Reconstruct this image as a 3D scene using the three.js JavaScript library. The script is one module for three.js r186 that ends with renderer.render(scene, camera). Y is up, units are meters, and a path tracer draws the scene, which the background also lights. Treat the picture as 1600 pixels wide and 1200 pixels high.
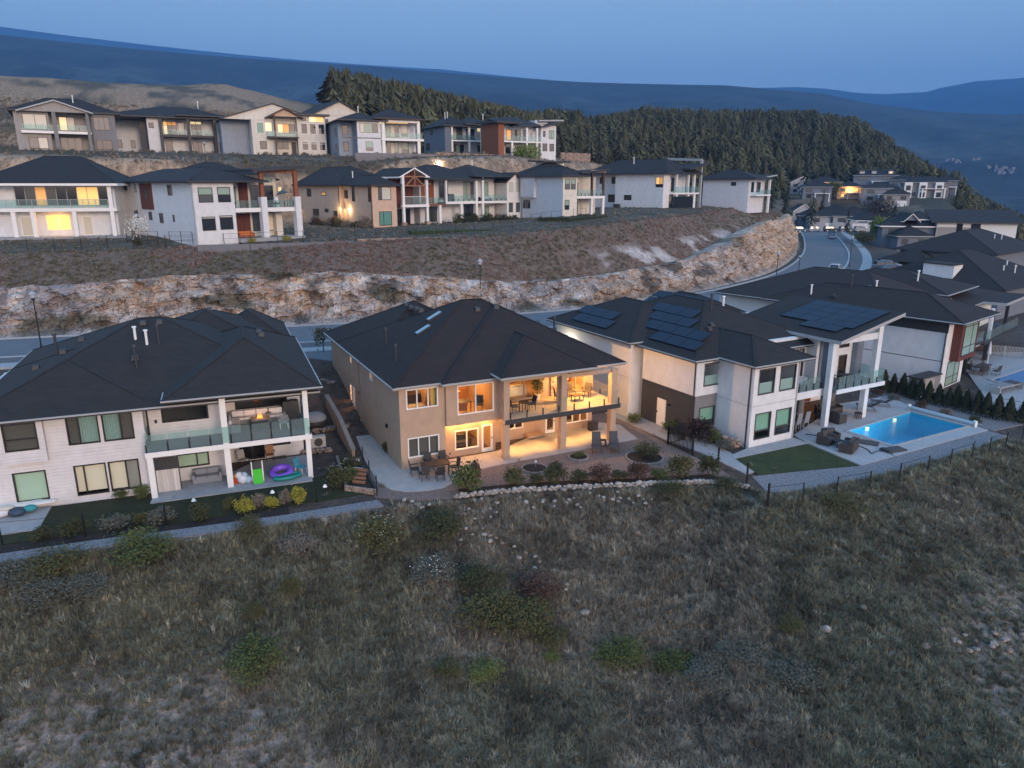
import * as THREE from 'three';
import { mergeGeometries } from 'three/addons/utils/BufferGeometryUtils.js';

// ---------------------------------------------------------------- camera, sky, sun, exposure
const scene = new THREE.Scene();
const camera = new THREE.PerspectiveCamera(55.51, 4 / 3, 0.5, 40000);
camera.position.set(0, 18, 0);
camera.rotation.set(-15.2 * Math.PI / 180, 0, 0);
const renderer = new THREE.WebGLRenderer({ antialias: true });
renderer.setSize(1024, 768);
renderer.toneMapping = THREE.LinearToneMapping;
renderer.toneMappingExposure = 1.25;
renderer.shadowMap.enabled = true;

// dusk sky: the glow of the set sun low behind the viewer, deep blue overhead, pale horizon ahead
function duskSky() {
  const W = 512, H = 256, d = new Float32Array(W * H * 4);
  const mix = (a, b, t) => a + (b - a) * t, sst = (a, b, x) => { const t = Math.min(1, Math.max(0, (x - a) / (b - a))); return t * t * (3 - 2 * t); };
  for (let j = 0; j < H; j++) for (let i = 0; i < W; i++) {
    const el = ((j + 0.5) / H - 0.5) * Math.PI, az = ((i + 0.5) / W - 0.5) * 2 * Math.PI;
    const x = Math.cos(az) * Math.cos(el), y = Math.sin(el), z = Math.sin(az) * Math.cos(el);
    const toSun = (x * 0.53 + z * 0.848) / Math.max(0.02, Math.hypot(x, z)) * Math.cos(el);
    const up = sst(-0.02, 0.75, y), glow = Math.pow(Math.max(0, toSun * 0.5 + 0.5), 6.0) * Math.exp(-Math.max(0, y) * 2.4);
    const hor = [0.40, 0.58, 0.74], zen = [0.30, 0.60, 1.02], warm = [3.0, 1.85, 1.25];
    for (let c = 0; c < 3; c++) {
      let v = mix(hor[c], zen[c], up) + warm[c] * glow;
      if (y < 0) v = mix(v, 0.06, sst(0, 0.15, -y));
      d[(j * W + i) * 4 + c] = v;
    }
    d[(j * W + i) * 4 + 3] = 1;
  }
  const t = new THREE.DataTexture(d, W, H, THREE.RGBAFormat, THREE.FloatType);
  t.mapping = THREE.EquirectangularReflectionMapping; t.magFilter = THREE.LinearFilter; t.needsUpdate = true;
  return t;
}
scene.background = scene.environment = duskSky();
const sun = new THREE.DirectionalLight(new THREE.Color(1.0, 0.77, 0.60), 1.05);
sun.position.set(53, 26, 84); sun.target.position.set(0, 0, 0);
sun.castShadow = true; sun.shadow.radius = 26; sun.shadow.mapSize.set(2048, 2048);
Object.assign(sun.shadow.camera, { left: -150, right: 150, top: 150, bottom: -150, near: 1, far: 500 });
scene.add(sun, sun.target);

// ---------------------------------------------------------------- small tools
function rng(seed) { let s = seed >>> 0; return () => { s = (s + 0x6d2b79f5) | 0; let t = Math.imul(s ^ (s >>> 15), 1 | s); t = (t + Math.imul(t ^ (t >>> 7), 61 | t)) ^ t; return ((t ^ (t >>> 14)) >>> 0) / 4294967296; }; }
const clamp = (x, a, b) => Math.min(b, Math.max(a, x)), lerp = (a, b, t) => a + (b - a) * t;
const sst = (a, b, x) => { const t = clamp((x - a) / (b - a), 0, 1); return t * t * (3 - 2 * t); };
const hash = (i, j, k = 0) => { let h = Math.imul(i, 374761393) ^ Math.imul(j, 668265263) ^ Math.imul(k + 11, 2147483647 - 61); h = Math.imul(h ^ (h >>> 13), 1274126177); return ((h ^ (h >>> 16)) >>> 0) / 4294967296; };
function noise(x, y, per = 0, k = 0) {
  const i = Math.floor(x), j = Math.floor(y), fx = x - i, fy = y - j, s = fx * fx * (3 - 2 * fx), t = fy * fy * (3 - 2 * fy);
  const m = (a) => per ? ((a % per) + per) % per : a;
  const a = hash(m(i), m(j), k), b = hash(m(i + 1), m(j), k), c = hash(m(i), m(j + 1), k), d = hash(m(i + 1), m(j + 1), k);
  return lerp(lerp(a, b, s), lerp(c, d, s), t);
}
function fbm(x, y, o = 4, per = 0, k = 0) { let v = 0, a = 0.5, n = 0; for (let i = 0; i < o; i++) { v += a * noise(x, y, per, k + i); n += a; a *= 0.5; x *= 2; y *= 2; if (per) per *= 2; } return v / n; }
const table = (t, x) => { if (x <= t[0][0]) return t[0].slice(1); for (let i = 1; i < t.length; i++) if (x <= t[i][0]) { const f = (x - t[i - 1][0]) / (t[i][0] - t[i - 1][0]); return t[i].slice(1).map((v, n) => lerp(t[i - 1][n + 1], v, f)); } return t[t.length - 1].slice(1); };
const D2R = Math.PI / 180;

// textures: f(u, v) over one tile gives linear colour [r, g, b]; size is the tile's side in metres
const lin2s = (c) => 255 * clamp(c <= 0.0031308 ? c * 12.92 : 1.055 * Math.pow(c, 1 / 2.4) - 0.055, 0, 1);
function tex(n, size, f, colour = true) {
  const d = new Uint8Array(n * n * 4);
  for (let j = 0; j < n; j++) for (let i = 0; i < n; i++) {
    const c = f((i + 0.5) / n, (j + 0.5) / n), o = (j * n + i) * 4;
    for (let k = 0; k < 3; k++) d[o + k] = colour ? lin2s(c[k]) : 255 * clamp(c, 0, 1);
    d[o + 3] = 255;
  }
  const t = new THREE.DataTexture(d, n, n);
  t.wrapS = t.wrapT = THREE.RepeatWrapping; t.magFilter = THREE.LinearFilter; t.minFilter = THREE.LinearMipmapLinearFilter; t.generateMipmaps = true;
  if (colour) t.colorSpace = THREE.SRGBColorSpace;
  t.repeat.set(1 / size, 1 / size); t.needsUpdate = true;
  return t;
}
const grey = (v, tint = [1, 1, 1]) => tint.map((c) => c * v);
const tabs = (u, v) => { const r = Math.floor(v * 16), o = r % 2 ? 0.5 : 0, c = Math.floor(u * 8 + o) % 8; return [r, c, (v * 16) % 1, (u * 8 + o) % 1]; };
const T = {
  shingle: tex(512, 2.3, (u, v) => { const [r, c, fy, fx] = tabs(u, v); const e = fx < 0.04 || fy < 0.1 ? 0.72 : 1; return grey((0.5 + 0.5 * e) * (0.74 + 0.36 * hash(r, c, 5) + 0.5 * (fbm(u * 4, v * 4, 4, 4, 50) - 0.5) + 0.30 * (fbm(u * 60, v * 60, 2, 60) - 0.5))); }),
  shingleB: tex(512, 2.3, (u, v) => { const [r, c, fy] = tabs(u, v); return 0.75 - 0.5 * fy + 0.2 * hash(r, c, 3) + 0.2 * noise(u * 128, v * 128, 128); }, false),
  stucco: tex(512, 3.1, (u, v) => grey(0.90 + 0.22 * (fbm(u * 6, v * 6, 5, 6) - 0.5) + 0.10 * (noise(u * 160, v * 160, 160) - 0.5))),
  stuccoB: tex(512, 1.3, (u, v) => fbm(u * 32, v * 32, 4, 32), false),
  sidingB: tex(256, 1.8, (u, v) => { const f = (v * 9) % 1; return f < 0.07 ? 0.1 : 0.9 - 0.55 * f; }, false),
  board: tex(256, 1.6, (u, v) => { const i = Math.floor(u * 10), f = (u * 10) % 1; return grey((f < 0.06 ? 0.45 : 0.82) + 0.3 * (hash(i, 3) - 0.5) + 0.3 * (fbm(u * 80, v * 6, 3, 0) - 0.5)); }),
  speck: tex(512, 1.7, (u, v) => grey(0.80 + 0.24 * (fbm(u * 5, v * 5, 5, 5) - 0.5) + 0.42 * (noise(u * 200, v * 200, 200) - 0.5))),
  asphalt: tex(512, 9, (u, v) => grey(0.86 + 0.26 * (fbm(u * 7, v * 7, 5, 7) - 0.5) + 0.2 * (noise(u * 220, v * 220, 220) - 0.5))),
  gravel: tex(512, 1.5, (u, v) => { let best = 9, id = 0; const X = u * 26, Y = v * 26, i0 = Math.floor(X), j0 = Math.floor(Y); for (let a = -1; a < 2; a++) for (let b = -1; b < 2; b++) { const i = (i0 + a + 26) % 26, j = (j0 + b + 26) % 26, dx = i0 + a + hash(i, j, 1) - X, dy = j0 + b + hash(i, j, 2) - Y, q = dx * dx + dy * dy; if (q < best) { best = q; id = hash(i, j, 7); } } return grey((0.55 + 0.7 * id) * (1 - 0.45 * clamp(best * 1.6, 0, 1))); }),
  gravelB: tex(512, 1.5, (u, v) => { let best = 9; const X = u * 26, Y = v * 26, i0 = Math.floor(X), j0 = Math.floor(Y); for (let a = -1; a < 2; a++) for (let b = -1; b < 2; b++) { const i = (i0 + a + 26) % 26, j = (j0 + b + 26) % 26, dx = i0 + a + hash(i, j, 1) - X, dy = j0 + b + hash(i, j, 2) - Y; best = Math.min(best, dx * dx + dy * dy); } return 1 - best; }, false),
  earth: tex(512, 5.3, (u, v) => grey(0.66 + 0.75 * (fbm(u * 9, v * 9, 6, 9) - 0.5) + 0.75 * (fbm(u * 60, v * 60, 3, 60, 9) - 0.5), [1, 0.98, 0.95])),
  earthB: tex(512, 5.3, (u, v) => fbm(u * 24, v * 24, 5, 24), false),
  rock: tex(1024, 7.3, (u, v) => { const a = fbm(u * 5, v * 5, 6, 5), b = 1 - Math.abs(fbm(u * 9, v * 9, 5, 9, 20) * 2 - 1); const cr = Math.abs(fbm(u * 13 + 0.3, v * 10, 5, 0, 33) * 2 - 1); return grey(clamp(0.80 + 1.1 * (a - 0.5) + 0.5 * (noise(u * 90, v * 90, 90) - 0.5), 0.15, 1.3) * (cr < 0.06 ? 0.42 : 1) * (b > 0.93 ? 0.6 : 1), [1.03, 1, 0.97]); }),
  rockB: tex(1024, 7.3, (u, v) => 0.6 * fbm(u * 12, v * 12, 6, 12) + 0.4 * (1 - Math.abs(fbm(u * 9, v * 9, 5, 9, 20) * 2 - 1)), false),
  lawn: tex(512, 3.3, (u, v) => { const n = fbm(u * 6, v * 6, 3, 6), m = noise(u * 170, v * 170, 170); const k = 0.65 + 0.5 * (n - 0.5) + 0.7 * (m - 0.5); return [k * 0.98, k, k * 0.9]; }),
  lawnB: tex(512, 1.5, (u, v) => noise(u * 90, v * 90, 90), false),
  wood: tex(256, 1.1, (u, v) => grey(0.8 + 0.5 * (fbm(u * 40, v * 3, 3, 0) - 0.5))),
  forest: tex(512, 260, (u, v) => grey(0.7 + 0.9 * (fbm(u * 16, v * 16, 5, 16) - 0.5) + 0.5 * (noise(u * 120, v * 120, 120) - 0.5))),
};
const std = (rgb, rough = 0.85, o = {}) => { const m = new THREE.MeshStandardMaterial({ roughness: rough, metalness: 0, side: THREE.DoubleSide, ...o }); m.color.setRGB(...rgb); return m; };
const phy = (rgb, rough, o = {}) => { const m = new THREE.MeshPhysicalMaterial({ roughness: rough, metalness: 0, side: THREE.DoubleSide, ...o }); m.color.setRGB(...rgb); return m; };
const emi = (rgb, k) => { const m = std(rgb, 0.6); m.emissive.setRGB(...rgb); m.emissiveIntensity = k; return m; };
const stucco = (rgb) => std(rgb, 0.92, { map: T.stucco, bumpMap: T.stuccoB, bumpScale: 0.006 });
const roofM = (rgb) => std(rgb, 0.9, { map: T.shingle, bumpMap: T.shingleB, bumpScale: 0.008 });
const M = {
  roofM: roofM([0.023, 0.0155, 0.0145]), roofL: roofM([0.025, 0.0215, 0.020]), roofR: roofM([0.022, 0.0185, 0.0185]), roofFar: roofM([0.020, 0.0185, 0.0205]), roofR2: roofM([0.025, 0.0185, 0.018]),
  tan: stucco([0.48, 0.335, 0.235]), white: stucco([0.73, 0.74, 0.75]), cream: stucco([0.73, 0.68, 0.59]), beige: stucco([0.64, 0.46, 0.34]), pale: stucco([0.66, 0.67, 0.70]),
  siding: std([0.70, 0.68, 0.68], 0.75, { bumpMap: T.sidingB, bumpScale: 0.018, map: T.stucco }), dark: stucco([0.048, 0.050, 0.056]), greyWall: stucco([0.22, 0.22, 0.225]), slate: stucco([0.17, 0.195, 0.235]), bluegrey: stucco([0.30, 0.345, 0.41]),
  amber: stucco([0.44, 0.29, 0.14]), taupe: stucco([0.36, 0.345, 0.325]), redwood: std([0.15, 0.042, 0.03], 0.7, { map: T.board }), cedar: std([0.30, 0.10, 0.045], 0.65, { map: T.board }), timber: std([0.34, 0.17, 0.09], 0.7, { map: T.wood }), brownTrim: std([0.10, 0.06, 0.045], 0.7, { map: T.wood }),
  trimW: std([0.78, 0.77, 0.74], 0.5), trimG: std([0.36, 0.37, 0.37], 0.5), trimB: std([0.018, 0.018, 0.02], 0.4), trimT: std([0.30, 0.24, 0.19], 0.6), charcoal: std([0.035, 0.035, 0.038], 0.55), metal: std([0.55, 0.57, 0.58], 0.35, { metalness: 0.7 }), blackMetal: std([0.015, 0.016, 0.018], 0.4, { metalness: 0.3 }),
  glass: phy([0.93, 0.97, 0.95], 0.03, { transmission: 1, thickness: 0, ior: 1.5 }), railGlass: phy([0.62, 0.80, 0.77], 0.05, { transmission: 0.86, thickness: 0, ior: 1.5 }), clearRail: phy([0.92, 0.97, 0.95], 0.04, { transmission: 0.97, thickness: 0, ior: 1.4 }),
  pane: phy([0.022, 0.026, 0.030], 0.06, { ior: 1.75 }), paneGreen: phy([0.28, 0.40, 0.33], 0.10, { ior: 1.6 }), paneTeal: phy([0.12, 0.27, 0.22], 0.10, { ior: 1.6 }), panePale: phy([0.58, 0.56, 0.48], 0.10, { ior: 1.6 }), paneMid: phy([0.09, 0.10, 0.10], 0.07, { ior: 1.75 }),
  lit: emi([1.0, 0.56, 0.19], 0.6), litDim: emi([1.0, 0.5, 0.17], 0.25), litPale: emi([1.0, 0.76, 0.44], 0.55),
  blindG: std([0.42, 0.56, 0.44], 0.9), blindC: std([0.74, 0.66, 0.52], 0.9), blindW: std([0.62, 0.62, 0.58], 0.9), curtain: std([0.30, 0.42, 0.40], 0.95), screen: std([0.10, 0.09, 0.08], 0.9),
  concrete: std([0.42, 0.43, 0.44], 0.85, { map: T.speck }), asphalt: std([0.155, 0.168, 0.185], 0.85, { map: T.asphalt }), kerb: std([0.44, 0.45, 0.46], 0.85, { map: T.speck }), deckGrey: std([0.20, 0.23, 0.25], 0.8, { map: T.speck }), deckTan: std([0.52, 0.44, 0.35], 0.8, { map: T.speck }),
  gravelGrey: std([0.27, 0.27, 0.29], 0.95, { map: T.gravel, bumpMap: T.gravelB, bumpScale: 0.03 }), gravelBrown: std([0.25, 0.19, 0.165], 0.95, { map: T.gravel, bumpMap: T.gravelB, bumpScale: 0.03 }), mulch: std([0.035, 0.026, 0.022], 1, { map: T.earth, bumpMap: T.earthB, bumpScale: 0.05 }),
  lawn: std([0.055, 0.085, 0.028], 1, { map: T.lawn, bumpMap: T.lawnB, bumpScale: 0.03 }), lawnD: std([0.040, 0.050, 0.018], 1, { map: T.lawn, bumpMap: T.lawnB, bumpScale: 0.03 }),
  ground: std([1, 1, 1], 1, { map: T.earth, bumpMap: T.earthB, bumpScale: 0.12, vertexColors: true }), cliff: std([1, 1, 1], 0.95, { map: T.rock, bumpMap: T.rockB, bumpScale: 0.35, vertexColors: true }), far: std([1, 1, 1], 1, { map: T.forest, vertexColors: true }),
  stoneW: std([0.66, 0.61, 0.56], 0.9, { map: T.rock, bumpMap: T.rockB, bumpScale: 0.1 }), stone: std([0.50, 0.46, 0.42], 0.9, { map: T.rock, bumpMap: T.rockB, bumpScale: 0.1 }), stoneP: std([0.48, 0.36, 0.29], 0.9, { map: T.rock, bumpMap: T.rockB, bumpScale: 0.1 }), stoneG: std([0.27, 0.26, 0.26], 0.9, { map: T.rock, bumpMap: T.rockB, bumpScale: 0.1 }), block: std([0.30, 0.27, 0.25], 0.9, { map: T.speck }),
  solar: phy([0.004, 0.009, 0.026], 0.45, { ior: 1.35 }), wicker: std([0.055, 0.047, 0.043], 0.9), fabric: std([0.22, 0.23, 0.25], 0.95), fabricD: std([0.075, 0.072, 0.075], 0.95), fabricW: std([0.62, 0.63, 0.66], 0.95), woodD: std([0.07, 0.04, 0.025], 0.6, { map: T.wood }),
  bark: std([0.075, 0.055, 0.042], 0.95, { map: T.wood }),
};

// mesh builder: flat faces, uv in metres laid along each face
const V = (x, y, z) => new THREE.Vector3(x, y, z);
class MB {
  constructor() { this.p = []; this.n = []; this.u = []; this.c = null; }
  tri(a, b, c, nn) {
    const gn = new THREE.Vector3().subVectors(b, a).cross(new THREE.Vector3().subVectors(c, a)).normalize(), n = nn || gn;
    if (nn && gn.dot(nn) < 0) [b, c] = [c, b];
    let t = Math.abs(n.y) > 0.97 ? V(1, 0, 0) : V(n.z, 0, -n.x).normalize(); const bt = new THREE.Vector3().crossVectors(n, t);
    for (const q of [a, b, c]) { this.p.push(q.x, q.y, q.z); this.n.push(n.x, n.y, n.z); this.u.push(q.dot(t), q.dot(bt)); }
    return this;
  }
  quad(a, b, c, d) { const n = new THREE.Vector3().subVectors(c, a).cross(new THREE.Vector3().subVectors(d, b)).normalize(); this.tri(a, b, c, n); return this.tri(a, c, d, n); }
  poly(pts) { for (let i = 1; i < pts.length - 1; i++) this.tri(pts[0], pts[i], pts[i + 1]); return this; }
  hexa(b, t) { this.quad(b[3], b[2], b[1], b[0]); this.quad(t[0], t[1], t[2], t[3]); for (let i = 0; i < 4; i++) this.quad(b[i], b[(i + 1) % 4], t[(i + 1) % 4], t[i]); return this; }
  box(x0, x1, y0, y1, z0, z1) { if (x0 > x1) [x0, x1] = [x1, x0]; if (z0 > z1) [z0, z1] = [z1, z0]; return this.hexa([V(x0, y0, z1), V(x1, y0, z1), V(x1, y0, z0), V(x0, y0, z0)], [V(x0, y1, z1), V(x1, y1, z1), V(x1, y1, z0), V(x0, y1, z0)]); }
  bar(a, b, w, h = w) { const d = new THREE.Vector3().subVectors(b, a).normalize(), s = Math.abs(d.y) > 0.95 ? V(1, 0, 0) : new THREE.Vector3().crossVectors(d, V(0, 1, 0)).normalize(), u = new THREE.Vector3().crossVectors(s, d), f = (q, i, j) => q.clone().addScaledVector(s, i * w / 2).addScaledVector(u, j * h / 2); return this.hexa([f(a, -1, -1), f(a, 1, -1), f(a, 1, 1), f(a, -1, 1)], [f(b, -1, -1), f(b, 1, -1), f(b, 1, 1), f(b, -1, 1)]); }
  add(g, m) { const q = (g.index ? g.toNonIndexed() : g.clone()); if (m) q.applyMatrix4(m); for (const v of q.attributes.position.array) this.p.push(v); for (const v of q.attributes.normal.array) this.n.push(v); for (const v of q.attributes.uv.array) this.u.push(v); return this; }
  cyl(x, y0, y1, z, r0, r1 = r0, seg = 10) { return this.add(new THREE.CylinderGeometry(r1, r0, y1 - y0, seg), new THREE.Matrix4().makeTranslation(x, (y0 + y1) / 2, z)); }
  tube(pts, r, seg = 6) { for (let i = 0; i < pts.length - 1; i++) { const d = new THREE.Vector3().subVectors(pts[i + 1], pts[i]), l = d.length(); this.add(new THREE.CylinderGeometry(r, r, l, seg), new THREE.Matrix4().compose(pts[i].clone().addScaledVector(d, 0.5), new THREE.Quaternion().setFromUnitVectors(V(0, 1, 0), d.clone().normalize()), V(1, 1, 1))); } return this; }
  sph(x, y, z, rx, ry = rx, rz = rx, w = 10, h = 7) { return this.add(new THREE.SphereGeometry(1, w, h), new THREE.Matrix4().compose(V(x, y, z), new THREE.Quaternion(), V(rx, ry, rz))); }
  geo() { const g = new THREE.BufferGeometry(); g.setAttribute('position', new THREE.Float32BufferAttribute(this.p, 3)); g.setAttribute('normal', new THREE.Float32BufferAttribute(this.n, 3)); g.setAttribute('uv', new THREE.Float32BufferAttribute(this.u, 2)); return g; }
  build(name, mat, parent, label) { if (!this.p.length) return null; return part(name, this.geo(), mat, parent, label); }
}
const used = new Map();
function numbered(n) { const k = used.get(n) || 0; used.set(n, k + 1); return k ? n + '_' + String(k).padStart(3, '0') : n; }
function part(name, geo, mat, parent, label) { const m = new THREE.Mesh(geo, mat); m.name = name; m.castShadow = m.receiveShadow = true; if (label) m.userData.label = label; if (parent) parent.add(m); return m; }
function thing(name, label, category, pos = [0, 0, 0], ry = 0, group) {
  const g = new THREE.Group(); g.name = numbered(name); g.position.set(...pos); g.rotation.y = ry; g.userData = { label, category }; if (group) g.userData.group = group; scene.add(g); return g;
}
function single(name, geo, mat, label, category, group, pos) { const m = part(numbered(name), geo, mat, scene); m.userData = { label, category }; if (group) m.userData.group = group; if (pos) m.position.set(...pos); return m; }
function struct(name, geo, mat) { const m = part(numbered(name), geo, mat, scene); m.userData.kind = 'structure'; return m; }
function copyOf(o, label, pos, ry = 0, sc = 1) { const c = o.clone(); c.name = numbered(o.name.replace(/_\d{3}$/, '')); c.userData = { ...o.userData, label }; c.position.set(...pos); c.rotation.y = ry; if (Array.isArray(sc)) c.scale.set(...sc); else c.scale.setScalar(sc); scene.add(c); return c; }
function bulb(parent, x, y, z, rgb, cd, r = 2) { const l = new THREE.PointLight(new THREE.Color().setRGB(...rgb), cd, 0, 2); l.position.set(x, y, z); l.castShadow = true; l.shadow.radius = r; l.name = 'lamp_light'; parent.add(l); return l; }
function spot(parent, x, y, z, rgb, cd, angle = 1.05, tx = x, ty = y - 3, tz = z) { const l = new THREE.SpotLight(new THREE.Color().setRGB(...rgb), cd, 0, angle, 0.8, 2); l.position.set(x, y, z); l.target.position.set(tx, ty, tz); l.castShadow = true; l.shadow.radius = 2; l.name = 'lamp_light'; parent.add(l, l.target); return l; }
// ---------------------------------------------------------------- terrain
const RC = [[-160, -28], [-100, -53], [-49, -68], [-21, -75.2], [3, -83], [20, -92.5], [34.5, -106], [47, -121.5], [57, -138], [71, -167], [89, -213], [99, -241], [118, -290]];
const roadCurve = new THREE.CatmullRomCurve3(RC.map(([x, z]) => V(x, 3, z)), false, 'centripetal');
const RP = roadCurve.getSpacedPoints(170);
const ED = [[-70, -20], [-40, -28], [-25.8, -32.3], [-21.5, -33.9], [-17.1, -35.2], [-12.5, -36.9], [-7.5, -38.9], [-5.5, -39.6], [-3, -40], [0, -40.9], [4, -41.5], [8, -41.9], [13, -42.2], [15, -39.2], [17, -39.9], [21.6, -41.6], [26.6, -44], [31, -46.4], [37, -49.9], [60, -62], [95, -85], [150, -130], [220, -230]].map(([x, z]) => V(x, 0, z));
function sdist(P, x, z) { let best = 1e9, s = 0, al = 0, run = 0; for (let i = 0; i < P.length - 1; i++) { const ax = P[i].x, az = P[i].z, dx = P[i + 1].x - ax, dz = P[i + 1].z - az, l2 = dx * dx + dz * dz, t = clamp(((x - ax) * dx + (z - az) * dz) / l2, 0, 1), ex = x - ax - dx * t, ez = z - az - dz * t, q = ex * ex + ez * ez, l = Math.sqrt(l2); if (q < best) { best = q; s = -(dx * ez - dz * ex) >= 0 ? 1 : -1; al = run + t * l; } run += l; } return [Math.sqrt(best) * s, al]; }
const roadS = (x, z) => sdist(RP, x, z)[0], edgeS = (x, z) => -sdist(ED, x, z)[0];
const cutTop = (x) => table([[-60, 7.0], [-45, 7.5], [-36, 8.2], [-20, 8.2], [-8, 7.3], [4, 6.0], [14, 6.0], [24, 6.4], [36, 7.0], [52, 10.2], [62, 11], [75, 10]], x)[0];
const bench1 = (x) => table([[-65, 11.3], [-38, 11.5], [-20, 11.8], [0, 12.3], [10, 13.1], [20, 13.5], [36, 14]], x)[0];
const bankAt = (x) => table([[-75, 50], [-52, 56], [-28, 57], [-12, 52], [2, 49]], x)[0];
const bench2 = (x) => table([[-70, 24], [-30, 23.8], [-12, 24.7], [0, 25.1]], x)[0];
// far relief by direction (u = 800 + 1100 x / -z): foot radius, foot height, crest radius, crest height
const CREST = [[-400, 150, 24, 290, 90], [400, 165, 24, 300, 95], [560, 185, 25, 310, 130], [640, 200, 25, 325, 145], [700, 215, 25, 335, 157], [800, 235, 25, 350, 178], [880, 245, 21, 430, 190], [1000, 240, 15, 540, 186], [1100, 245, 12, 590, 184], [1230, 265, 9, 620, 186], [1290, 280, 8, 620, 196], [1330, 300, 7, 600, 217], [1400, 320, 3, 570, 258], [1440, 335, 0, 545, 288], [1500, 340, -5, 500, 312], [1600, 330, -9, 450, 345], [1750, 300, -13, 420, 385], [3000, 300, -24, 420, 430]].map(([u, r0, y0, rc, v]) => [u, r0, y0, rc, 18 + rc * Math.tan(Math.atan((600 - v) / 1140) - 15.2 * D2R) - 10]);
function farH(x, z) {
  const r = Math.hypot(x, z), u = 800 + 1100 * (z < -1 ? x / -z : Math.sign(x) * 9), [r0, y0, rc, yc] = table(CREST, u);
  let h = y0 + (yc - y0) * sst(r0, rc, r); if (r > rc) h -= Math.min(140, (r - rc) * 0.3);
  const w = sst(1150, 1200, u) * (1 - sst(1430, 1500, u)) * (1 - sst(390, 480, r)) * sst(200, 240, r); h += sst(200, 300, r) * (fbm(x * 0.012, z * 0.012, 4) - 0.5) * 12 * (1 - w);
  return lerp(h, 3 + Math.max(0, r - 266) * 0.105, w);
}
function gh(x, z, fine = true) {
  const s = roadS(x, z), r = Math.hypot(x, z); let h;
  const n = fine ? fbm(x * 0.13, z * 0.13, 3) - 0.5 : 0;
  if (s >= 0) {
    h = 3; const yc = cutTop(x), y1 = bench1(x), y2 = bench2(x);
    if (s > 7.5) h = lerp(3, yc, sst(8.6, 11.6, s)) + (s > 12 ? n * 0.5 : 0);
    const y1e = y1 - 0.8 * (1 - sst(20, 33, s));
    if (s > 11.6) h = yc + (y1e - yc) * clamp((s - 11.6) / 8.4, 0, 1) + n * 0.5 * (1 - sst(18.5, 20, s));
    const sb = bankAt(x); if (s > sb - 1) h = lerp(y1, y2 - 1.6, sst(sb, sb + 8, s)) + 1.5 * clamp((s - sb - 8) / 10, 0, 1) + n * 2.2 * sst(sb, sb + 3, s) * (1 - sst(sb + 6, sb + 9, s));
    if (s > 86) h = lerp(h, farH(x, z), sst(88, 114, s)) + n * 1.5 * sst(88, 95, s);
  } else {
    const q = -s; h = 2.95 * (1 - sst(13, 27, q)) + (q < 13 ? 0.05 : 0);
    if (x > 24 && x < 36 && z < -48.5 && z > -58) { const px = x - 30.1, pz = z + 53.05; const lx = px * 0.88 + pz * -0.475, lz = px * 0.475 + pz * 0.88; if (Math.abs(lx) < 4.9 && Math.abs(lz) < 2.6) h -= 2.6; }
    const e = edgeS(x, z); if (e > 0 && x < 160) h -= 0.42 * Math.min(e, 90) * sst(0, 0.8, e) - n * 0.9 * sst(1, 5, e) - (fine ? (fbm(x * 0.55, z * 0.55, 2, 0, 4) - 0.5) * 0.35 * sst(0.5, 2, e) : 0);
  }
  const k = sst(195, 250, r) * sst(14, 40, Math.abs(s));
  if (k > 0) h = lerp(h, farH(x, z), k);
  return h;
}
// base colours of the ground: dry grass, bare dirt, greener hollows
function groundColour(x, z, h) {
  const s = roadS(x, z), a = fbm(x * 0.09 + 7, z * 0.09, 4), b = fbm(x * 0.03 - 3, z * 0.03, 3, 0, 9), c = fbm(x * 0.35, z * 0.35, 3, 0, 5);
  let col = [0.115, 0.100, 0.076];
  const to = (q, t) => { col = col.map((v, i) => lerp(v, q[i], clamp(t, 0, 1))); };
  to([0.090, 0.083, 0.054], sst(0.42, 0.70, a) * 0.8); to([0.24, 0.215, 0.185], sst(0.56, 0.74, c) * 0.55);
  if (s < 0) { const e = edgeS(x, z); if (e > 6) to([0.34, 0.30, 0.27], sst(0.48, 0.62, b + (c - 0.5) * 0.4 + (x < 2 && x > -19 ? 0.10 : -0.05)) * sst(6, 9, e)); if (e < (x > 14 ? -1.2 : -0.2)) col = [0.11, 0.085, 0.07]; }
  if (s > 9 && s < 20) { to([0.26, 0.18, 0.14], 0.7); const wht = sst(0.5, 0.62, fbm(x * 0.22 + z * 0.1, z * 0.3, 4, 0, 31)) * sst(6, 16, x) * (1 - sst(36, 46, x)) * (1 - sst(14.6, 16.6, s)); to([0.62, 0.56, 0.53], wht); to([0.40, 0.27, 0.19], sst(40, 50, x) * 0.7); }
  if (s > 47 && s < 62) to([0.52, 0.385, 0.275], 0.6 + 0.4 * sst(0.45, 0.6, c));
  if (s > 86 && h > 26) to([0.44, 0.305, 0.20], sst(0.38, 0.56, a * 0.6 + c * 0.4) * (x < -15 ? 0.9 : 0.2));
  if (Math.hypot(x, z) > 220 && x > 0) { to([0.055, 0.06, 0.035], 0.75); to([0.26, 0.20, 0.14], sst(0.60, 0.70, a) * (1 - sst(340, 420, Math.hypot(x, z))) * 0.8); }
  return col;
}
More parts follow.
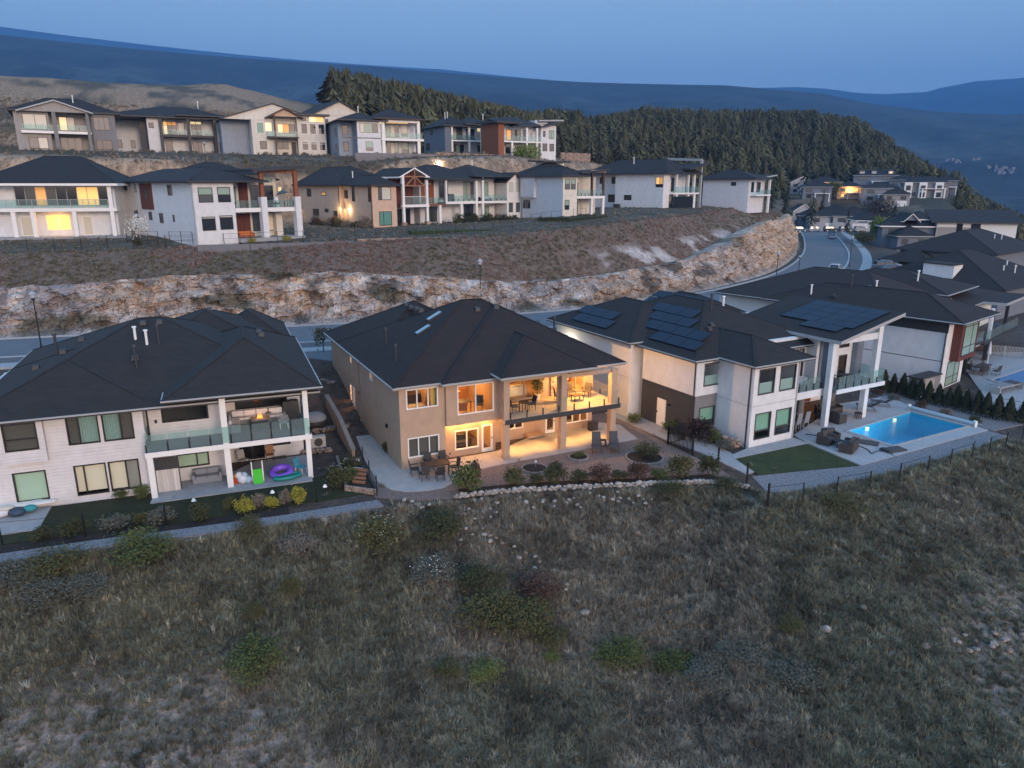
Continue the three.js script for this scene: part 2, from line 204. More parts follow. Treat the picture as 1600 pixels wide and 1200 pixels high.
function sheet(name, nx, nz, at, mat, colour) {
  const pos = [], col = [], uv = [], idx = [];
  for (let j = 0; j <= nz; j++) for (let i = 0; i <= nx; i++) { const [x, y, z] = at(i / nx, j / nz); pos.push(x, y, z); uv.push(x, z); const c = colour(x, z, y, i / nx, j / nz); col.push(...c); }
  for (let j = 0; j < nz; j++) for (let i = 0; i < nx; i++) { const a = j * (nx + 1) + i, b = a + 1, c = a + nx + 1, d = c + 1; idx.push(a, b, d, a, d, c); }
  const g = new THREE.BufferGeometry(); g.setAttribute('position', new THREE.Float32BufferAttribute(pos, 3)); g.setAttribute('uv', new THREE.Float32BufferAttribute(uv, 2)); g.setAttribute('color', new THREE.Float32BufferAttribute(col, 3)); g.setIndex(idx); g.computeVertexNormals();
  return struct(name, g, mat);
}
// one sheet, fan of rays from below the viewer: fine near, coarse far, out to the foot of the mountains
const radius = (t) => t < 0.75 ? 10 + 180 * Math.pow(t / 0.75, 1.25) : 190 + 760 * Math.pow((t - 0.75) / 0.25, 1.5);
sheet('ground', 400, 340, (a, t) => { const th = lerp(-70, 70, a) * D2R, r = radius(t), x = Math.sin(th) * r, z = -Math.cos(th) * r; return [x, gh(x, z) - 0.04, z]; }, M.ground, groundColour);

// rock cut above the road
(function () {
  const n = 1000, m = 44, pos = [], col = [], uv = [], idx = [];
  const pts = roadCurve.getSpacedPoints(n), L = roadCurve.getLength();
  for (let i = 0; i <= n; i++) {
    const p = pts[i], t = roadCurve.getTangentAt(i / n), nx = t.z, nz = -t.x;                 // towards the hill
    const al = i / n * L, wob = (fbm(al * 0.05, 1.7, 3) - 0.5) * 2.4;
    const end = sst(-250, -205, p.z);
    for (let j = 0; j <= m; j++) {
      const w = j / m, yc = (cutTop(p.x) + 0.2) * end + 3.0 * (1 - end);
      let s = w < 0.15 ? lerp(6.0, 7.6, w / 0.15) : w < 0.86 ? lerp(7.6, 10.4, (w - 0.15) / 0.71) : lerp(10.4, 13.0, (w - 0.86) / 0.14);
      let y = w < 0.15 ? lerp(2.9, 3.5, w / 0.15) : w < 0.86 ? lerp(3.5, yc, Math.pow((w - 0.15) / 0.71, 0.9)) : lerp(yc, yc - 0.5, (w - 0.86) / 0.14);
      const k = sst(0.05, 0.2, w) * (1 - sst(0.82, 0.97, w));
      const f1 = fbm(al * 0.33, y * 0.42, 4, 0, 3), f2 = Math.abs(fbm(al * 0.7, y * 0.55, 4, 0, 8) * 2 - 1), cell = noise(al * 1.1, y * 1.1, 0, 2);
      s += wob * k * 0.55 - k * (2.1 * (f1 - 0.5) + 1.3 * (0.3 - f2) + 0.9 * (cell - 0.5) + 0.5 * (noise(al * 2.3, y * 2.1, 0, 6) - 0.5)); const ja = al + 1.2 * noise(y * 0.9, al * 0.2, 0, 91), jy = y * 1.25 + 0.8 * noise(al * 0.5, 3.3, 0, 92); s -= k * (0.85 * (hash(Math.floor(ja / 1.5), Math.floor(jy), 7) - 0.5) + 0.35 * (hash(Math.floor(ja / 0.6), Math.floor(jy * 2.1), 8) - 0.5)); y += k * ((fbm(al * 0.6, y * 0.7, 3, 0, 14) - 0.5) * 0.9);
      pos.push(p.x + nx * s, y, p.z + nz * s); uv.push(al, y * 1.3 + s * 0.4);
      const a = fbm(al * 0.11, y * 0.3, 4, 0, 40), b = fbm(al * 0.5, y * 0.6, 3, 0, 41), c3 = fbm(al * 0.05 + 5, y * 0.12, 3, 0, 42);
      let c = [0.50, 0.41, 0.355]; const to = (q, tt) => { c = c.map((v, ii) => lerp(v, q[ii], clamp(tt, 0, 1))); };
      to([0.51, 0.37, 0.27], sst(0.45, 0.68, a)); to([0.38, 0.33, 0.315], sst(0.5, 0.7, c3)); to([0.10, 0.085, 0.08], sst(0.60, 0.72, b) * 0.8); to([0.72, 0.64, 0.58], sst(0.58, 0.72, fbm(al * 0.4 + 9, y * 0.8, 3, 0, 43)) * 0.8); to([0.11, 0.10, 0.06], sst(0.64, 0.72, fbm(al * 0.16, y * 0.35, 3, 0, 44)) * 0.8);
      to([0.62, 0.47, 0.345], sst(44, 56, p.x) * 0.75);
      col.push(...c);
    }
  }
  for (let i = 0; i < n; i++) for (let j = 0; j < m; j++) { const a = i * (m + 1) + j, b = a + m + 1; idx.push(a, b, b + 1, a, b + 1, a + 1); }
  const g = new THREE.BufferGeometry(); g.setAttribute('position', new THREE.Float32BufferAttribute(pos, 3)); g.setAttribute('uv', new THREE.Float32BufferAttribute(uv, 2)); g.setAttribute('color', new THREE.Float32BufferAttribute(col, 3)); g.setIndex(idx); const gf = g.toNonIndexed(); gf.computeVertexNormals();
  struct('rock_cutting', gf, M.cliff);
})();

// mountains across the valley, two ranges
function range(name, tab, r0, h0, r1, back, seed, rough) {
  const at = (a, t) => {
    const th = lerp(-64, 64, a) * D2R, u = 800 + 1100 * Math.tan(clamp(th, -1.2, 1.2)), top = table(tab, u)[0];
    const r = lerp(r0, back, t), x = Math.sin(th) * r, z = -Math.cos(th) * r, f = clamp((r - r0) / (r1 - r0), 0, 1);
    let y = lerp(h0, top, Math.pow(f, 1.15)); y += ((fbm(x * rough, z * rough, 5, 0, seed) - 0.5) * 0.42 - Math.abs(fbm(x * rough * 2.2, z * rough * 2.2, 5, 0, seed + 9) - 0.5) * 0.5) * top * Math.sin(f * Math.PI);
    if (r > r1) y = top - (r - r1) * 0.35;
    return [x, y, z];
  };
  sheet(name, 420, 130, at, M.far, (x, z, y) => { const n = fbm(x * rough * 6, z * rough * 6, 4, 0, seed + 3), m = fbm(x * rough * 2, z * rough * 2, 4, 0, seed + 5); const k = 0.018 + 0.05 * n + 0.035 * sst(0.52, 0.66, m) * sst(0.4, 0.6, n); return [k * 0.85, k, k * 0.8]; });
  return at;
}
// v of the skyline becomes height: y = 18 + r tan(elevation)
const sky = (r, list) => list.map(([u, v]) => [u, 18 + r * Math.tan(Math.atan((600 - v) / 1140) - 15.2 * D2R) * Math.hypot(1, (u - 800) / 1100) ** 0]);
const onHills = range('hills', sky(3600, [[-400, 80], [600, 105], [900, 128], [1100, 138], [1240, 156], [1300, 172], [1400, 188], [1500, 196], [1600, 196], [1800, 190], [3000, 170]]), 800, -110, 3600, 4600, 3, 0.0011);
scene.fog = new THREE.FogExp2(new THREE.Color().setRGB(0.16, 0.47, 1.0), 0.00014);
range('mountains', sky(8600, [[-400, 60], [700, 108], [1000, 140], [1200, 145], [1240, 149], [1290, 158], [1330, 161], [1385, 161], [1400, 157], [1450, 150], [1550, 149], [1600, 153], [1800, 138], [3000, 120]]), 3900, 60, 8600, 10500, 21, 0.0005);

// pale roofs and walls of a town far across the valley
(function () { const b = new MB(), R = rng(8); for (const [th, t, n, w] of [[30.2, 0.40, 9, 0.6], [31.3, 0.41, 4, 0.3], [32.7, 0.39, 14, 0.7], [32.9, 0.385, 8, 0.5]]) for (let i = 0; i < n; i++) { const [x, y, z] = onHills((th + (R() - 0.5) * w * 2 + 64) / 128, t + (R() - 0.5) * 0.006), s = 1.6 + R() * 2.6; const e = y + 3 + R() * 2; b.box(x - s, x + s, y - 10, e, z - 3, z + 3); b.hexa([V(x - s, e, z + 3), V(x + s, e, z + 3), V(x + s, e, z - 3), V(x - s, e, z - 3)], [V(x - s, e + 1.4, z + 0.2), V(x + s, e + 1.4, z + 0.2), V(x + s, e + 1.4, z), V(x - s, e + 1.4, z)]); } const m = single('distant_town', b.geo(), M.block, 'cluster of tiny pale buildings far across the blue valley', 'town'); m.userData.kind = 'stuff'; })();

// road, kerbs, pavement: strips that follow the curve
function strip(name, s0, s1, y0, y1, mat, from = 0, to = 1) {
  const b = new MB(), n = Math.round(240 * (to - from)); let prev = null;
  for (let i = 0; i <= n; i++) { const t = from + (to - from) * i / n, p = roadCurve.getPointAt(t), d = roadCurve.getTangentAt(t), q = (s, y) => V(p.x + d.z * s, y, p.z - d.x * s); const now = [q(s0, y0), q(s0, y1), q(s1, y1), q(s1, y0)]; if (prev) { b.quad(prev[1], now[1], now[2], prev[2]); b.quad(prev[0], now[0], now[1], prev[1]); b.quad(prev[3], prev[2], now[2], now[3]); } prev = now; }
  return struct(name, b.geo(), mat);
}
strip('road', -4.6, 4.6, 2.9, 3.04, M.asphalt);
strip('kerb', 4.6, 5.0, 2.9, 3.17, M.kerb); strip('kerb', -5.0, -4.6, 2.9, 3.17, M.kerb);
strip('verge', -7.4, -5.0, 2.9, 3.12, std([0.15, 0.15, 0.155], 0.95, { map: T.gravel }));
strip('pavement', -9.2, -7.4, 2.9, 3.14, M.concrete);

// flat polygon slab on the ground
function slab(name, pts, y0, y1, mat) {
  const b = new MB(), c = pts.map(([x, z]) => new THREE.Vector2(x, z)); if (THREE.ShapeUtils.area(c) < 0) c.reverse();
  for (const [i, j, k] of THREE.ShapeUtils.triangulateShape(c, [])) b.tri(V(c[i].x, y1, c[i].y), V(c[k].x, y1, c[k].y), V(c[j].x, y1, c[j].y));
  c.forEach((p, i) => { const q = c[(i + 1) % c.length]; b.quad(V(p.x, y0, p.y), V(p.x, y1, p.y), V(q.x, y1, q.y), V(q.x, y0, q.y)); });
  return struct(name, b.geo(), mat);
}
// ---------------------------------------------------------------- house kit: local x to the right along the front, b back into the house, y up
class House {
  constructor(name, label, x, y, z, deg, o = {}) { this.g = thing(name, label, o.cat || 'house', [x, y, z], deg * D2R, o.group); this.o = { frame: M.trimB, roof: M.roofFar, fascia: M.charcoal, near: false, ...o }; this.ws = []; this.vs = []; this.b = new Map(); this.a = deg * D2R; }
  mb(name, mat, label) { const k = name + mat.uuid; if (!this.b.has(k)) this.b.set(k, [new MB(), name, mat, label]); return this.b.get(k)[0]; }
  at(x, b, y = 0) { return this.g.localToWorld(V(x, y, -b)).toArray(); }
  world(x, b, y = 0) { this.g.updateMatrixWorld(); return this.at(x, b, y); }
  vol(x0, x1, b0, b1, y0, y1, mat, o = {}) { this.vs.push({ x0, x1, b0, b1, y0, y1, mat, ...o }); return this; }
  box(name, x0, x1, b0, b1, y0, y1, mat, o = {}) { const mb = new MB().box(x0, x1, y0, y1, -b1, -b0); return mb.build(name, mat, this.g, o.label); }
  // window on face F (front, plane b = c), L (left, plane x = c) or R (right, plane x = c)
  win(f, c, u0, u1, y0, y1, o = {}) { this.ws.push({ f, c, u0, u1, y0, y1, o }); return this; }
  map(f, c) { return f === 'F' ? (u, y, d) => V(u, y, -(c + d)) : f === 'L' ? (u, y, d) => V(c + d, y, -u) : (u, y, d) => V(c - d, y, -u); }
  fbox(mb, q, u0, u1, y0, y1, d0, d1) { const a = q(u0, y0, d0), b = q(u1, y1, d1); mb.box(Math.min(a.x, b.x), Math.max(a.x, b.x), Math.min(a.y, b.y), Math.max(a.y, b.y), Math.min(a.z, b.z), Math.max(a.z, b.z)); }
  makeWin({ f, c, u0, u1, y0, y1, o }) {
    const q = this.map(f, c), hole = o.hole ?? this.o.near, w = o.w ?? (this.o.near ? 0.075 : 0.09), d0 = -0.035, d1 = hole ? 0.08 : -0.004, fr = new MB();
    this.fbox(fr, q, u0, u1, y0, y0 + w, d0, d1); this.fbox(fr, q, u0, u1, y1 - w, y1, d0, d1); this.fbox(fr, q, u0, u0 + w, y0 + w, y1 - w, d0, d1); this.fbox(fr, q, u1 - w, u1, y0 + w, y1 - w, d0, d1);
    for (const t of o.v || []) { const u = lerp(u0, u1, t); this.fbox(fr, q, u - w * 0.45, u + w * 0.45, y0 + w, y1 - w, d0 + 0.004, d1); }
    for (const t of o.h || []) { const y = lerp(y0, y1, t); this.fbox(fr, q, u0 + w, u1 - w, y - w * 0.4, y + w * 0.4, d0 + 0.008, d1 - 0.002); }
    const fm = fr.build(o.name || 'window', o.frame || this.o.frame, this.g, o.label);
    const vs = [0, ...(o.v || []), 1], dp = hole ? 0.03 : -0.012;
    for (let i = 0; i < vs.length - 1; i++) {
      const a = lerp(u0, u1, vs[i]) + (i ? w * 0.4 : w), b = lerp(u0, u1, vs[i + 1]) - (i < vs.length - 2 ? w * 0.4 : w);
      const hs = [0, ...(o.h || []), 1]; const mats = [].concat(o.pane || (hole ? M.glass : M.pane));
      for (let k = 0; k < hs.length - 1; k++) { const ya = lerp(y0, y1, hs[k]) + (k ? 0 : w), yb = lerp(y0, y1, hs[k + 1]) - (k < hs.length - 2 ? 0 : w); new MB().quad(q(a, ya, dp), q(b, ya, dp), q(b, yb, dp), q(a, yb, dp)).build('pane', mats[(i * (hs.length - 1) + k) % mats.length], fm); }
      const bl = o.blind && o.blind[i % o.blind.length]; // [from, to, material] as shares of the height, behind the glass
      if (bl) { const bb = new MB(), n = bl[3] || 1; const ya = lerp(y0, y1, bl[0]) + 0.01, yb = lerp(y0, y1, bl[1]) - 0.01; if (n === 1) bb.quad(q(a, ya, 0.14), q(b, ya, 0.14), q(b, yb, 0.14), q(a, yb, 0.14)); else for (let s = 0; s < n; s++) { const m0 = lerp(a, b, s / n), m1 = lerp(a, b, (s + 0.5) / n), m2 = lerp(a, b, (s + 1) / n); bb.quad(q(m0, ya, 0.13), q(m1, ya, 0.2), q(m1, yb, 0.2), q(m0, yb, 0.13)); bb.quad(q(m1, ya, 0.2), q(m2, ya, 0.13), q(m2, yb, 0.13), q(m1, yb, 0.2)); } bb.build(n > 1 ? 'curtain' : 'blind', bl[2], fm); }
    }
    return fm;
  }
  // door leaf with an inset glass or flat panel and a handle
  door(f, c, u0, u1, y0, y1, mat, o = {}) {
    const q = this.map(f, c), m = new MB(); const g = o.glass, w = 0.13;
    if (g) { this.fbox(m, q, u0, u0 + w, y0, y1, -0.03, 0.05); this.fbox(m, q, u1 - w, u1, y0, y1, -0.03, 0.05); this.fbox(m, q, u0 + w, u1 - w, y1 - w, y1, -0.03, 0.05); this.fbox(m, q, u0 + w, u1 - w, y0, y0 + 0.26, -0.03, 0.05); }
    else { this.fbox(m, q, u0, u1, y0, y1, -0.04, 0.03); for (const [a, b] of [[0.1, 0.46], [0.54, 0.92]]) this.fbox(m, q, lerp(u0, u1, 0.16), lerp(u0, u1, 0.84), lerp(y0, y1, a), lerp(y0, y1, b), -0.055, -0.03); }
    const d = m.build('door', mat, this.g, o.label); const h = new MB(); this.fbox(h, q, u1 - 0.1, u1 - 0.06, lerp(y0, y1, 0.45), lerp(y0, y1, 0.52), -0.09, -0.03); h.build('handle', M.blackMetal, d);
    if (g) new MB().quad(q(u0 + w, y0 + 0.26, 0.01), q(u1 - w, y0 + 0.26, 0.01), q(u1 - w, y1 - w, 0.01), q(u0 + w, y1 - w, 0.01)).build('pane', g === true ? M.glass : g, d);
    if (o.hole) this.ws.push({ f, c, u0, u1, y0, y1, o: { only: true, hole: true } });
    return d;
  }
  panel(mb, q, u0, u1, y0, y1, holes, t) {
    const C = [[u0, y0], [u1, y0], [u1, y1], [u0, y1]].map((p) => new THREE.Vector2(...p)), Hs = holes.map((h) => [[h.u0, h.y0], [h.u0, h.y1], [h.u1, h.y1], [h.u1, h.y0]].map((p) => new THREE.Vector2(...p)));
    const all = [C, ...Hs].flat(), n0 = q(0, 0, -1).sub(q(0, 0, 0)), n1 = n0.clone().negate();
    for (const [i, j, k] of THREE.ShapeUtils.triangulateShape(C, Hs)) { const P = (m, d) => q(all[m].x, all[m].y, d); mb.tri(P(i, 0), P(j, 0), P(k, 0), n0); mb.tri(P(i, t), P(j, t), P(k, t), n1); }
    for (const L of [C, ...Hs]) L.forEach((p, i) => { const r = L[(i + 1) % 4]; mb.quad(q(p.x, p.y, 0), q(r.x, r.y, 0), q(r.x, r.y, t), q(p.x, p.y, t)); });
  }
  finish() {
    const T0 = 0.16, e = 0.03;
    for (const v of this.vs) {
      const mb = new MB(); const hs = (f, c, a0, a1) => this.ws.filter((w) => w.f === f && Math.abs(w.c - c) < e && (w.o.hole ?? this.o.near) && w.u0 > a0 - e && w.u1 < a1 + e && w.y0 > v.y0 - e && w.y1 < v.y1 + e);
      const sk = v.skip || '';
      if (!sk.includes('F')) this.panel(mb, this.map('F', v.b0), v.x0, v.x1, v.y0, v.y1, hs('F', v.b0, v.x0, v.x1), T0);
      if (!sk.includes('L')) this.panel(mb, this.map('L', v.x0), v.b0 + (sk.includes('F') ? 0 : T0), v.b1, v.y0, v.y1, hs('L', v.x0, v.b0, v.b1), T0);
      if (!sk.includes('R')) this.panel(mb, this.map('R', v.x1), v.b0 + (sk.includes('F') ? 0 : T0), v.b1, v.y0, v.y1, hs('R', v.x1, v.b0, v.b1), T0);
      if (!sk.includes('B')) mb.quad(V(v.x0 + T0, v.y0, -v.b1 + 0.01), V(v.x1 - T0, v.y0, -v.b1 + 0.01), V(v.x1 - T0, v.y1, -v.b1 + 0.01), V(v.x0 + T0, v.y1, -v.b1 + 0.01));
      if (v.cap !== false) mb.quad(V(v.x0 + T0, v.y1 - 0.01, -v.b0 - T0), V(v.x1 - T0, v.y1 - 0.01, -v.b0 - T0), V(v.x1 - T0, v.y1 - 0.01, -v.b1), V(v.x0 + T0, v.y1 - 0.01, -v.b1));
      if (v.base) mb.quad(V(v.x0, v.y0 + 0.006, -v.b0), V(v.x1, v.y0 + 0.006, -v.b0), V(v.x1, v.y0 + 0.006, -v.b1), V(v.x0, v.y0 + 0.006, -v.b1));
      for (const f of v.floors || []) mb.box(v.x0 + T0, v.x1 - T0, f - 0.2, f, -v.b1 + 0.03, -v.b0 - T0);
      mb.build('wall', v.mat, this.g, v.label);
    }
    for (const w of this.ws) if (!w.o.only) this.makeWin(w);
    for (const [mb, n, m, l] of this.b.values()) mb.build(n, m, this.g, l);
    return this;
  }
  // hipped roof over a rectangle; ridge from ra to rb (each [x, b]) at height yr; along: 'x' or 'b'
  hip(x0, x1, b0, b1, y, ra, rb, yr, o = {}) {
    const mb = new MB(), cap = new MB(), A = V(x0, y, -b0), B = V(x1, y, -b0), C = V(x1, y, -b1), D = V(x0, y, -b1), p = V(ra[0], yr, -ra[1]), q = V(rb[0], yr, -rb[1]), same = p.distanceTo(q) < 0.05;
    const alongB = Math.abs(ra[1] - rb[1]) > Math.abs(ra[0] - rb[0]);
    if (alongB) { mb.tri(A, B, p); mb.quad(B, C, q, p); mb.tri(C, D, q); mb.quad(D, A, p, q); } else { if (same) { mb.tri(A, B, p); mb.tri(C, D, p); } else { mb.quad(A, B, q, p); mb.quad(C, D, p, q); } mb.tri(D, A, p); mb.tri(B, C, q); }
    for (const [c, r] of alongB ? [[A, p], [B, p], [C, q], [D, q]] : [[A, p], [D, p], [B, q], [C, q]]) cap.bar(c, r, 0.2, 0.02);
    if (!same) cap.bar(p, q, 0.2, 0.02);
    const roof = mb.build('roof', o.mat || this.o.roof, this.g); cap.build('ridge_cap', o.mat || this.o.roof, roof);
    const t = o.t ?? 0.2, f = new MB(), lo = (w) => V(w.x, w.y - t, w.z), s = [A, B, C, D];
    s.forEach((w, i) => { const n = s[(i + 1) % 4]; f.quad(w, n, lo(n), lo(w)); }); f.quad(lo(A), lo(B), lo(C), lo(D));
    f.build('fascia', o.fascia || this.o.fascia, this.g);
    if (o.gutter || this.o.gutter) { const gt = new MB(), g = 0.075; gt.box(x0 - g, x1 + g, y - 0.1, y - 0.015, -b0 + 0.004, -b0 + g); gt.box(x0 - g, x0 - 0.004, y - 0.1, y - 0.015, -b1, -b0); gt.box(x1 + 0.004, x1 + g, y - 0.1, y - 0.015, -b1, -b0); gt.build('gutter', o.gutter || this.o.gutter, this.g); }
    return roof;
  }
  // sloping slab: four corner heights, front-left, front-right, back-right, back-left
  slope(x0, x1, b0, b1, [a, b, c, d], t = 0.28, mat, edge) {
    const mb = new MB(), f = new MB(), s = [V(x0, a, -b0), V(x1, b, -b0), V(x1, c, -b1), V(x0, d, -b1)], lo = (w) => V(w.x, w.y - t, w.z);
    mb.tri(s[0], s[1], s[2]); mb.tri(s[0], s[2], s[3]); const r = mb.build('roof', mat || this.o.roof, this.g);
    s.forEach((w, i) => { const n = s[(i + 1) % 4]; f.quad(w, n, lo(n), lo(w)); }); f.tri(lo(s[0]), lo(s[1]), lo(s[2])); f.tri(lo(s[0]), lo(s[2]), lo(s[3])); f.build('fascia', edge || this.o.fascia, this.g); return r;
  }
  // gable roof, ridge along b, with its front gable wall
  gable(x0, x1, b0, b1, y, yr, wallMat, o = {}) {
    const xm = o.xm ?? (x0 + x1) / 2, ov = o.ov ?? 0.5, t = 0.22, k0 = (yr - y) / (xm - x0), k1 = (yr - y) / (x1 - xm);
    const mb = new MB(), f = new MB(); const L = [V(x0 - ov, y - ov * k0, -b0 + ov), V(xm, yr, -b0 + ov), V(xm, yr, -b1), V(x0 - ov, y - ov * k0, -b1)], R = [V(xm, yr, -b0 + ov), V(x1 + ov, y - ov * k1, -b0 + ov), V(x1 + ov, y - ov * k1, -b1), V(xm, yr, -b1)];
    mb.quad(...L); mb.quad(...R); const roof = mb.build('roof', o.mat || this.o.roof, this.g);
    for (const S of [L, R]) { const lo = S.map((w) => V(w.x, w.y - t, w.z)); S.forEach((w, i) => { const n = (i + 1) % 4; f.quad(w, S[n], lo[n], lo[i]); }); f.quad(...lo); } f.build('fascia', o.fascia || this.o.fascia, this.g);
    if (wallMat) { const w = new MB(); w.tri(V(x0, y - t - 0.002, -b0), V(x1, y - t - 0.002, -b0), V(xm, yr - t - 0.02, -b0)); w.build('gable_wall', wallMat, this.g); }
    return roof;
  }
  col(x0, x1, b0, b1, y0, y1, mat, name = 'column') { return this.box(name, x0, x1, b0, b1, y0, y1, mat); }
  // railing along points [x, b]: glass panels between posts
  rail(pts, y, o = {}) {
    const h = o.h ?? 1.05, sp = o.sp ?? 1.3, ph = o.ph ?? 0.45, gm = o.glass || M.railGlass, pm = o.post || M.blackMetal;
    for (let i = 0; i < pts.length - 1; i++) {
      const a = V(pts[i][0], 0, -pts[i][1]), b = V(pts[i + 1][0], 0, -pts[i + 1][1]), L = a.distanceTo(b), n = Math.max(1, Math.round(L / sp)), d = new THREE.Vector3().subVectors(b, a).normalize(), N = V(-d.z, 0, d.x);
      for (let k = 0; k < n; k++) {
        const p = a.clone().addScaledVector(d, L * k / n + 0.05), r = a.clone().addScaledVector(d, L * (k + 1) / n - 0.05), m = new MB(), s = (w, yy, o2) => V(w.x + N.x * o2, yy, w.z + N.z * o2);
        m.quad(s(p, y + 0.08, 0), s(r, y + 0.08, 0), s(r, y + h, 0), s(p, y + h, 0)); m.build('glass_panel', gm, this.g);
      }
      if (ph) for (let k = i && !o.open ? 1 : 0; k <= n; k++) { const p = a.clone().addScaledVector(d, L * k / n); new MB().box(p.x - 0.035, p.x + 0.035, y - (o.drop || 0.02), y + ph, p.z - 0.035, p.z + 0.035).build('rail_post', pm, this.g); }
      if (o.top) new MB().bar(V(a.x, y + h + 0.03, a.z), V(b.x, y + h + 0.03, b.z), 0.06, 0.06).build('handrail', o.top, this.g);
    }
  }
  vent(x, b, y, kind = 'box') {
    if (kind === 'box') new MB().hexa([V(x - 0.2, y - 0.1, -b + 0.2), V(x + 0.2, y - 0.1, -b + 0.2), V(x + 0.2, y - 0.1, -b - 0.2), V(x - 0.2, y - 0.1, -b - 0.2)], [V(x - 0.17, y + 0.14, -b + 0.14), V(x + 0.17, y + 0.14, -b + 0.14), V(x + 0.17, y + 0.2, -b - 0.14), V(x - 0.17, y + 0.2, -b - 0.14)]).build('roof_vent', M.charcoal, this.g);
    else { const m = new MB().cyl(x, y - 0.2, y + (kind === 'pipe' ? 0.75 : 1.1), -b, 0.085, 0.085, 8); m.cyl(x, y + (kind === 'pipe' ? 0.75 : 1.1), y + (kind === 'pipe' ? 0.83 : 1.25), -b, 0.15, 0.13, 8); m.build('vent_pipe', kind === 'black' ? M.charcoal : M.trimW, this.g); }
  }
  downpipe(x, b, y0, y1, mat) { return new MB().box(x - 0.05, x + 0.05, y0, y1, -b - 0.04, -b + 0.04).build('downpipe', mat || M.trimB, this.g); }
  lamp(x, b, y, rgb, cd, o = {}) { const m = new MB(); m.cyl(x, y - 0.03, y, -b, 0.09, 0.09, 12); const p = m.build(o.name || 'ceiling_light', o.mat || M.lit, this.g); if (o.spot) spot(this.g, x, y - 0.06, -b, rgb, cd, o.spot); else bulb(this.g, x, y - 0.15, -b, rgb, cd); return p; }
}
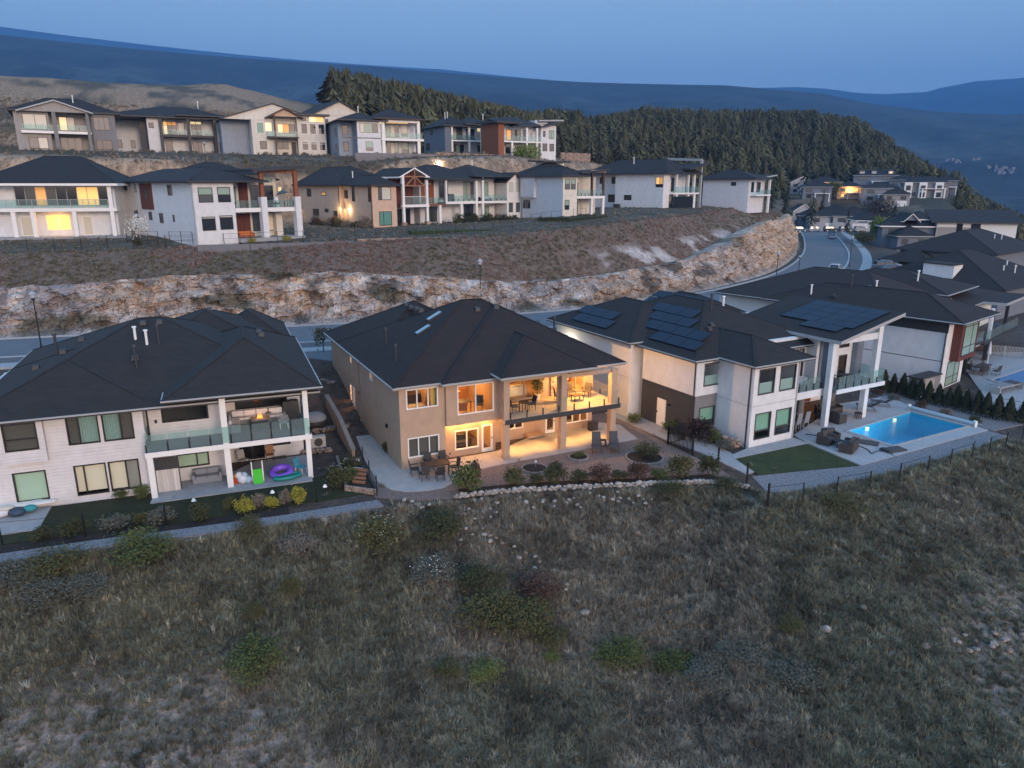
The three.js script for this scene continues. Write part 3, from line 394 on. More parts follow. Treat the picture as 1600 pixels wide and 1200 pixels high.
// ---------------------------------------------------------------- the lit tan house in the middle
const WARM = [1, 0.48, 0.125];
const HM = new House('tan_house', 'tan stucco house with lit warm rooms, covered deck and black fascia, in the centre', -7.21, 0, -44.66, 26, { near: true, frame: M.trimW, roof: M.roofM, fascia: M.trimT, gutter: M.trimG });
(function (h) {
  const t = M.tan;
  h.vol(0, 3.1, 0, 19.4, -0.5, 5.49, t, { floors: [2.9] }); h.vol(3.102, 7.15, -0.25, 7.5, 2.62, 5.49, t, { base: true }); h.vol(3.104, 7.15, 0.9, 7.5, -0.4, 2.61, t);
  h.vol(7.152, 16, 2.3, 15, -0.4, 5.49, t, { floors: [2.93] }); h.vol(3.106, 11, 7.52, 19.4, 1, 5.48, t, { skip: 'F' });
  h.box('interior_wall', 13.25, 13.37, 2.47, 8, 2.95, 5.46, M.amber); h.box('interior_wall', 7.3, 15.85, 8, 8.12, 2.95, 5.46, M.amber); h.box('interior_wall', 10.6, 10.72, 2.47, 7, -0.2, 2.7, M.amber); h.box('interior_wall', 3.3, 7, 5.4, 5.5, 2.65, 5.45, std([0.42, 0.22, 0.07], 0.9)); h.box('interior_wall', 3.3, 7, 5.2, 5.3, -0.3, 2.55, M.amber); h.box('interior_wall', 7.3, 15.8, 7, 7.1, -0.2, 2.7, M.amber);
  h.win('F', 0, 0.46, 2.64, 4.07, 5.42, { v: [0.335, 0.68] }); h.win('F', 0, 0.46, 2.64, 0.75, 2.13, { v: [0.335, 0.68], blind: [[0, 1, M.screen]] });
  h.win('F', -0.25, 3.88, 6.52, 3.3, 5.34, { v: [0.5] }); h.win('F', 0.9, 4.1, 5.87, 0.41, 1.82, { v: [0.5] });
  h.door('F', 0.9, 6.1, 6.94, -0.02, 1.98, M.trimW, { glass: true, hole: true });
  h.win('F', 2.3, 8.75, 11.5, 2.97, 5.2, { v: [0.5], frame: M.trimT }); h.win('F', 2.3, 12.85, 13.2, 3.0, 5.25, { frame: M.trimT }); h.win('F', 2.3, 13.72, 15.15, 2.97, 4.95, { v: [0.5], frame: M.trimT });
  h.win('F', 2.3, 8.5, 10.05, 0.78, 1.9, { v: [0.55] }); h.door('F', 2.3, 11.92, 12.72, 0.0, 2.0, M.trimW, { glass: true, hole: true }); h.win('F', 2.3, 13.6, 15.62, 0.55, 1.75, { v: [0.33, 0.66] });
  h.win('L', 0, 6.2, 6.9, 4.55, 5.3); h.win('L', 0, 12.1, 12.6, 4.55, 5.2, {}); h.win('L', 0, 11.7, 12.3, 0.75, 2.7, {}); h.win('L', 0, 12.6, 13.2, 0.75, 2.7, {});
  // stone chimney breast on the deck, floating hearth under it
  const st = new MB(), r = rng(4); for (let y = 2.97; y < 5.4; y += 0.2) { let x = 12.28; while (x < 12.78) { const w = Math.min(0.16 + r() * 0.14, 12.8 - x); st.box(x, x + w - 0.015, y, y + 0.185, -2.296, -2.2 + r() * 0.06); x += w; } } st.build('stone_pier', M.stoneP, h.g);
  h.box('hearth', 10.1, 11.5, 1.5, 2.297, 0.16, 0.34, M.tan); h.box('heat_pump', 15.2, 15.9, 1.2, 1.6, 0.05, 0.75, M.charcoal);
  // deck and columns
  const dk = new MB(); dk.box(7.16, 15.9, 2.6, 2.93, -2.296, 0.95); dk.box(6.8, 15.9, 2.6, 2.93, 0.95, 1.48); dk.build('deck', M.deckTan, h.g);
  const fb = new MB(); fb.box(6.78, 15.94, 2.58, 2.9, 1.482, 1.56); fb.box(15.902, 15.98, 2.58, 2.9, -2.29, 1.481); fb.build('deck_beam', M.charcoal, h.g);
  const cm = M.tan; h.col(6.75, 7.18, -1.38, -0.95, 0, 2.6, cm); h.col(6.75, 7.18, -1.38, -0.95, 2.93, 5.75, cm); h.col(11.15, 11.6, -1.38, -0.95, 0, 2.6, cm); h.col(11.15, 11.6, -1.38, -0.95, 2.93, 5.75, cm); h.col(15.25, 15.7, -1.38, -0.95, 0, 2.6, cm); h.col(15.25, 15.7, -1.38, -0.95, 2.93, 5.48, cm);
  h.box('beam', 7.19, 11.14, -1.3, -1.02, 5.42, 5.74, cm); h.box('beam', 11.61, 15.24, -1.25, -1.0, 5.2, 5.48, cm);
  h.rail([[7.2, -1.45], [15.84, -1.45], [15.84, 2.25]], 2.93, { sp: 1.24, ph: 0.44, drop: 0.34, h: 1.0, glass: M.clearRail }); h.rail([[6.82, -1.4], [6.82, -0.3]], 2.93, { ph: 0, h: 1.0, glass: M.clearRail });
  // roofs
  h.hip(-0.45, 16.5, -0.3, 15.4, 5.7, [7.4, 7.55], [9.0, 7.55], 9.72, {}); h.hip(2.7, 16.8, -0.8, 14.2, 5.704, [9.75, 6.35], [9.75, 6.35], 9.4); h.hip(6.3, 13.6, -1.95, 9, 5.95, [9.95, 1.75], [9.95, 5], 7.85);
  h.hip(-0.44, 12.0, 7.6, 20, 5.706, [5.75, 13.8], [5.75, 13.8], 8.93);
  // skylights on the left slope, vents along the ridge
  for (const [x, b] of [[5.2, 7.45], [3.85, 6.18]]) { const y = 5.7 + 0.512 * (x + 0.45), f = 0.512; const q = (dx, db, dy) => V(x + dx, y + dx * f + dy, -(b + db)); new MB().hexa([q(-0.56, -0.32, 0.0), q(0.56, -0.32, 0.0), q(0.56, 0.32, 0.0), q(-0.56, 0.32, 0.0)], [q(-0.56, -0.32, 0.12), q(0.56, -0.32, 0.12), q(0.56, 0.32, 0.12), q(-0.56, 0.32, 0.12)]).build('skylight', M.charcoal, h.g); const sk = h.g.children[h.g.children.length - 1]; new MB().quad(q(-0.5, -0.26, 0.125), q(0.5, -0.26, 0.125), q(0.5, 0.26, 0.125), q(-0.5, 0.26, 0.125)).build('pane', phy([0.30, 0.42, 0.46], 0.08, { ior: 1.9 }), sk); }
  for (const [x, b] of [[5.1, 13.6], [5.1, 12.5], [5.2, 11.4], [5.2, 10.4]]) h.vent(x, b, 5.7 + 0.515 * (x + 0.45)); for (const [x, b, y] of [[8.2, 6.3, 9.1], [9.6, 6.0, 9.22], [11.0, 6.0, 8.7], [12.6, 5.0, 7.9]]) h.vent(x, b, y); h.vent(1.6, 7.9, 6.75, 'black'); h.vent(1.0, 3.6, 6.4, 'black'); h.vent(14.3, 5.4, 7.05, 'black');
  h.downpipe(-0.06, 10, 0.4, 5.5, M.trimT); h.downpipe(11.1, -0.9, 2.95, 5.7, M.trimT);
  new MB().box(-0.14, -0.02, 2.1, 2.35, -3.0, -2.82).build('wall_lamp', M.blackMetal, h.g); new MB().box(-0.14, -0.02, 2.6, 2.85, -10.2, -10.02).build('wall_lamp', M.blackMetal, h.g); new MB().box(3.32, 3.42, 0.55, 0.68, -0.0, 0.04).build('wall_socket', M.charcoal, h.g);
  // light: deck ceiling, patio pots, pots under the bay, rooms
  for (const [x, b, cd] of [[9.4, 0.5, 84], [13.9, 0.6, 84]]) h.lamp(x, b, x < 13.5 ? 5.74 : 5.49, WARM, cd);
  for (const x of [8.4, 10.3, 12.6, 14.6]) h.lamp(x, -0.1, 2.595, WARM, 46, { spot: 0.56 });
  h.lamp(14.3, 1.3, 2.593, WARM, 9); h.lamp(9.2, 1.3, 2.593, WARM, 8);
  for (const x of [3.9, 5.0, 6.4]) h.lamp(x, 0.5, 2.615, WARM, 6.5);
  bulbIn(h, 5.2, 3.2, 5.15, 22); bulbIn(h, 9.6, 5.6, 5.2, 24); bulbIn(h, 14.5, 4.2, 5.0, 22); bulbIn(h, 5.2, 3.0, 2.3, 18); bulbIn(h, 1.7, 3.8, 5.1, 7); bulbIn(h, 12.2, 4.2, 2.3, 10); bulbIn(h, 1.4, 12.2, 5.0, 9); bulbIn(h, 1.4, 12.4, 2.5, 14);
  h.finish();
})(HM);
function bulbIn(h, x, b, y, cd) { new MB().sph(x, y, -b, 0.13).build('pendant_lamp', M.lit, h.g); bulb(h.g, x, y - 0.2, -b, WARM, cd); }

// ---------------------------------------------------------------- white lap-sided house on the left
const HL = new House('white_house', 'white lap-sided house at the left edge with dark hip roof and grey deck', -21.36, 0, -39.92, 21.5, { near: true, frame: M.trimB, roof: M.roofL, fascia: M.charcoal, gutter: M.trimG });
(function (h) {
  const s = M.siding, w = M.trimW;
  h.vol(-9.6, 0, 1.3, 14, -0.4, 5.41, s, { floors: [2.9] }); h.vol(-7.3, -5.05, 0.92, 1.29, 2.9, 5.4, s, { skip: 'B', base: true }); h.vol(0.002, 4.35, 2.35, 14.2, -0.2, 5.9, s, { floors: [2.93] }); h.vol(4.352, 9.3, 4.9, 19.5, -0.2, 5.9, s, { floors: [2.93] }); h.vol(-9.3, 4.35, 13.9, 20, -0.2, 5.39, s);
  h.win('F', 0.92, -7.0, -5.35, 3.65, 5.26, { v: [], h: [0.42], blind: [[0, 1, M.screen]], pane: [M.glass] }); h.win('F', 1.3, -7.0, -5.35, 0.45, 2.26, { blind: [[0, 1, M.blindG]] });
  h.win('F', 1.3, -3.98, -2.34, 3.54, 5.37, { v: [0.38], blind: [[0, 1, M.screen], [0, 1, M.curtain, 7]] }); h.win('F', 1.3, -2.16, -0.55, 3.54, 5.37, { v: [0.58], blind: [[0, 1, M.curtain, 7], [0, 1, M.screen]] });
  h.win('F', 1.3, -3.96, -2.29, 0.39, 2.28, { v: [0.31], blind: [[0.1, 1, M.blindC]] }); h.win('F', 1.3, -2.18, -0.55, 0.41, 2.28, { v: [0.57], blind: [[0.05, 1, M.blindC], [0, 1, M.taupe]] });
  h.win('F', 2.35, 0.9, 3.55, 4.0, 5.5, { v: [0.5] }); h.win('F', 2.35, 1.45, 3.3, 0.95, 1.85, { v: [0.62], blind: [[0, 1, M.blindG]] });
  h.win('F', 4.9, 5.13, 8.45, 3.63, 5.02, { v: [0.5], frame: M.blackMetal }); h.win('F', 4.9, 5.12, 6.72, 0.02, 2.0, { v: [0.5] }); h.win('F', 4.9, 6.85, 8.45, 0.8, 1.9, { v: [0.5] });
  h.win('L', -9.6, 3, 4.5, 3.6, 5, {});
  new MB().box(0.34, 1.58, -0.05, 1.5, -0.96, -0.88).build('privacy_screen', std([0.66, 0.62, 0.58], 0.7, { map: T.board }), h.g); new MB().box(0.34, 1.58, 1.5, 2.25, -0.95, -0.89).build('privacy_screen', M.charcoal, h.g, 'dark upper band of the white privacy screen');
  h.box('screen_post', 0.28, 0.34, 0.88, 0.96, 0, 2.3, M.charcoal); h.box('screen_post', 1.58, 1.64, 0.88, 0.96, 0, 2.3, M.charcoal);
  const dk = new MB(); dk.box(0.03, 9.4, 2.66, 2.93, -2.346, -0.08); dk.box(4.36, 9.4, 2.66, 2.93, -4.896, -2.35); dk.build('deck', M.deckGrey, h.g);
  const fa = new MB(); fa.box(-0.02, 9.46, 2.64, 2.95, -0.078, 0.0); fa.box(9.402, 9.46, 2.64, 2.95, -4.9, -0.08); fa.build('deck_beam', w, h.g);
  h.col(0.04, 0.36, 0.03, 0.35, 0, 2.64, w); h.col(4.26, 4.6, 0.1, 0.44, 0, 2.655, w); h.col(4.26, 4.6, 0.1, 0.44, 2.93, 5.89, w); h.col(9.06, 9.36, 0.1, 0.4, 0, 2.655, w); h.col(9.06, 9.36, 0.1, 0.4, 2.93, 5.89, w);
  h.rail([[0.08, 2.3], [0.08, 0.04], [9.38, 0.04], [9.38, 4.85]], 2.93, { sp: 1.16, ph: 0.5, h: 1.1 });
  h.hip(-9.2, 0.95, 0.55, 14, 5.6, [-4.1, 5.6], [-4.1, 9], 7.75); h.hip(-9.19, 10.1, -2.2 + 2.6, 20.8, 5.606, [-0.4, 10.2], [1.0, 10.2], 9.3); h.hip(1.25, 10.2, -0.35, 16, 6.1, [6.1, 5.0], [6.1, 9], 8.5); h.hip(-2.5, 9.9, 7.5, 22.8, 6.106, [3.7, 14.2], [3.7, 15.2], 8.95); h.hip(4.2, 9.85, 14, 23.2, 6.11, [7.0, 17.5], [7.0, 19.5], 8.1);
  h.vent(-0.1, 9.3, 9.05); h.vent(0.9, 9.3, 9.05); h.vent(-0.5, 7.6, 8.35, 'pipe'); h.vent(0.2, 6.9, 8.2, 'pipe'); h.vent(0.9, 6.9, 8.1, 'black'); h.vent(-0.4, 5.2, 7.55); h.vent(-0.3, 4.4, 7.3, 'black'); h.vent(-5.0, 9.2, 7.5); h.vent(-6.3, 7.6, 6.9); h.vent(-5.7, 11, 7.2, 'black'); h.vent(-4.2, 11.4, 7.85); h.vent(7.2, 9, 8.0); h.vent(7.3, 8.1, 7.95); h.vent(4.0, 15.2, 8.8);
  h.downpipe(0.12, 2.25, 2.95, 5.8, M.trimB); h.box('wall_lamp', 0.5, 0.62, 2.24, 2.349, 4.05, 4.25, M.blackMetal);
  h.finish();
})(HL);

// ---------------------------------------------------------------- white and blue-grey modern house with solar panels, right of centre
const HR = new House('modern_house', 'white modern house right of centre with solar panels and charcoal lower walls', 16.76, 0, -48.76, 29, { near: true, frame: std([0.06, 0.06, 0.06], 0.4), roof: M.roofR, fascia: M.charcoal, gutter: M.trimG });
(function (h) {
  const w = M.white, d = M.dark;
  h.vol(0, 4.4, 0, 10, -0.3, 5.94, w, { floors: [2.95] }); h.vol(-2.1, -0.004, 3.4, 9.4, -0.4, 3.28, M.greyWall, { label: 'charcoal lower wall' }); h.vol(-2.15, 0.3, 3.36, 9.4, 3.282, 5.9, w, { base: true }); h.box('wall', -2.13, -2.102, 3.43, 9.38, -0.3, 3.27, d, { label: 'charcoal side wall' });
  h.vol(-1.3, 2, 9.42, 9.78, -0.2, 5.9, M.greyWall); h.vol(-3.1, 3, 9.8, 20.5, 0, 6.08, w); h.vol(4.402, 9.5, 3.6, 12, 2.93, 6.6, w); h.vol(4.404, 15, 6, 14, -0.2, 2.92, w); h.vol(9.502, 15.0, 2.6, 14, 2.955, 6.6, w); h.box('wall', 9.8, 11.3, 2.5, 2.597, 2.96, 6.5, M.slate); h.box('wall', 13.75, 15.0, 2.5, 2.597, 2.96, 6.5, M.slate); h.box('wall', -1.29, -1.262, 9.45, 9.78, 0, 4.6, d);
  h.win('F', 0, 0.44, 2.04, 3.85, 5.72, { blind: [[0, 0.45, M.curtain]] }); h.win('F', 0, 2.55, 4.16, 3.85, 5.74, { blind: [[0, 0.45, M.curtain]] }); h.win('F', 0, 0.42, 2.0, 0.55, 2.5, { h: [0.32], blind: [[0.32, 1, std([0.22, 0.42, 0.33], 0.9)]] }); h.win('F', 0, 2.49, 4.09, 0.57, 2.5, { h: [0.32], blind: [[0.32, 1, std([0.22, 0.42, 0.33], 0.9)]] });
  h.win('F', 3.36, -1.45, 0.1, 3.92, 5.65, { blind: [[0, 0.45, M.curtain]] }); h.win('F', 3.4, -1.64, -0.1, 0.8, 2.35, { blind: [[0.3, 1, std([0.22, 0.42, 0.33], 0.9)]] });
  h.door('L', -2.13, 6.45, 7.45, 0.05, 2.2, M.trimW); new MB().box(-2.26, -2.13, 1.9, 2.05, -6.2, -5.95).build('wall_lamp', M.blackMetal, h.g);
  h.win('F', 3.6, 5.0, 7.2, 4.9, 5.6, {}); h.win('F', 3.6, 7.7, 8.6, 2.95, 5.6, { frame: M.trimB }); h.win('F', 3.6, 8.75, 9.3, 2.95, 5.6, { blind: [[0, 1, M.blindC]] }); h.win('F', 2.6, 12.1, 13.3, 5.5, 6.1, {}); h.win('F', 2.6, 12.2, 13.2, 2.97, 4.9, {});
  h.win('F', 6, 5.0, 6.6, 0, 2.3, { v: [0.5] }); h.win('F', 6, 7.2, 9.4, 0, 2.3, { v: [0.33, 0.66] });
  new MB().box(10.2, 13.6, 0.05, 2.6, -5.99, -5.9).build('cedar_wall', M.cedar, h.g, 'orange cedar cladding under the deck');
  const dk = new MB(); dk.box(4.42, 9.3, 2.5, 2.93, -3.59, -1.22); dk.box(9.302, 14.9, 2.7, 2.94, -4.59, -0.3); dk.build('deck', M.deckGrey, h.g); const f = new MB(); f.box(4.402, 9.3, 2.42, 2.98, -1.218, -1.12); f.box(9.2, 14.95, 2.66, 2.99, -0.298, -0.2); f.box(14.902, 14.98, 2.66, 2.99, -2.59, -0.29); f.build('deck_beam', w, h.g);
  h.col(8.6, 9.02, 0.5, 0.9, -0.1, 6.85, w); h.col(13.2, 13.65, 0.6, 1.05, -0.1, 2.69, w); h.col(13.85, 14.35, 0.5, 0.9, 2.95, 7.9, w); new MB().poly([V(8.6, 6.5, -2.4), V(15.1, 6.5, -2.4), V(15.1, 8.1, -2.4), V(8.6, 6.72, -2.4)]).build('wall', w, h.g); h.box('wall', 9.03, 9.3, 0.9, 1.7, 2.99, 6.8, M.slate); h.box('beam', 9.31, 13.69, 0.45, 0.7, 6.5, 7.0, w);
  h.col(8.6, 9.2, 3.0, 3.5, 0, 2.49, M.greyWall); h.col(13.2, 13.7, 3.6, 4.1, 0, 2.69, M.greyWall);
  h.rail([[4.5, 1.16], [8.5, 1.16]], 2.93, { sp: 0.8, ph: 0.55 }); h.rail([[9.3, 0.26], [14.85, 0.26], [14.85, 2.5]], 2.94, { sp: 0.95, ph: 0.5 });
  h.hip(-0.55, 5.5, -0.5, 8, 6.15, [2.45, 2.7], [2.45, 6], 7.5); h.hip(-2.75, 11.0, 2.9, 19.5, 6.1, [4.2, 9.6], [4.2, 13.4], 9.0); h.hip(-3.6, 6, 9.3, 21.6, 6.3, [1.6, 14.2], [1.6, 17], 8.5); h.hip(6, 12, 12.5, 21, 7.0, [9, 15.5], [9, 18], 8.4);
  h.slope(8.35, 15.6, -0.3, 10.5, [6.95, 8.5, 8.5, 6.95], 0.26, M.roofR, M.trimG);
  h.vent(2.4, 5.6, 7.3); h.vent(3.6, 8.3, 8.5, 'black'); h.vent(5.6, 9.0, 8.5, 'pipe'); h.vent(1.8, 6.3, 7.7); h.vent(1.2, 5.9, 7.5); h.vent(6.2, 7.5, 8.0);
  h.downpipe(-0.03, 0.3, 0, 6, M.charcoal); h.downpipe(4.43, -0.02, 0, 5.9, M.trimG); h.downpipe(-2.17, 3.5, 0, 6, M.charcoal);
  // solar modules: on the left slope of the big roof and on the mono-pitch roof
  const mod = (o, du, dv) => { const n = new THREE.Vector3().crossVectors(du, dv).normalize(); if (n.y < 0) n.negate(); const q = (i, j, k) => o.clone().addScaledVector(du, i).addScaledVector(dv, j).addScaledVector(n, k); new MB().hexa([q(0.01, 0.01, 0.07), q(0.99, 0.01, 0.07), q(0.99, 0.99, 0.07), q(0.01, 0.99, 0.07)], [q(0.01, 0.01, 0.115), q(0.99, 0.01, 0.115), q(0.99, 0.99, 0.115), q(0.01, 0.99, 0.115)]).build('solar_panel', M.solar, h.g); };
  const k1 = 2.9 / 6.95, P1 = (x, b) => V(x, 6.1 + k1 * (x + 2.75), -b); for (const [x, b0, n] of [[-1.9, 4.0, 3], [-0.75, 4.6, 4], [0.4, 7.2, 3], [1.55, 8.2, 3]]) for (let i = 0; i < n; i++) mod(P1(x, b0 + i * 1.72), V(1.095, 1.095 * k1, 0), V(0, 0, -1.72));
  const k2 = 2.2 / 5.2, P2 = (x, b) => V(x, 6.3 + k2 * (x + 3.6), -b); for (const [x, b0, n] of [[-2.9, 13.4, 3], [-1.75, 14.2, 3]]) for (let i = 0; i < n; i++) mod(P2(x, b0 + i * 1.72), V(1.095, 1.095 * k2, 0), V(0, 0, -1.72));
  const k3 = 1.55 / 7.25, P3 = (x, b) => V(x, 6.95 + k3 * (x - 8.35), -b); for (const [x, b0, n] of [[9.6, 1.2, 2], [10.7, 0.6, 4], [11.8, 0.6, 4], [12.9, 0.6, 4], [14.0, 0.6, 4]]) for (let i = 0; i < n; i++) mod(P3(x, b0 + i * 1.72), V(1.095, 1.095 * k3, 0), V(0, 0, -1.72));
  const k4 = 1.4 / 3, P4 = (x, b) => V(x, 7.0 + k4 * (x - 6), -b); for (let i = 0; i < 4; i++) for (const x of [6.4, 7.5]) mod(P4(x, 13.4 + i * 1.72), V(1.0, 1.0 * k4, 0), V(0, 0, -1.72));
  h.box('joint', 0.02, 4.38, -0.006, -0.001, 3.05, 3.09, M.trimG); h.box('joint', -0.006, -0.001, 0.02, 3.3, 3.05, 3.09, M.trimG); h.box('joint', -3.106, -3.101, 9.82, 20, 3.3, 3.34, M.trimG);
  // lit wall lamp near the street end
  new MB().box(-3.3, -3.11, 4.3, 4.6, -18.3, -18.05).build('wall_lamp', M.litPale, h.g); bulb(h.g, -3.55, 4.35, -18.17, [1, 0.85, 0.6], 14);
  bulb(h.g, 12, 2.4, -4.6, WARM, 8); new MB().cyl(12, 2.66, 2.69, -4.6, 0.08).build('ceiling_light', M.lit, h.g);
  h.finish();
})(HR);

// ---------------------------------------------------------------- far right: white house with dark red box windows, then roofs beyond
const H2 = new House('red_box_house', 'white house with dark red box window and green blinds beside the second pool', 39.0, 0, -64.2, 40, { near: false, roof: M.roofR2, fascia: M.charcoal, gutter: M.trimG });
(function (h) {
  h.vol(0, 5, 0, 14, -0.5, 6.2, M.white); h.vol(5.002, 12, 3.5, 14, -0.3, 6.2, M.white); h.vol(-0.02, 3, 13.9, 24, 0.5, 6.2, M.white);
  h.box('wall', -0.06, -0.003, -0.04, 14, 5.25, 6.18, M.charcoal); h.box('red_frame', 1.25, 5.3, -0.75, -0.003, 2.55, 6.15, M.redwood);
  h.win('F', -0.751, 1.75, 4.95, 2.95, 6.0, { v: [0.62], h: [0.28, 0.9], pane: [M.paneGreen], hole: false }); h.win('F', 0, 1.1, 4.1, 0.1, 2.4, { v: [0.6], h: [0.35], pane: [M.paneGreen] });
  h.box('joint', -0.012, -0.002, 0.05, 13.9, 2.6, 2.66, M.charcoal);
  h.box('deck', 5.0, 11.5, 0.5, 3.5, 2.7, 2.95, M.charcoal); h.rail([[5.1, 0.55], [11.4, 0.55]], 2.95, { sp: 1.5, ph: 0 }); h.col(8.2, 8.5, 0.7, 1.0, 0, 2.7, M.charcoal); h.col(6.2, 6.5, 1, 1.3, 2.95, 6.0, M.trimW); h.win('F', 3.5, 5.6, 9.2, 2.95, 5.4, { v: [0.33, 0.66], pane: [M.paneMid] }); h.win('F', 3.5, 5.6, 11, 0, 2.3, { v: [0.25, 0.5, 0.75], pane: [M.paneMid] });
  h.hip(-1.2, 7.6, -1.6, 18, 6.5, [3.2, 3.4], [3.2, 13], 8.3); h.hip(-1.1, 14, 5, 24, 6.52, [7.5, 11], [7.5, 17], 9.3);
  h.vent(0.4, 11, 7.3); h.vent(0.6, 13.5, 7.4, 'pipe'); h.vent(3.5, 9, 8.2); h.vent(2.6, 10.4, 8.1, 'black'); h.vent(4.2, 8.6, 8.0, 'pipe'); h.downpipe(-0.05, 0.1, 0, 5.25, M.charcoal);
  h.finish();
})(H2);
const H3 = new House('raised_roof_house', 'dark-roofed house with a raised clerestory roof and white upper deck at right edge', 46.3, -0.6, -75.5, 44, { near: false, roof: M.roofR2, fascia: M.charcoal, gutter: M.trimG });
(function (h) {
  h.vol(0, 14, 0, 15, -0.5, 6.4, M.white); h.vol(-0.5, 9, 2.5, 12, 6.4, 7.7, M.charcoal); h.hip(-1.2, 9.6, 0.6, 15, 7.7, [4, 6.5], [4, 10], 9.4); h.hip(-1, 16, -1, 17, 6.42, [7, 8], [9, 8], 8.1);
  h.slope(6, 16, -3.2, 0.4, [6.5, 6.5, 6.42, 6.42], 0.3, M.roofR2, M.trimG); h.box('deck', 0.5, 14, -3, -0.003, 2.7, 3, M.charcoal); h.rail([[0.6, -2.95], [13.8, -2.95]], 3, { sp: 1.6, ph: 0 }); h.col(3, 3.3, -2.8, -2.5, 3, 6.2, M.trimW); h.col(9, 9.3, -2.8, -2.5, 3, 6.2, M.charcoal); h.col(3, 3.4, -2.8, -2.4, -0.2, 2.7, M.charcoal);
  h.win('F', 0, 1, 4.4, 3, 5.6, { v: [0.33, 0.66] }); h.win('F', 0, 5.4, 8.4, 3, 5.6, { v: [0.5] }); h.win('F', 0, 1, 8, 0, 2.3, { v: [0.25, 0.5, 0.75] }); h.vent(1.5, 4.5, 8.5, 'tall'); h.vent(1.9, 4.9, 8.6); h.finish();
})(H3);
const H4 = new House('parapet_house', 'large dark-roofed house with a white roof box above the parked cars', 67, -1.8, -100, 38, { near: false, roof: M.roofR, fascia: M.charcoal });
(function (h) {
  h.vol(0, 20, 0, 18, -1.5, 6, M.slate); h.hip(-1, 21, -1, 19, 6.1, [8, 9], [12, 9], 10.4); h.vol(0.6, 3.6, 6.5, 10.7, 5.5, 8.8, M.white); h.slope(0.4, 3.8, 6.3, 10.9, [8.85, 8.85, 8.95, 8.95], 0.12, M.roofR, M.trimB);
  for (const [x, b, k] of [[9, 3, 'pipe'], [10.5, 2, 'tall'], [13, 4, 'pipe'], [9.6, 4.4, 'box'], [12, 2.6, 'box']]) h.vent(x, b, 6.1 + 0.37 * (b + 1) + 0.1, k); h.win('L', 0, 3, 6, 3, 5, {}); h.finish();
})(H4);
const H5 = new House('long_dark_house', 'dark-roofed house with a pale garage front in the middle right distance', 85.5, 0, -131, 40, { near: false, roof: M.roofR, fascia: M.charcoal });
(function (h) { h.vol(0, 24, 0, 16, -2, 6.2, M.slate); h.hip(-1, 25, -1, 17, 6.3, [8, 8], [16, 8], 9.9); h.box('garage_door', -0.08, -0.003, 9, 14, -1, 2.4, M.trimW); h.win('L', 0, 2, 5, 3, 5, {}); h.vent(12, 4, 8.2, 'pipe'); h.vent(14, 3.4, 8.0, 'tall'); h.vent(17, 5, 8.6); h.hip(-5, 5, 8, 18, 4.4, [-0.5, 13], [1, 13], 6.6); h.finish(); })(H5);
const H6 = new House('mono_pitch_house', 'long house with a pale wall band under a flat dark roof at right', 106, 1.0, -186, -22, { near: false, roof: M.roofR, fascia: M.charcoal });
(function (h) { h.vol(0, 17, 0, 14, -3, 8.3, M.trimW); h.slope(-1.5, 18.5, -1.2, 15, [8.5, 8.5, 11, 11], 0.3); h.box('wall', -0.05, 9.5, -0.06, -0.003, -2, 7.1, M.taupe); h.win('F', -0.06, 4.3, 5.6, 5.2, 8, {}); h.win('F', -0.06, 7.4, 9.4, 5.8, 8, { v: [0.5] }); h.finish(); })(H6);
const H7 = new House('blue_trim_house', 'slate-blue house with white trimmed gutters and a lit porch lamp', 94.5, 2.5, -190, -14, { near: false, roof: M.roofR, fascia: M.trimW });
(function (h) {
  h.vol(0, 12, 0, 14, -2, 5.6, M.slate); h.vol(5, 12, 3, 12, 5.6, 7.2, M.slate); h.hip(-0.7, 12.7, -0.7, 14, 5.7, [5, 7], [7, 7], 8.0, { fascia: M.trimW, t: 0.3 }); h.gable(5, 8, -0.2, 12, 7.3, 8.8, M.slate, { fascia: M.trimW }); h.hip(7.2, 12.9, 2.4, 14, 7.3, [10, 8], [10, 8], 9.2, { fascia: M.trimW, t: 0.3 }); h.hip(-5, 3, 8, 20, 6.6, [-1, 12], [-1, 15], 8.6);
  new MB().box(8.3, 8.5, 6.4, 6.7, -2.99, -2.8).build('wall_lamp', M.litPale, h.g); bulb(h.g, 8.4, 6.5, -2.5, [1, 0.85, 0.65], 6); h.win('F', 0, 1.5, 4, 3, 4.8, { pane: [M.paneMid] }); h.win('F', 3, 9.5, 11, 6, 7, { pane: [M.paneMid] }); h.finish();
})(H7);
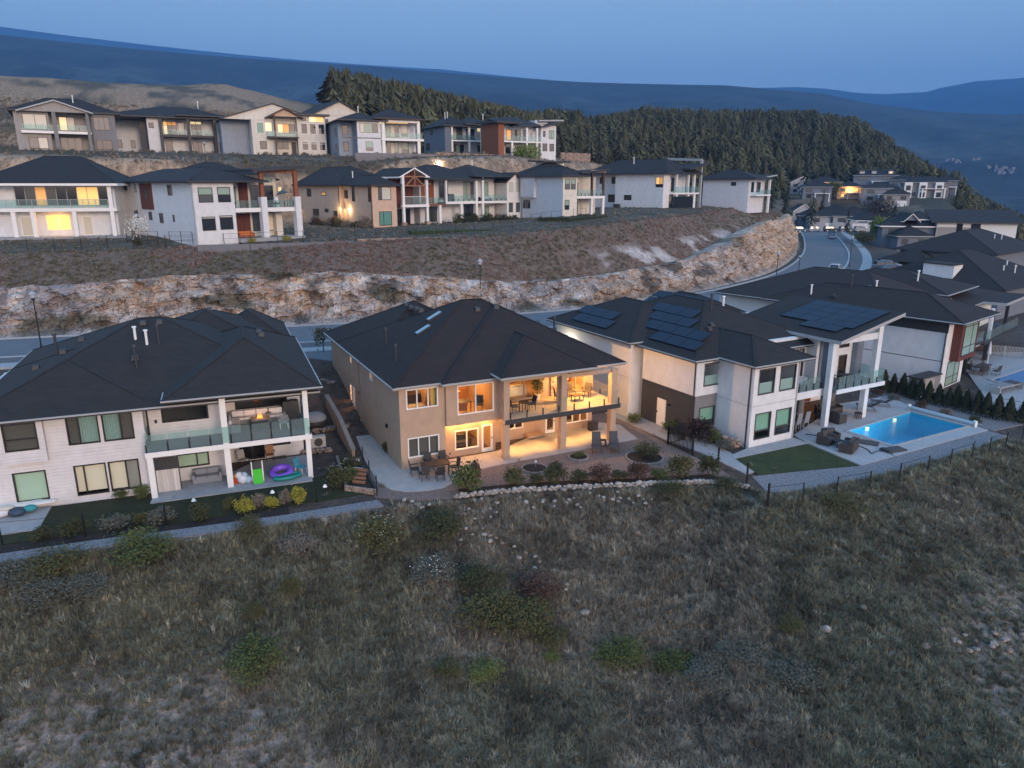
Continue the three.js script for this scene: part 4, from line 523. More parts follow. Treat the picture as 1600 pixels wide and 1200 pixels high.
// ---------------------------------------------------------------- lower row on the bench above the road
const R2o = { roof: M.roofFar, fascia: M.charcoal, near: false };
const HA = new House('red_panel_house', 'white house with a dark red wall panel and red timber deck frame above the cutting', -38.67, 11.3, -91.42, 45, R2o);
(function (h) {
  const w = M.white, s = M.pale;
  h.vol(0, 5.1, 0, 10, -1, 7.05, w); h.vol(-0.001, 8, 10.002, 25, -1, 7.05, w); h.vol(5.102, 8.4, 3.4, 10, -1, 7.9, w); h.vol(8.402, 12.5, 3, 12, -1, 8.1, M.cream);
  h.box('red_panel', -0.14, -0.002, 13.3, 17.6, 3.6, 7.0, M.redwood); h.box('red_panel', 7.3, 8.41, 3.0, 3.39, 3.2, 7.95, M.redwood); h.box('red_panel', 5.5, 8.41, 3.0, 3.39, 0.3, 3.1, M.redwood);
  h.win('L', 0, 6.4, 7.9, 5.5, 6.85); h.win('L', 0, 10.5, 11.8, 1.9, 3.2); h.win('L', 0, 6.6, 7.2, 2.2, 3.1); h.win('L', 0, 14.4, 15.6, 2.2, 3.3); h.win('L', 0, 19.7, 21.1, 2.3, 3.4, { v: [0.5] }); h.win('L', 0, 22.8, 23.7, 6.1, 6.8); h.win('L', 0, 19.1, 19.9, 5.8, 6.9, { h: [0.5], pane: [M.panePale, M.panePale] }); h.win('L', -0.14, 14.9, 15.9, 5.0, 6.4);
  h.win('F', 0, 0.6, 2.4, 4.7, 6.5, { h: [0.52], pane: [M.paneMid, M.paneGreen] }); h.win('F', 0, 3.0, 4.65, 4.7, 6.55, { h: [0.5], pane: [M.pane, M.paneGreen] }); h.win('F', 0, 0.7, 2.4, 1.3, 3.0, { h: [0.86], pane: [M.pane, M.panePale] }); h.win('F', 0, 2.95, 4.65, 1.35, 3.1, { h: [0.86], pane: [M.pane, M.panePale] });
  h.win('F', 3, 8.7, 12.1, 7.0, 7.75, { v: [0.33, 0.66], frame: M.trimW, pane: [M.paneGreen] }); h.win('F', 3, 8.7, 12.0, 3.85, 6.75, { v: [0.45], pane: [M.paneMid, M.pane] }); h.win('F', 3.4, 5.4, 6.9, 4.4, 6.6, { pane: [M.paneGreen] }); h.win('F', 3, 8.7, 11.8, 0.8, 3.2, { v: [0.5], pane: [M.paneMid, M.blindC] });
  h.box('deck', 5.11, 13.9, 0.05, 2.98, 3.45, 3.8, M.deckGrey); h.box('deck_beam', 5.11, 14.0, -0.06, 0.045, 3.42, 3.95, M.trimW); h.rail([[5.2, -0.02], [8.2, -0.02]], 3.85, { sp: 1.4, ph: 0.95 }); h.rail([[9.4, -0.02], [13.2, -0.02], [13.9, 2.9]], 3.85, { sp: 1.4, ph: 0.95 });
  h.col(8.45, 9.25, -0.5, 0.4, 0, 5.3, w); h.col(13.3, 14.1, -0.5, 0.4, 0, 5.3, w); h.col(8.6, 9.1, -0.25, 0.2, 5.3, 8.75, M.cedar, 'timber_post'); h.col(13.45, 13.95, -0.25, 0.2, 5.3, 8.75, M.cedar, 'timber_post'); h.box('beam', 9.1, 13.45, -0.2, 0.15, 8.3, 8.7, M.cedar); h.col(11.6, 12.5, 2.0, 2.9, 0, 3.44, M.cream);
  h.box('patio', 5.11, 14.2, -0.8, 2.98, -0.3, 0.15, M.concrete);
  h.slope(7.4, 14.9, -0.9, 8, [8.75, 9.3, 9.3, 8.75], 0.4, M.roofFar, M.charcoal); h.hip(-0.9, 9.5, -0.9, 26, 7.3, [4.3, 5], [4.3, 20], 9.0); h.hip(3, 16, 8.5, 24, 7.6, [8, 15], [10, 15], 9.9);
  h.vent(2.0, 14, 8.0); h.vent(2.2, 17, 8.1); h.vent(3.2, 11, 8.6); h.downpipe(-0.06, 0.2, -0.5, 7, M.trimG); h.box('wall_lamp', 12.7, 12.9, 2.4, 2.9, 6.0, 6.5, M.litPale); h.finish();
})(HA);
const HB = new House('beige_house', 'beige stucco house with two lit wall lamps and a white truss porch', -21.38, 11.8, -115.07, 42, R2o);
(function (h) {
  const t = M.beige;
  h.vol(0, 4.4, 0, 7.2, -1.2, 6.2, t); h.vol(0.7, 9, 7.202, 9.9, -1.2, 6.6, t); h.vol(0, 9, 9.902, 34, -1.2, 6.3, t); h.vol(4.402, 10.4, 4, 12, -1.2, 7.4, M.pale);
  h.win('F', 0, 1.1, 3.4, 4.05, 6.05, { v: [0.28], pane: [M.paneMid, M.panePale] }); h.win('F', 0, 1.1, 3.4, 0.2, 2.35, { v: [0.35], pane: [M.paneTeal] }); h.win('L', 0, 0.35, 1.1, 3.8, 5.9); h.win('L', 0, 5.1, 5.95, 3.8, 6.0); h.win('L', 0.7, 8.1, 9.6, 4.2, 5.5, { v: [0.5] }); h.win('L', 0, 10.9, 12.2, 1.1, 2.2); h.win('L', 0, 17.3, 19.4, 1.2, 2.4, { v: [0.5] }); h.win('L', 0, 13.9, 15.2, 1.9, 2.5); h.win('L', 0, 14.5, 16, 4.6, 5.2, { pane: [M.litDim] }); h.win('L', 0, 19.6, 21.2, 4.4, 5.7, { v: [0.5] });
  h.door('L', 0.7, 7.35, 8.3, -0.2, 2.0, M.woodD);
  for (const b of [7.0, 9.75]) { const m = new MB().box(b < 8 ? -0.16 : -0.12, b < 8 ? -0.003 : -0.003, 2.5, 2.85, -b - 0.12, -b + 0.12).build('wall_lamp', M.litPale, h.g); bulb(h.g, -0.5, 2.45, -b, [1, 0.72, 0.38], 9); }
  // white truss porch
  h.col(5.45, 5.85, -0.2, 0.2, -0.5, 7.75, M.trimW); h.col(10.0, 10.4, -0.2, 0.2, -0.5, 7.75, M.trimW); for (const x of [5.3, 9.85]) h.box('stone_plinth', x, x + 0.7, -0.35, 0.35, -0.7, 0.6, M.stoneP); h.box('deck', 5.4, 14, 0.21, 3.99, 3.0, 3.3, M.cedar); h.box('deck_beam', 5.3, 10.5, -0.26, 0.2, 2.9, 3.3, M.trimW);
  for (const [a, b] of [[V(5.85, 6.2, 0), V(10, 6.2, 0)], [V(7.93, 6.2, 0), V(7.93, 8.6, 0)], [V(6.3, 6.3, 0), V(7.9, 7.6, 0)], [V(9.6, 6.3, 0), V(7.96, 7.6, 0)], [V(6, 7.6, 0), V(9.9, 7.6, 0)]]) new MB().bar(a, b, 0.18, 0.2).build('truss_beam', M.timber, h.g);
  h.gable(5.4, 10.5, 0.2, 9, 7.75, 9.0, null, { fascia: M.trimW, ov: 0.35 }); const gw = new MB(); gw.tri(V(5.6, 6.3, -1.5), V(10.3, 6.3, -1.5), V(7.95, 8.7, -1.5)); gw.build('gable_wall', M.redwood, h.g); h.box('porch_wall', 5.5, 10.3, 3.9, 3.985, 3.3, 7.3, M.redwood); h.win('F', 3.9, 5.8, 7.0, 3.4, 5.6, { pane: [M.paneGreen] });
  h.rail([[5.9, 0], [9.95, 0]], 3.3, { sp: 1.3, ph: 0, h: 1.2, top: M.trimW }); h.rail([[10.5, 0.3], [14.0, 0.3]], 3.3, { sp: 1.2, ph: 0.9 });
  h.win('F', 4, 6.4, 9.6, -0.2, 2.5, { v: [0.33, 0.66], pane: [M.pane] });
  h.hip(-0.7, 5.1, -0.7, 6.8, 6.35, [2.2, 2.3], [2.2, 6], 7.8); h.gable(0.4, 5, 6.6, 12, 6.7, 8.1, null, {}); h.hip(-0.7, 12, 9, 35, 6.4, [5.4, 15], [5.4, 29], 9.4); h.vent(1.2, 7.5, 7.6, 'pipe'); h.vent(2, 14, 7.7);
  h.downpipe(-0.06, 0.15, -0.5, 6.2, M.brownTrim); h.downpipe(-0.06, 10.1, -0.5, 6.2, M.brownTrim);
  h.box('porch_floor', 5.2, 21, -1, 3.95, -0.7, -0.2, M.concrete); h.finish();
})(HB);
const HC = new House('duplex_house', 'white house with teal glass balconies and a curtained gable, right of the truss porch', -13.3, 11.9, -122.4, 42, R2o);
(function (h) {   // its x runs on from the porch; x0 = 10.9 on the neighbour's front
  const o = 10.9;
  h.vol(0, 7, 3, 12, -1, 7.1, M.white); h.vol(7.002, 16.3, 3.002, 12, -1, 7.3, M.white); h.vol(16.7, 20.3, 0, 9, -0.6, 7.0, M.trimW);
  h.box('cedar_panel', 0.3, 2.9, 2.9, 2.995, 3.3, 7.05, M.cedar); h.box('wall_lamp', 0.8, 2.2, 2.75, 2.89, 6.3, 6.5, M.panePale); h.col(3.2, 3.5, 0, 0.4, 3.3, 7, M.trimW);
  h.win('F', 3, 4.0, 5.9, 3.8, 6.7, { v: [0.5], pane: [M.pane] }); h.win('F', 3.002, 9.2, 11.6, 3.7, 6.8, { v: [0.33, 0.66], frame: M.trimT, pane: [M.paneGreen, M.panePale, M.paneMid] }); h.win('F', 3.002, 13.5, 14.9, 3.8, 6.7, { pane: [M.paneGreen] }); h.win('F', 3.002, 9.3, 11.4, 0.2, 3.0, { v: [0.5] }); h.win('F', 3, 1, 3.5, 0.2, 2.7, { v: [0.5], pane: [M.paneMid] }); h.win('F', 3.002, 13.3, 15, 0.4, 2.6, { v: [0.5], pane: [M.paneGreen] });
  h.box('deck', 3.6, 16.69, 0.2, 2.99, 3.2, 3.45, M.deckGrey); h.box('deck_beam', 3.2, 16.69, 0.05, 0.19, 3.15, 3.55, M.trimW); h.box('deck', 0, 3.5, 0.3, 2.99, 3.0, 3.2, M.brownTrim); h.rail([[3.4, 0.12], [9.4, 0.12]], 3.5, { sp: 1.2, ph: 0.5 }); h.rail([[10.9, 0.12], [16.6, 0.12]], 3.5, { sp: 1.2, ph: 0.5 });
  for (const [x, y1] of [[1.8, 3.0], [6.3, 3.14], [9.6, 7.15], [11.0, 7.7]]) h.col(x, x + 0.42, 0.0, 0.4, -0.4, y1, M.trimW);
  h.win('F', 0, 17.0, 18.3, 4.9, 6.85, { frame: M.trimW, pane: [M.panePale] }); h.win('F', 0, 18.7, 19.9, 4.9, 6.85, { frame: M.trimW, pane: [M.panePale] }); h.win('F', 0, 17.0, 18.2, 1.4, 3.3, { frame: M.trimW, pane: [M.paneMid] }); h.win('F', 0, 18.7, 19.9, 1.4, 3.3, { frame: M.trimW, pane: [M.paneMid] });
  h.gable(16.7, 20.3, 0, 9, 7.2, 8.4, M.trimW, { ov: 0.6, fascia: M.brownTrim }); h.hip(-1, 11, -0.6, 14, 7.25, [4, 6.5], [6, 6.5], 9.6); h.hip(8.5, 17, -0.9, 13, 7.75, [12.5, 6], [13, 6], 9.7); h.vent(6, 6, 9.7, 'pipe'); h.vent(14, 6.4, 9.6, 'pipe'); h.finish();
})(HC);
const HD = new House('pale_side_house', 'pale grey-white house with a blank side wall and dark pergola balcony, mid row', 8.45, 13.2, -125.6, 35, R2o);
(function (h) {
  h.vol(0, 3.1, 0, 11.5, -1.2, 6.3, M.pale); h.vol(-0.5, -0.003, 7.4, 11.4, 2.8, 6.2, M.pale, { skip: 'R', base: true }); h.vol(3.102, 10, 3.2, 11, -1.2, 6.3, M.cream);
  h.box('wall', -0.003 + 0.01, 3.09, -0.05, -0.003, -1.1, 6.2, M.cream);
  h.win('L', 0, 9.1, 11.2, 0.9, 2.4, { v: [0.5] }); h.win('F', -0.05, 0.4, 1.45, 4.2, 5.95, { h: [0.5], pane: [M.paneMid, M.paneGreen] }); h.win('F', -0.05, 1.65, 2.7, 4.2, 5.95, { h: [0.5], pane: [M.paneMid, M.paneGreen] }); h.win('F', -0.05, 0.4, 1.4, 0.9, 2.5, { h: [0.45], pane: [M.pane, M.paneGreen] }); h.win('F', 3.2, 4, 6, 3.2, 5.4, { v: [0.5] }); h.win('F', 3.2, 4, 6, 0, 2.2, { v: [0.5] });
  h.box('deck', 3.11, 9.3, 0.1, 3.19, 2.75, 3.05, M.deckGrey); h.box('deck_beam', 3.11, 9.4, -0.03, 0.09, 2.7, 3.1, M.trimW); h.rail([[3.2, 0.05], [9.3, 0.05]], 3.1, { sp: 0.9, ph: 0.5 }); h.col(6.3, 6.7, 0.0, 0.4, 0, 2.7, M.trimW); h.col(8.9, 9.35, 0.0, 0.4, 0, 2.7, M.trimW); h.col(6.35, 6.65, 0.0, 0.35, 3.1, 7.4, M.brownTrim); h.col(8.95, 9.3, 0, 0.35, 3.1, 7.4, M.brownTrim); h.box('beam', 6.2, 9.5, -0.05, 0.3, 7.0, 7.4, M.trimT);
  h.slope(3.5, 9.9, -0.6, 6, [7.0, 7.6, 7.6, 7.0], 0.25); h.hip(-0.8, 5, -0.8, 12, 6.45, [2.2, 2.6], [2.2, 9], 8.0); h.hip(-0.9, 11, 5, 15, 6.46, [4, 10], [6, 10], 8.8); h.vol(4, 8, 10, 13, 6, 9.0, M.pale); h.slope(3, 9, 9.2, 14, [9.1, 9.1, 9.3, 9.3], 0.3, M.charcoal); h.box('wall_lamp', 8.01, 8.2, 10.1, 10.3, 8.3, 8.7, M.litPale); h.finish();
})(HD);
const HE = new House('wide_gable_house', 'large white house with one amber window and teal glass deck, end of lower row', 30.32, 14.0, -151.33, 45, R2o);
(function (h) {
  h.vol(0, 12, 2.5, 12, -1.5, 6.3, M.white); h.vol(0, 2.2, 0, 2.498, -1.5, 6.3, M.white, { skip: 'B' }); h.vol(1, 13, 12.002, 20, -1.5, 6.3, M.pale);
  h.win('L', 0, 0.1, 1.85, 3.7, 5.7, { v: [0.5], h: [0.3], pane: [M.pane, M.litDim, M.pane, M.lit] }); h.win('L', 0, 7.7, 9.6, 1.1, 2.15, { v: [0.5] }); h.win('L', 1, 12.6, 13.8, 4.4, 5.8); h.win('L', 1, 12.5, 14.6, 0.6, 2.2, { v: [0.5] }); h.win('L', 1, 16, 17, 4.4, 5.8);
  h.win('F', 2.5, 3, 5.4, 2.8, 5.6, { v: [0.5] }); h.win('F', 2.5, 6.5, 8, 2.8, 5.6, {}); h.win('F', 2.5, 3, 5.5, -0.6, 1.8, { v: [0.5] }); h.win('F', 2.5, 7, 8, -0.6, 1.8, {});
  h.box('deck', 2.21, 12.5, -1.0, 2.49, 2.3, 2.6, M.trimW); h.rail([[2.3, -0.95], [12.4, -0.95]], 2.6, { sp: 1.5, ph: 0, h: 1.2 }); for (const x of [3.5, 7.9, 10.2]) { h.col(x, x + 0.7, -0.8, -0.1, -1.5, 2.3, M.trimW); h.col(x + 0.1, x + 0.5, -0.7, -0.2, 2.6, 6.6, M.trimW); } new MB().bar(V(12.2, -0.5, 1.0), V(12.2, 9.2, 1.0), 0.4, 0.5).build('portal_frame', M.trimG, h.g); new MB().bar(V(12.2, 9.2, 1.0), V(13, 9.6, -8), 0.4, 0.5).build('portal_frame', M.trimG, h.g);
  h.hip(-1.0, 12.6, -1.4, 21, 6.5, [5.8, 3.5], [5.8, 15.5], 9.4); h.slope(6, 13, -2.2, 6, [7.4, 8.6, 8.6, 7.4], 0.35); h.vent(3.5, 10, 8.6, 'tall'); h.vent(9, 8, 8.2, 'pipe'); h.box('garden_box', -1.2, -0.3, 10.3, 11.4, -0.8, 0.3, M.charcoal); h.box('lattice_screen', 2.3, 9.6, -1.05, -0.95, -1.3, 1.9, M.blackMetal); h.finish();
})(HE);
const HF = new House('end_house', 'small pale house with narrow white bands at the far right of the lower row', 52, 13.6, -166, 48, R2o);
(function (h) { h.vol(0, 8, 0, 11, -1.5, 5.8, M.pale); h.vol(8.002, 13, 2, 10, -1.5, 6.2, M.taupe); h.win('L', 0, 3, 4.2, 4.4, 5.2); h.win('F', 0, 1.2, 2.6, 3, 5.2); h.win('F', 0, 4, 6, 3, 5.2, { v: [0.5] }); h.win('F', 2, 9, 10, 3.4, 5.2); h.box('deck', 1, 8.4, -1.6, -0.003, 2.2, 2.5, M.trimW); h.rail([[1, -1.55], [8.3, -1.55]], 2.5, { ph: 0, sp: 1.8 }); h.col(7.6, 8.1, -1.5, -1.1, -1.5, 5.8, M.trimW); h.hip(-0.8, 8.8, -1.8, 12, 5.95, [4, 5], [4, 7], 8); h.slope(7.5, 14, -0.4, 10.5, [6.4, 6.9, 6.9, 6.4], 0.3, M.roofFar, M.trimG); h.finish(); })(HF);
const HL2 = new House('balcony_house', 'white house with a long railed balcony and an orange-lit lower window at left edge', -65.65, 11.4, -97.4, 15, R2o);
(function (h) {
  h.vol(-3, 12.6, 1.8, 16, -1.2, 6.7, M.white); h.box('patio', -4, 14, -1.5, 1.79, -0.6, 0.05, M.concrete);
  h.box('deck', -3, 13, 0, 1.79, 3.3, 3.75, M.trimW); for (const x of [0.35, 2.6, 7.5]) h.col(x, x + 0.5, 0.05, 0.55, 0.05, 3.3, M.trimW); h.col(12.1, 12.6, 0.05, 0.55, 0.05, 6.7, M.trimW); h.rail([[-3, 0.1], [12, 0.1]], 3.75, { sp: 1.45, ph: 1.05, h: 1.05, post: M.trimG, glass: M.railGlass, top: M.trimG });
  const p = [M.pane, M.paneMid, M.litDim, M.paneMid, M.pane, M.pane, M.lit, M.lit, M.pane]; h.win('F', 1.8, 0.6, 11.8, 4.0, 6.5, { v: [0.11, 0.22, 0.33, 0.44, 0.55, 0.66, 0.77, 0.89], frame: M.trimG, pane: p }); h.win('F', 1.8, 3.8, 6.75, 0.8, 2.9, { v: [0.5], frame: M.trimW, pane: [M.lit] }); h.win('F', 1.8, 8.2, 9.4, 0.1, 2.6, { frame: M.trimW, pane: [M.panePale] }); h.win('F', 1.8, 0.8, 2.2, 0.1, 2.6, { frame: M.trimW, pane: [M.panePale] });
  bulb(h.g, 5.3, 2, -0.9, WARM, 5); h.hip(-4, 13.6, -0.6, 17, 6.9, [3, 8], [7.5, 8], 10.6, { fascia: M.trimW, t: 0.3 }); h.finish();
})(HL2);

// ---------------------------------------------------------------- upper row
const HU1 = new House('grey_gable_house', 'grey house with a broad gable over its deck, leftmost of the upper row', -83.2, 23.7, -129.2, 30, R2o);
(function (h) {
  h.vol(0, 5, 0, 12, -1.5, 6.5, M.taupe); h.vol(5.002, 11.3, 2.5, 12, -1.5, 7.4, M.taupe); h.vol(11.302, 15, 0, 11, -1.5, 6.4, M.greyWall);
  h.win('F', 0, 1.2, 4.7, 3.5, 6.0, { v: [0.5], pane: [M.panePale] }); h.win('F', 0, 1.6, 4.4, 0.4, 2.3, { v: [0.5], pane: [M.paneMid, M.panePale] }); h.win('F', 2.5, 6.4, 8.8, 3.6, 5.9, { v: [0.5], pane: [M.litPale, M.panePale] }); h.win('F', 2.5, 6.2, 9.5, 0.1, 2.5, { v: [0.33, 0.66], pane: [M.paneMid] }); h.win('F', 0, 11.6, 14.1, 3.7, 5.9, { v: [0.33, 0.66], pane: [M.paneMid] }); h.win('F', 0, 11.6, 14.1, 0.4, 2.1, { v: [0.4] });
  h.box('deck', 0.8, 11.1, -0.8, 2.4, 2.9, 3.3, M.trimW); h.rail([[0.9, -0.75], [11, -0.75]], 3.3, { ph: 0, sp: 1.6 }); h.col(5.5, 6.1, -0.9, -0.4, -1, 7.9, M.greyWall); h.col(10.5, 11, -0.9, -0.4, -1, 6.5, M.greyWall);
  h.gable(1, 11.2, -1, 11, 6.6, 8.3, M.taupe, { fascia: M.trimG }); h.hip(-0.8, 16, -0.6, 13, 6.6, [5, 6], [10, 6], 9.2); h.vent(9, 4, 8.4, 'tall'); h.finish();
})(HU1);
const HU2 = new House('dark_deck_house', 'white house with charcoal deck posts and lit upper rooms, second of the upper row', -71.54, 24.3, -149.45, 28, R2o);
(function (h) {
  h.vol(0, 13, 3, 14, -1.5, 6.5, M.white); h.vol(0.8, 2.9, 0.5, 3, -1.5, 6.5, M.white); h.vol(13.3, 17.1, 0, 12, -1.5, 6.5, M.white); h.vol(-6, -0.002, 7, 16, -2, 6.4, M.white); h.box('wall', -0.5, 0.78, 2.6, 2.99, -0.5, 6.4, M.charcoal);
  h.win('F', 0.5, 1.1, 2.0, 4.6, 5.6); h.win('F', 3, 3.8, 6.3, 3.6, 6.1, { v: [0.3, 0.65], h: [0.7], pane: [M.litPale, M.lit, M.pane, M.litDim, M.paneMid, M.litDim] }); h.win('F', 3, 6.5, 7.8, 3.6, 6.0, { pane: [M.panePale] }); h.win('F', 3, 9.0, 10.9, 3.5, 5.5, { v: [0.5], pane: [M.pane] }); h.win('F', 3, 8.8, 11, 5.65, 6.3, { v: [0.5], pane: [M.litPale] }); h.win('F', 3, 3.9, 5.2, 0.1, 2.4, {}); h.win('F', 3, 8.9, 10.7, 0, 2.3, { v: [0.6] });
  h.win('F', 0, 13.7, 15.4, 4.0, 6.0, { pane: [M.paneMid] }); h.win('F', 0, 15.7, 16.5, 4.0, 6.0); h.win('F', 0, 13.7, 15.4, 0.3, 2.3); h.win('F', 0, 15.7, 16.5, 0.3, 2.3); h.win('L', -6, 10, 11, 1, 2.4); h.win('F', 7, -4.6, -3.8, 1, 2.6); h.win('F', 7, -2.2, -1.4, 1, 2.6);
  h.box('deck', 3, 13.25, 0, 2.99, 3.0, 3.4, M.charcoal); h.rail([[3.1, 0.05], [13.2, 0.05]], 3.4, { ph: 0.4, sp: 1.6 }); for (const x of [2.9, 7.9, 12.8]) h.col(x, x + 0.55, -0.4, 0.1, -1, 7.0, M.charcoal); h.hip(-6.8, 18, -0.8, 17, 6.7, [4, 8], [9, 8], 9.3); h.hip(6, 14.5, -1.4, 8, 7.1, [10.2, 3], [10.2, 5], 8.6); h.vent(11, 6, 9.2, 'tall');
  new MB().cyl(-4.6, 6.2, 6.6, -7.2, 0.22).build('flood_lamp', M.litPale, h.g); bulb(h.g, -4.6, 7.0, -6.4, [1, 0.8, 0.5], 30); h.finish();
})(HU2);
const HU3 = new House('window_tower_house', 'cream house with a tall eight-pane window block and brown gable balcony', -50.63, 24.05, -149.34, 26, R2o);
(function (h) {
  h.vol(0.2, 4.4, 0, 13, -1.5, 6.5, M.cream); h.vol(4.402, 8.8, 1.2, 12, -1.5, 7.2, M.cream); h.vol(8.802, 14.4, -0.3, 12, -1.5, 7.5, M.cream); h.vol(-5, 0.18, 4, 14, -2, 6.5, M.bluegrey);
  h.win('F', 0, 1.1, 2.5, 3.8, 5.9, { frame: M.trimW, pane: [M.paneTeal] }); h.win('F', 0, 2.7, 4.0, 4.2, 5.9, { frame: M.trimW, pane: [M.litPale] }); h.win('F', 0, 1.5, 2.8, 0.9, 2.4); h.win('F', 1.2, 5.2, 8.6, 4.0, 5.8, { v: [0.33, 0.66], pane: [M.litPale, M.litDim, M.paneMid] }); h.win('F', 1.2, 5.0, 7.1, 1.0, 2.4, { v: [0.5] }); h.door('F', 1.2, 7.7, 8.6, -0.2, 2.4, M.charcoal);
  h.win('F', -0.3, 9.5, 10.8, 6.2, 7.3, { frame: M.trimW }); h.win('F', -0.3, 11.2, 14.1, 6.2, 7.3, { v: [0.5], frame: M.trimW, pane: [M.litPale, M.lit] }); for (const [a, b] of [[9.5, 10.8], [11.2, 12.5], [12.9, 14.2]]) { h.win('F', -0.3, a, b, 3.9, 5.95, { frame: M.trimW }); h.win('F', -0.3, a, b, 0.8, 2.5, { frame: M.trimW, h: [0.75], pane: [M.pane, M.paneMid] }); }
  h.win('L', -5, 7, 8, 4, 5.4); h.win('L', -5, 8, 9, 0.6, 2.4); h.box('deck', 2.9, 8.79, -1.6, 1.19, 2.95, 3.25, M.charcoal); h.rail([[2.95, 1.1], [2.95, -1.55], [8.75, -1.55]], 3.25, { ph: 0, sp: 1.6 }); h.col(4.2, 4.5, -1.5, -1.2, -1, 7.2, M.brownTrim);
  h.gable(3.6, 9.2, -1.2, 8, 7.2, 8.6, M.beige, { fascia: M.brownTrim, ov: 0.7 }); h.gable(-5, 14.4, 1, 14, 6.6, 9.6, M.cream, { ov: 0.3, xm: 4.6 }); h.slope(8.2, 15.2, -1.2, 12, [7.7, 7.7, 8.5, 8.5], 0.4); h.finish();
})(HU3);
const HU4 = new House('blue_side_house', 'white house with blue-grey siding and lit transom windows, fourth of upper row', -29.64, 23.9, -147.5, 25, R2o);
(function (h) {
  h.vol(0.002, 4.6, 0, 12, -1.5, 6.1, M.white); h.vol(4.602, 12.6, 3, 14, -1.5, 6.7, M.white); h.vol(-3, 0, 3, 15, -2, 6.1, M.bluegrey); h.box('wall', -0.05, -0.001, 0.02, 2.98, -1.2, 6.0, M.bluegrey);
  h.win('F', 0, 0.5, 4.1, 3.95, 5.7, { v: [0.25, 0.68], frame: M.trimT, pane: [M.panePale, M.paneGreen, M.paneMid] }); h.win('F', 0, 1.5, 3.0, 0.6, 2.4, { h: [0.35], frame: M.trimT, pane: [M.paneMid, M.paneGreen] }); h.win('F', 3, 6.5, 9.2, 3.4, 5.8, { v: [0.33, 0.66], frame: M.trimT, pane: [M.paneGreen, M.panePale, M.paneMid] }); h.win('F', 3, 9.6, 11.0, 3.6, 5.8, { h: [0.3], frame: M.trimT, pane: [M.paneMid, M.panePale] }); h.win('F', 3, 6.5, 11.1, 5.95, 6.5, { v: [0.5], frame: M.trimT, pane: [M.lit] }); h.win('F', 3, 6.5, 9.0, 0.3, 2.5, { v: [0.33, 0.66], frame: M.trimT, pane: [M.paneMid, M.panePale, M.paneGreen] }); h.win('F', 3, 9.6, 11.1, 0.4, 2.6, { h: [0.35], frame: M.trimT, pane: [M.paneMid, M.paneGreen] });
  h.win('L', -3, 4.5, 6, 3.4, 5); h.win('L', -3, 4.5, 6, 0.4, 2); h.win('F', 3, -2.2, -1.1, 3.6, 5.4); h.win('F', 3, -2.1, -1.1, 0.6, 2.3); h.box('joint', -3.02, 4.62, -0.03, -0.003, 2.9, 3.05, M.trimB);
  h.box('deck', 4.61, 13.2, -0.4, 2.99, 2.6, 3.0, M.trimW); h.rail([[5.5, -0.35], [13, -0.35]], 3.0, { ph: 0, sp: 1.5 }); for (const x of [4.75, 11.9]) h.col(x, x + 0.6, -0.3, 0.3, -1, x < 5 ? 6.45 : 6.45, M.trimW); h.box('beam', 5.35, 11.9, -0.25, 0.25, 6.0, 6.45, M.trimW);
  h.hip(-3.8, 6, -0.8, 16, 6.25, [1.4, 5], [1.4, 10], 8.0); h.hip(3.2, 13.6, -1.0, 15, 6.7, [8, 5.5], [8, 9], 9.0, { fascia: M.brownTrim }); h.vent(1.6, 5, 7.9, 'tall'); h.box('wall_lamp', 4.5, 4.7, -0.12, -0.003, 5.7, 6.0, M.litPale); h.finish();
})(HU4);
const HU5 = new House('slate_house', 'slate-grey house with teal glass balcony and two white chimneys, fifth of upper row', -15.16, 24.9, -174.06, 28, R2o);
(function (h) {
  h.vol(0, 1.4, 0, 13, -2, 6.1, M.slate); h.vol(1.402, 13.4, 3, 13, -2, 6.3, M.pale); h.win('L', 0, 7.3, 8.6, 4.6, 5.7); h.win('L', 0, 9.4, 11.6, 1.3, 2.9); h.win('F', 3, 1.8, 5.6, 3.4, 6.1, { v: [0.3, 0.62], pane: [M.litPale, M.panePale, M.paneMid] }); h.win('F', 3, 6.6, 8.8, 3.3, 5.9, { v: [0.5] }); h.win('F', 3, 9.4, 12.0, 3.5, 6.2, { v: [0.33, 0.66], h: [0.7], frame: M.trimW, pane: [M.panePale, M.litPale] }); h.win('F', 3, 2, 6, 0, 2.4, { v: [0.25, 0.5, 0.75], pane: [M.panePale, M.paneMid, M.paneGreen, M.pane] }); h.win('F', 3, 9.5, 11, 0, 2.3, { v: [0.5] });
  h.box('deck', 1.41, 13.6, -0.2, 2.99, 2.9, 3.2, M.trimW); h.rail([[1.5, -0.15], [13.5, -0.15]], 3.2, { ph: 0.5, sp: 1.6 }); for (const [x, y] of [[1.5, 6.1], [5.8, 6.7], [13.1, 6.1]]) h.col(x, x + 0.45, -0.1, 0.35, -1.5, y, M.trimW); h.hip(-0.8, 7.5, -0.8, 14, 6.3, [3.4, 4], [3.4, 10], 8.6); h.hip(4.5, 14.5, -1.2, 14, 6.7, [8.5, 5], [9, 7], 8.7); h.vent(2.2, 5, 8.2, 'tall'); h.vent(2.8, 5, 8.4, 'tall'); h.vent(11.5, 4, 8.2, 'tall'); h.finish();
})(HU5);
const HU6 = new House('slant_roof_house', 'white house with slanted roof tips and a reddish brown wall, end of the upper row', -1.92, 25.2, -163.66, 30, R2o);
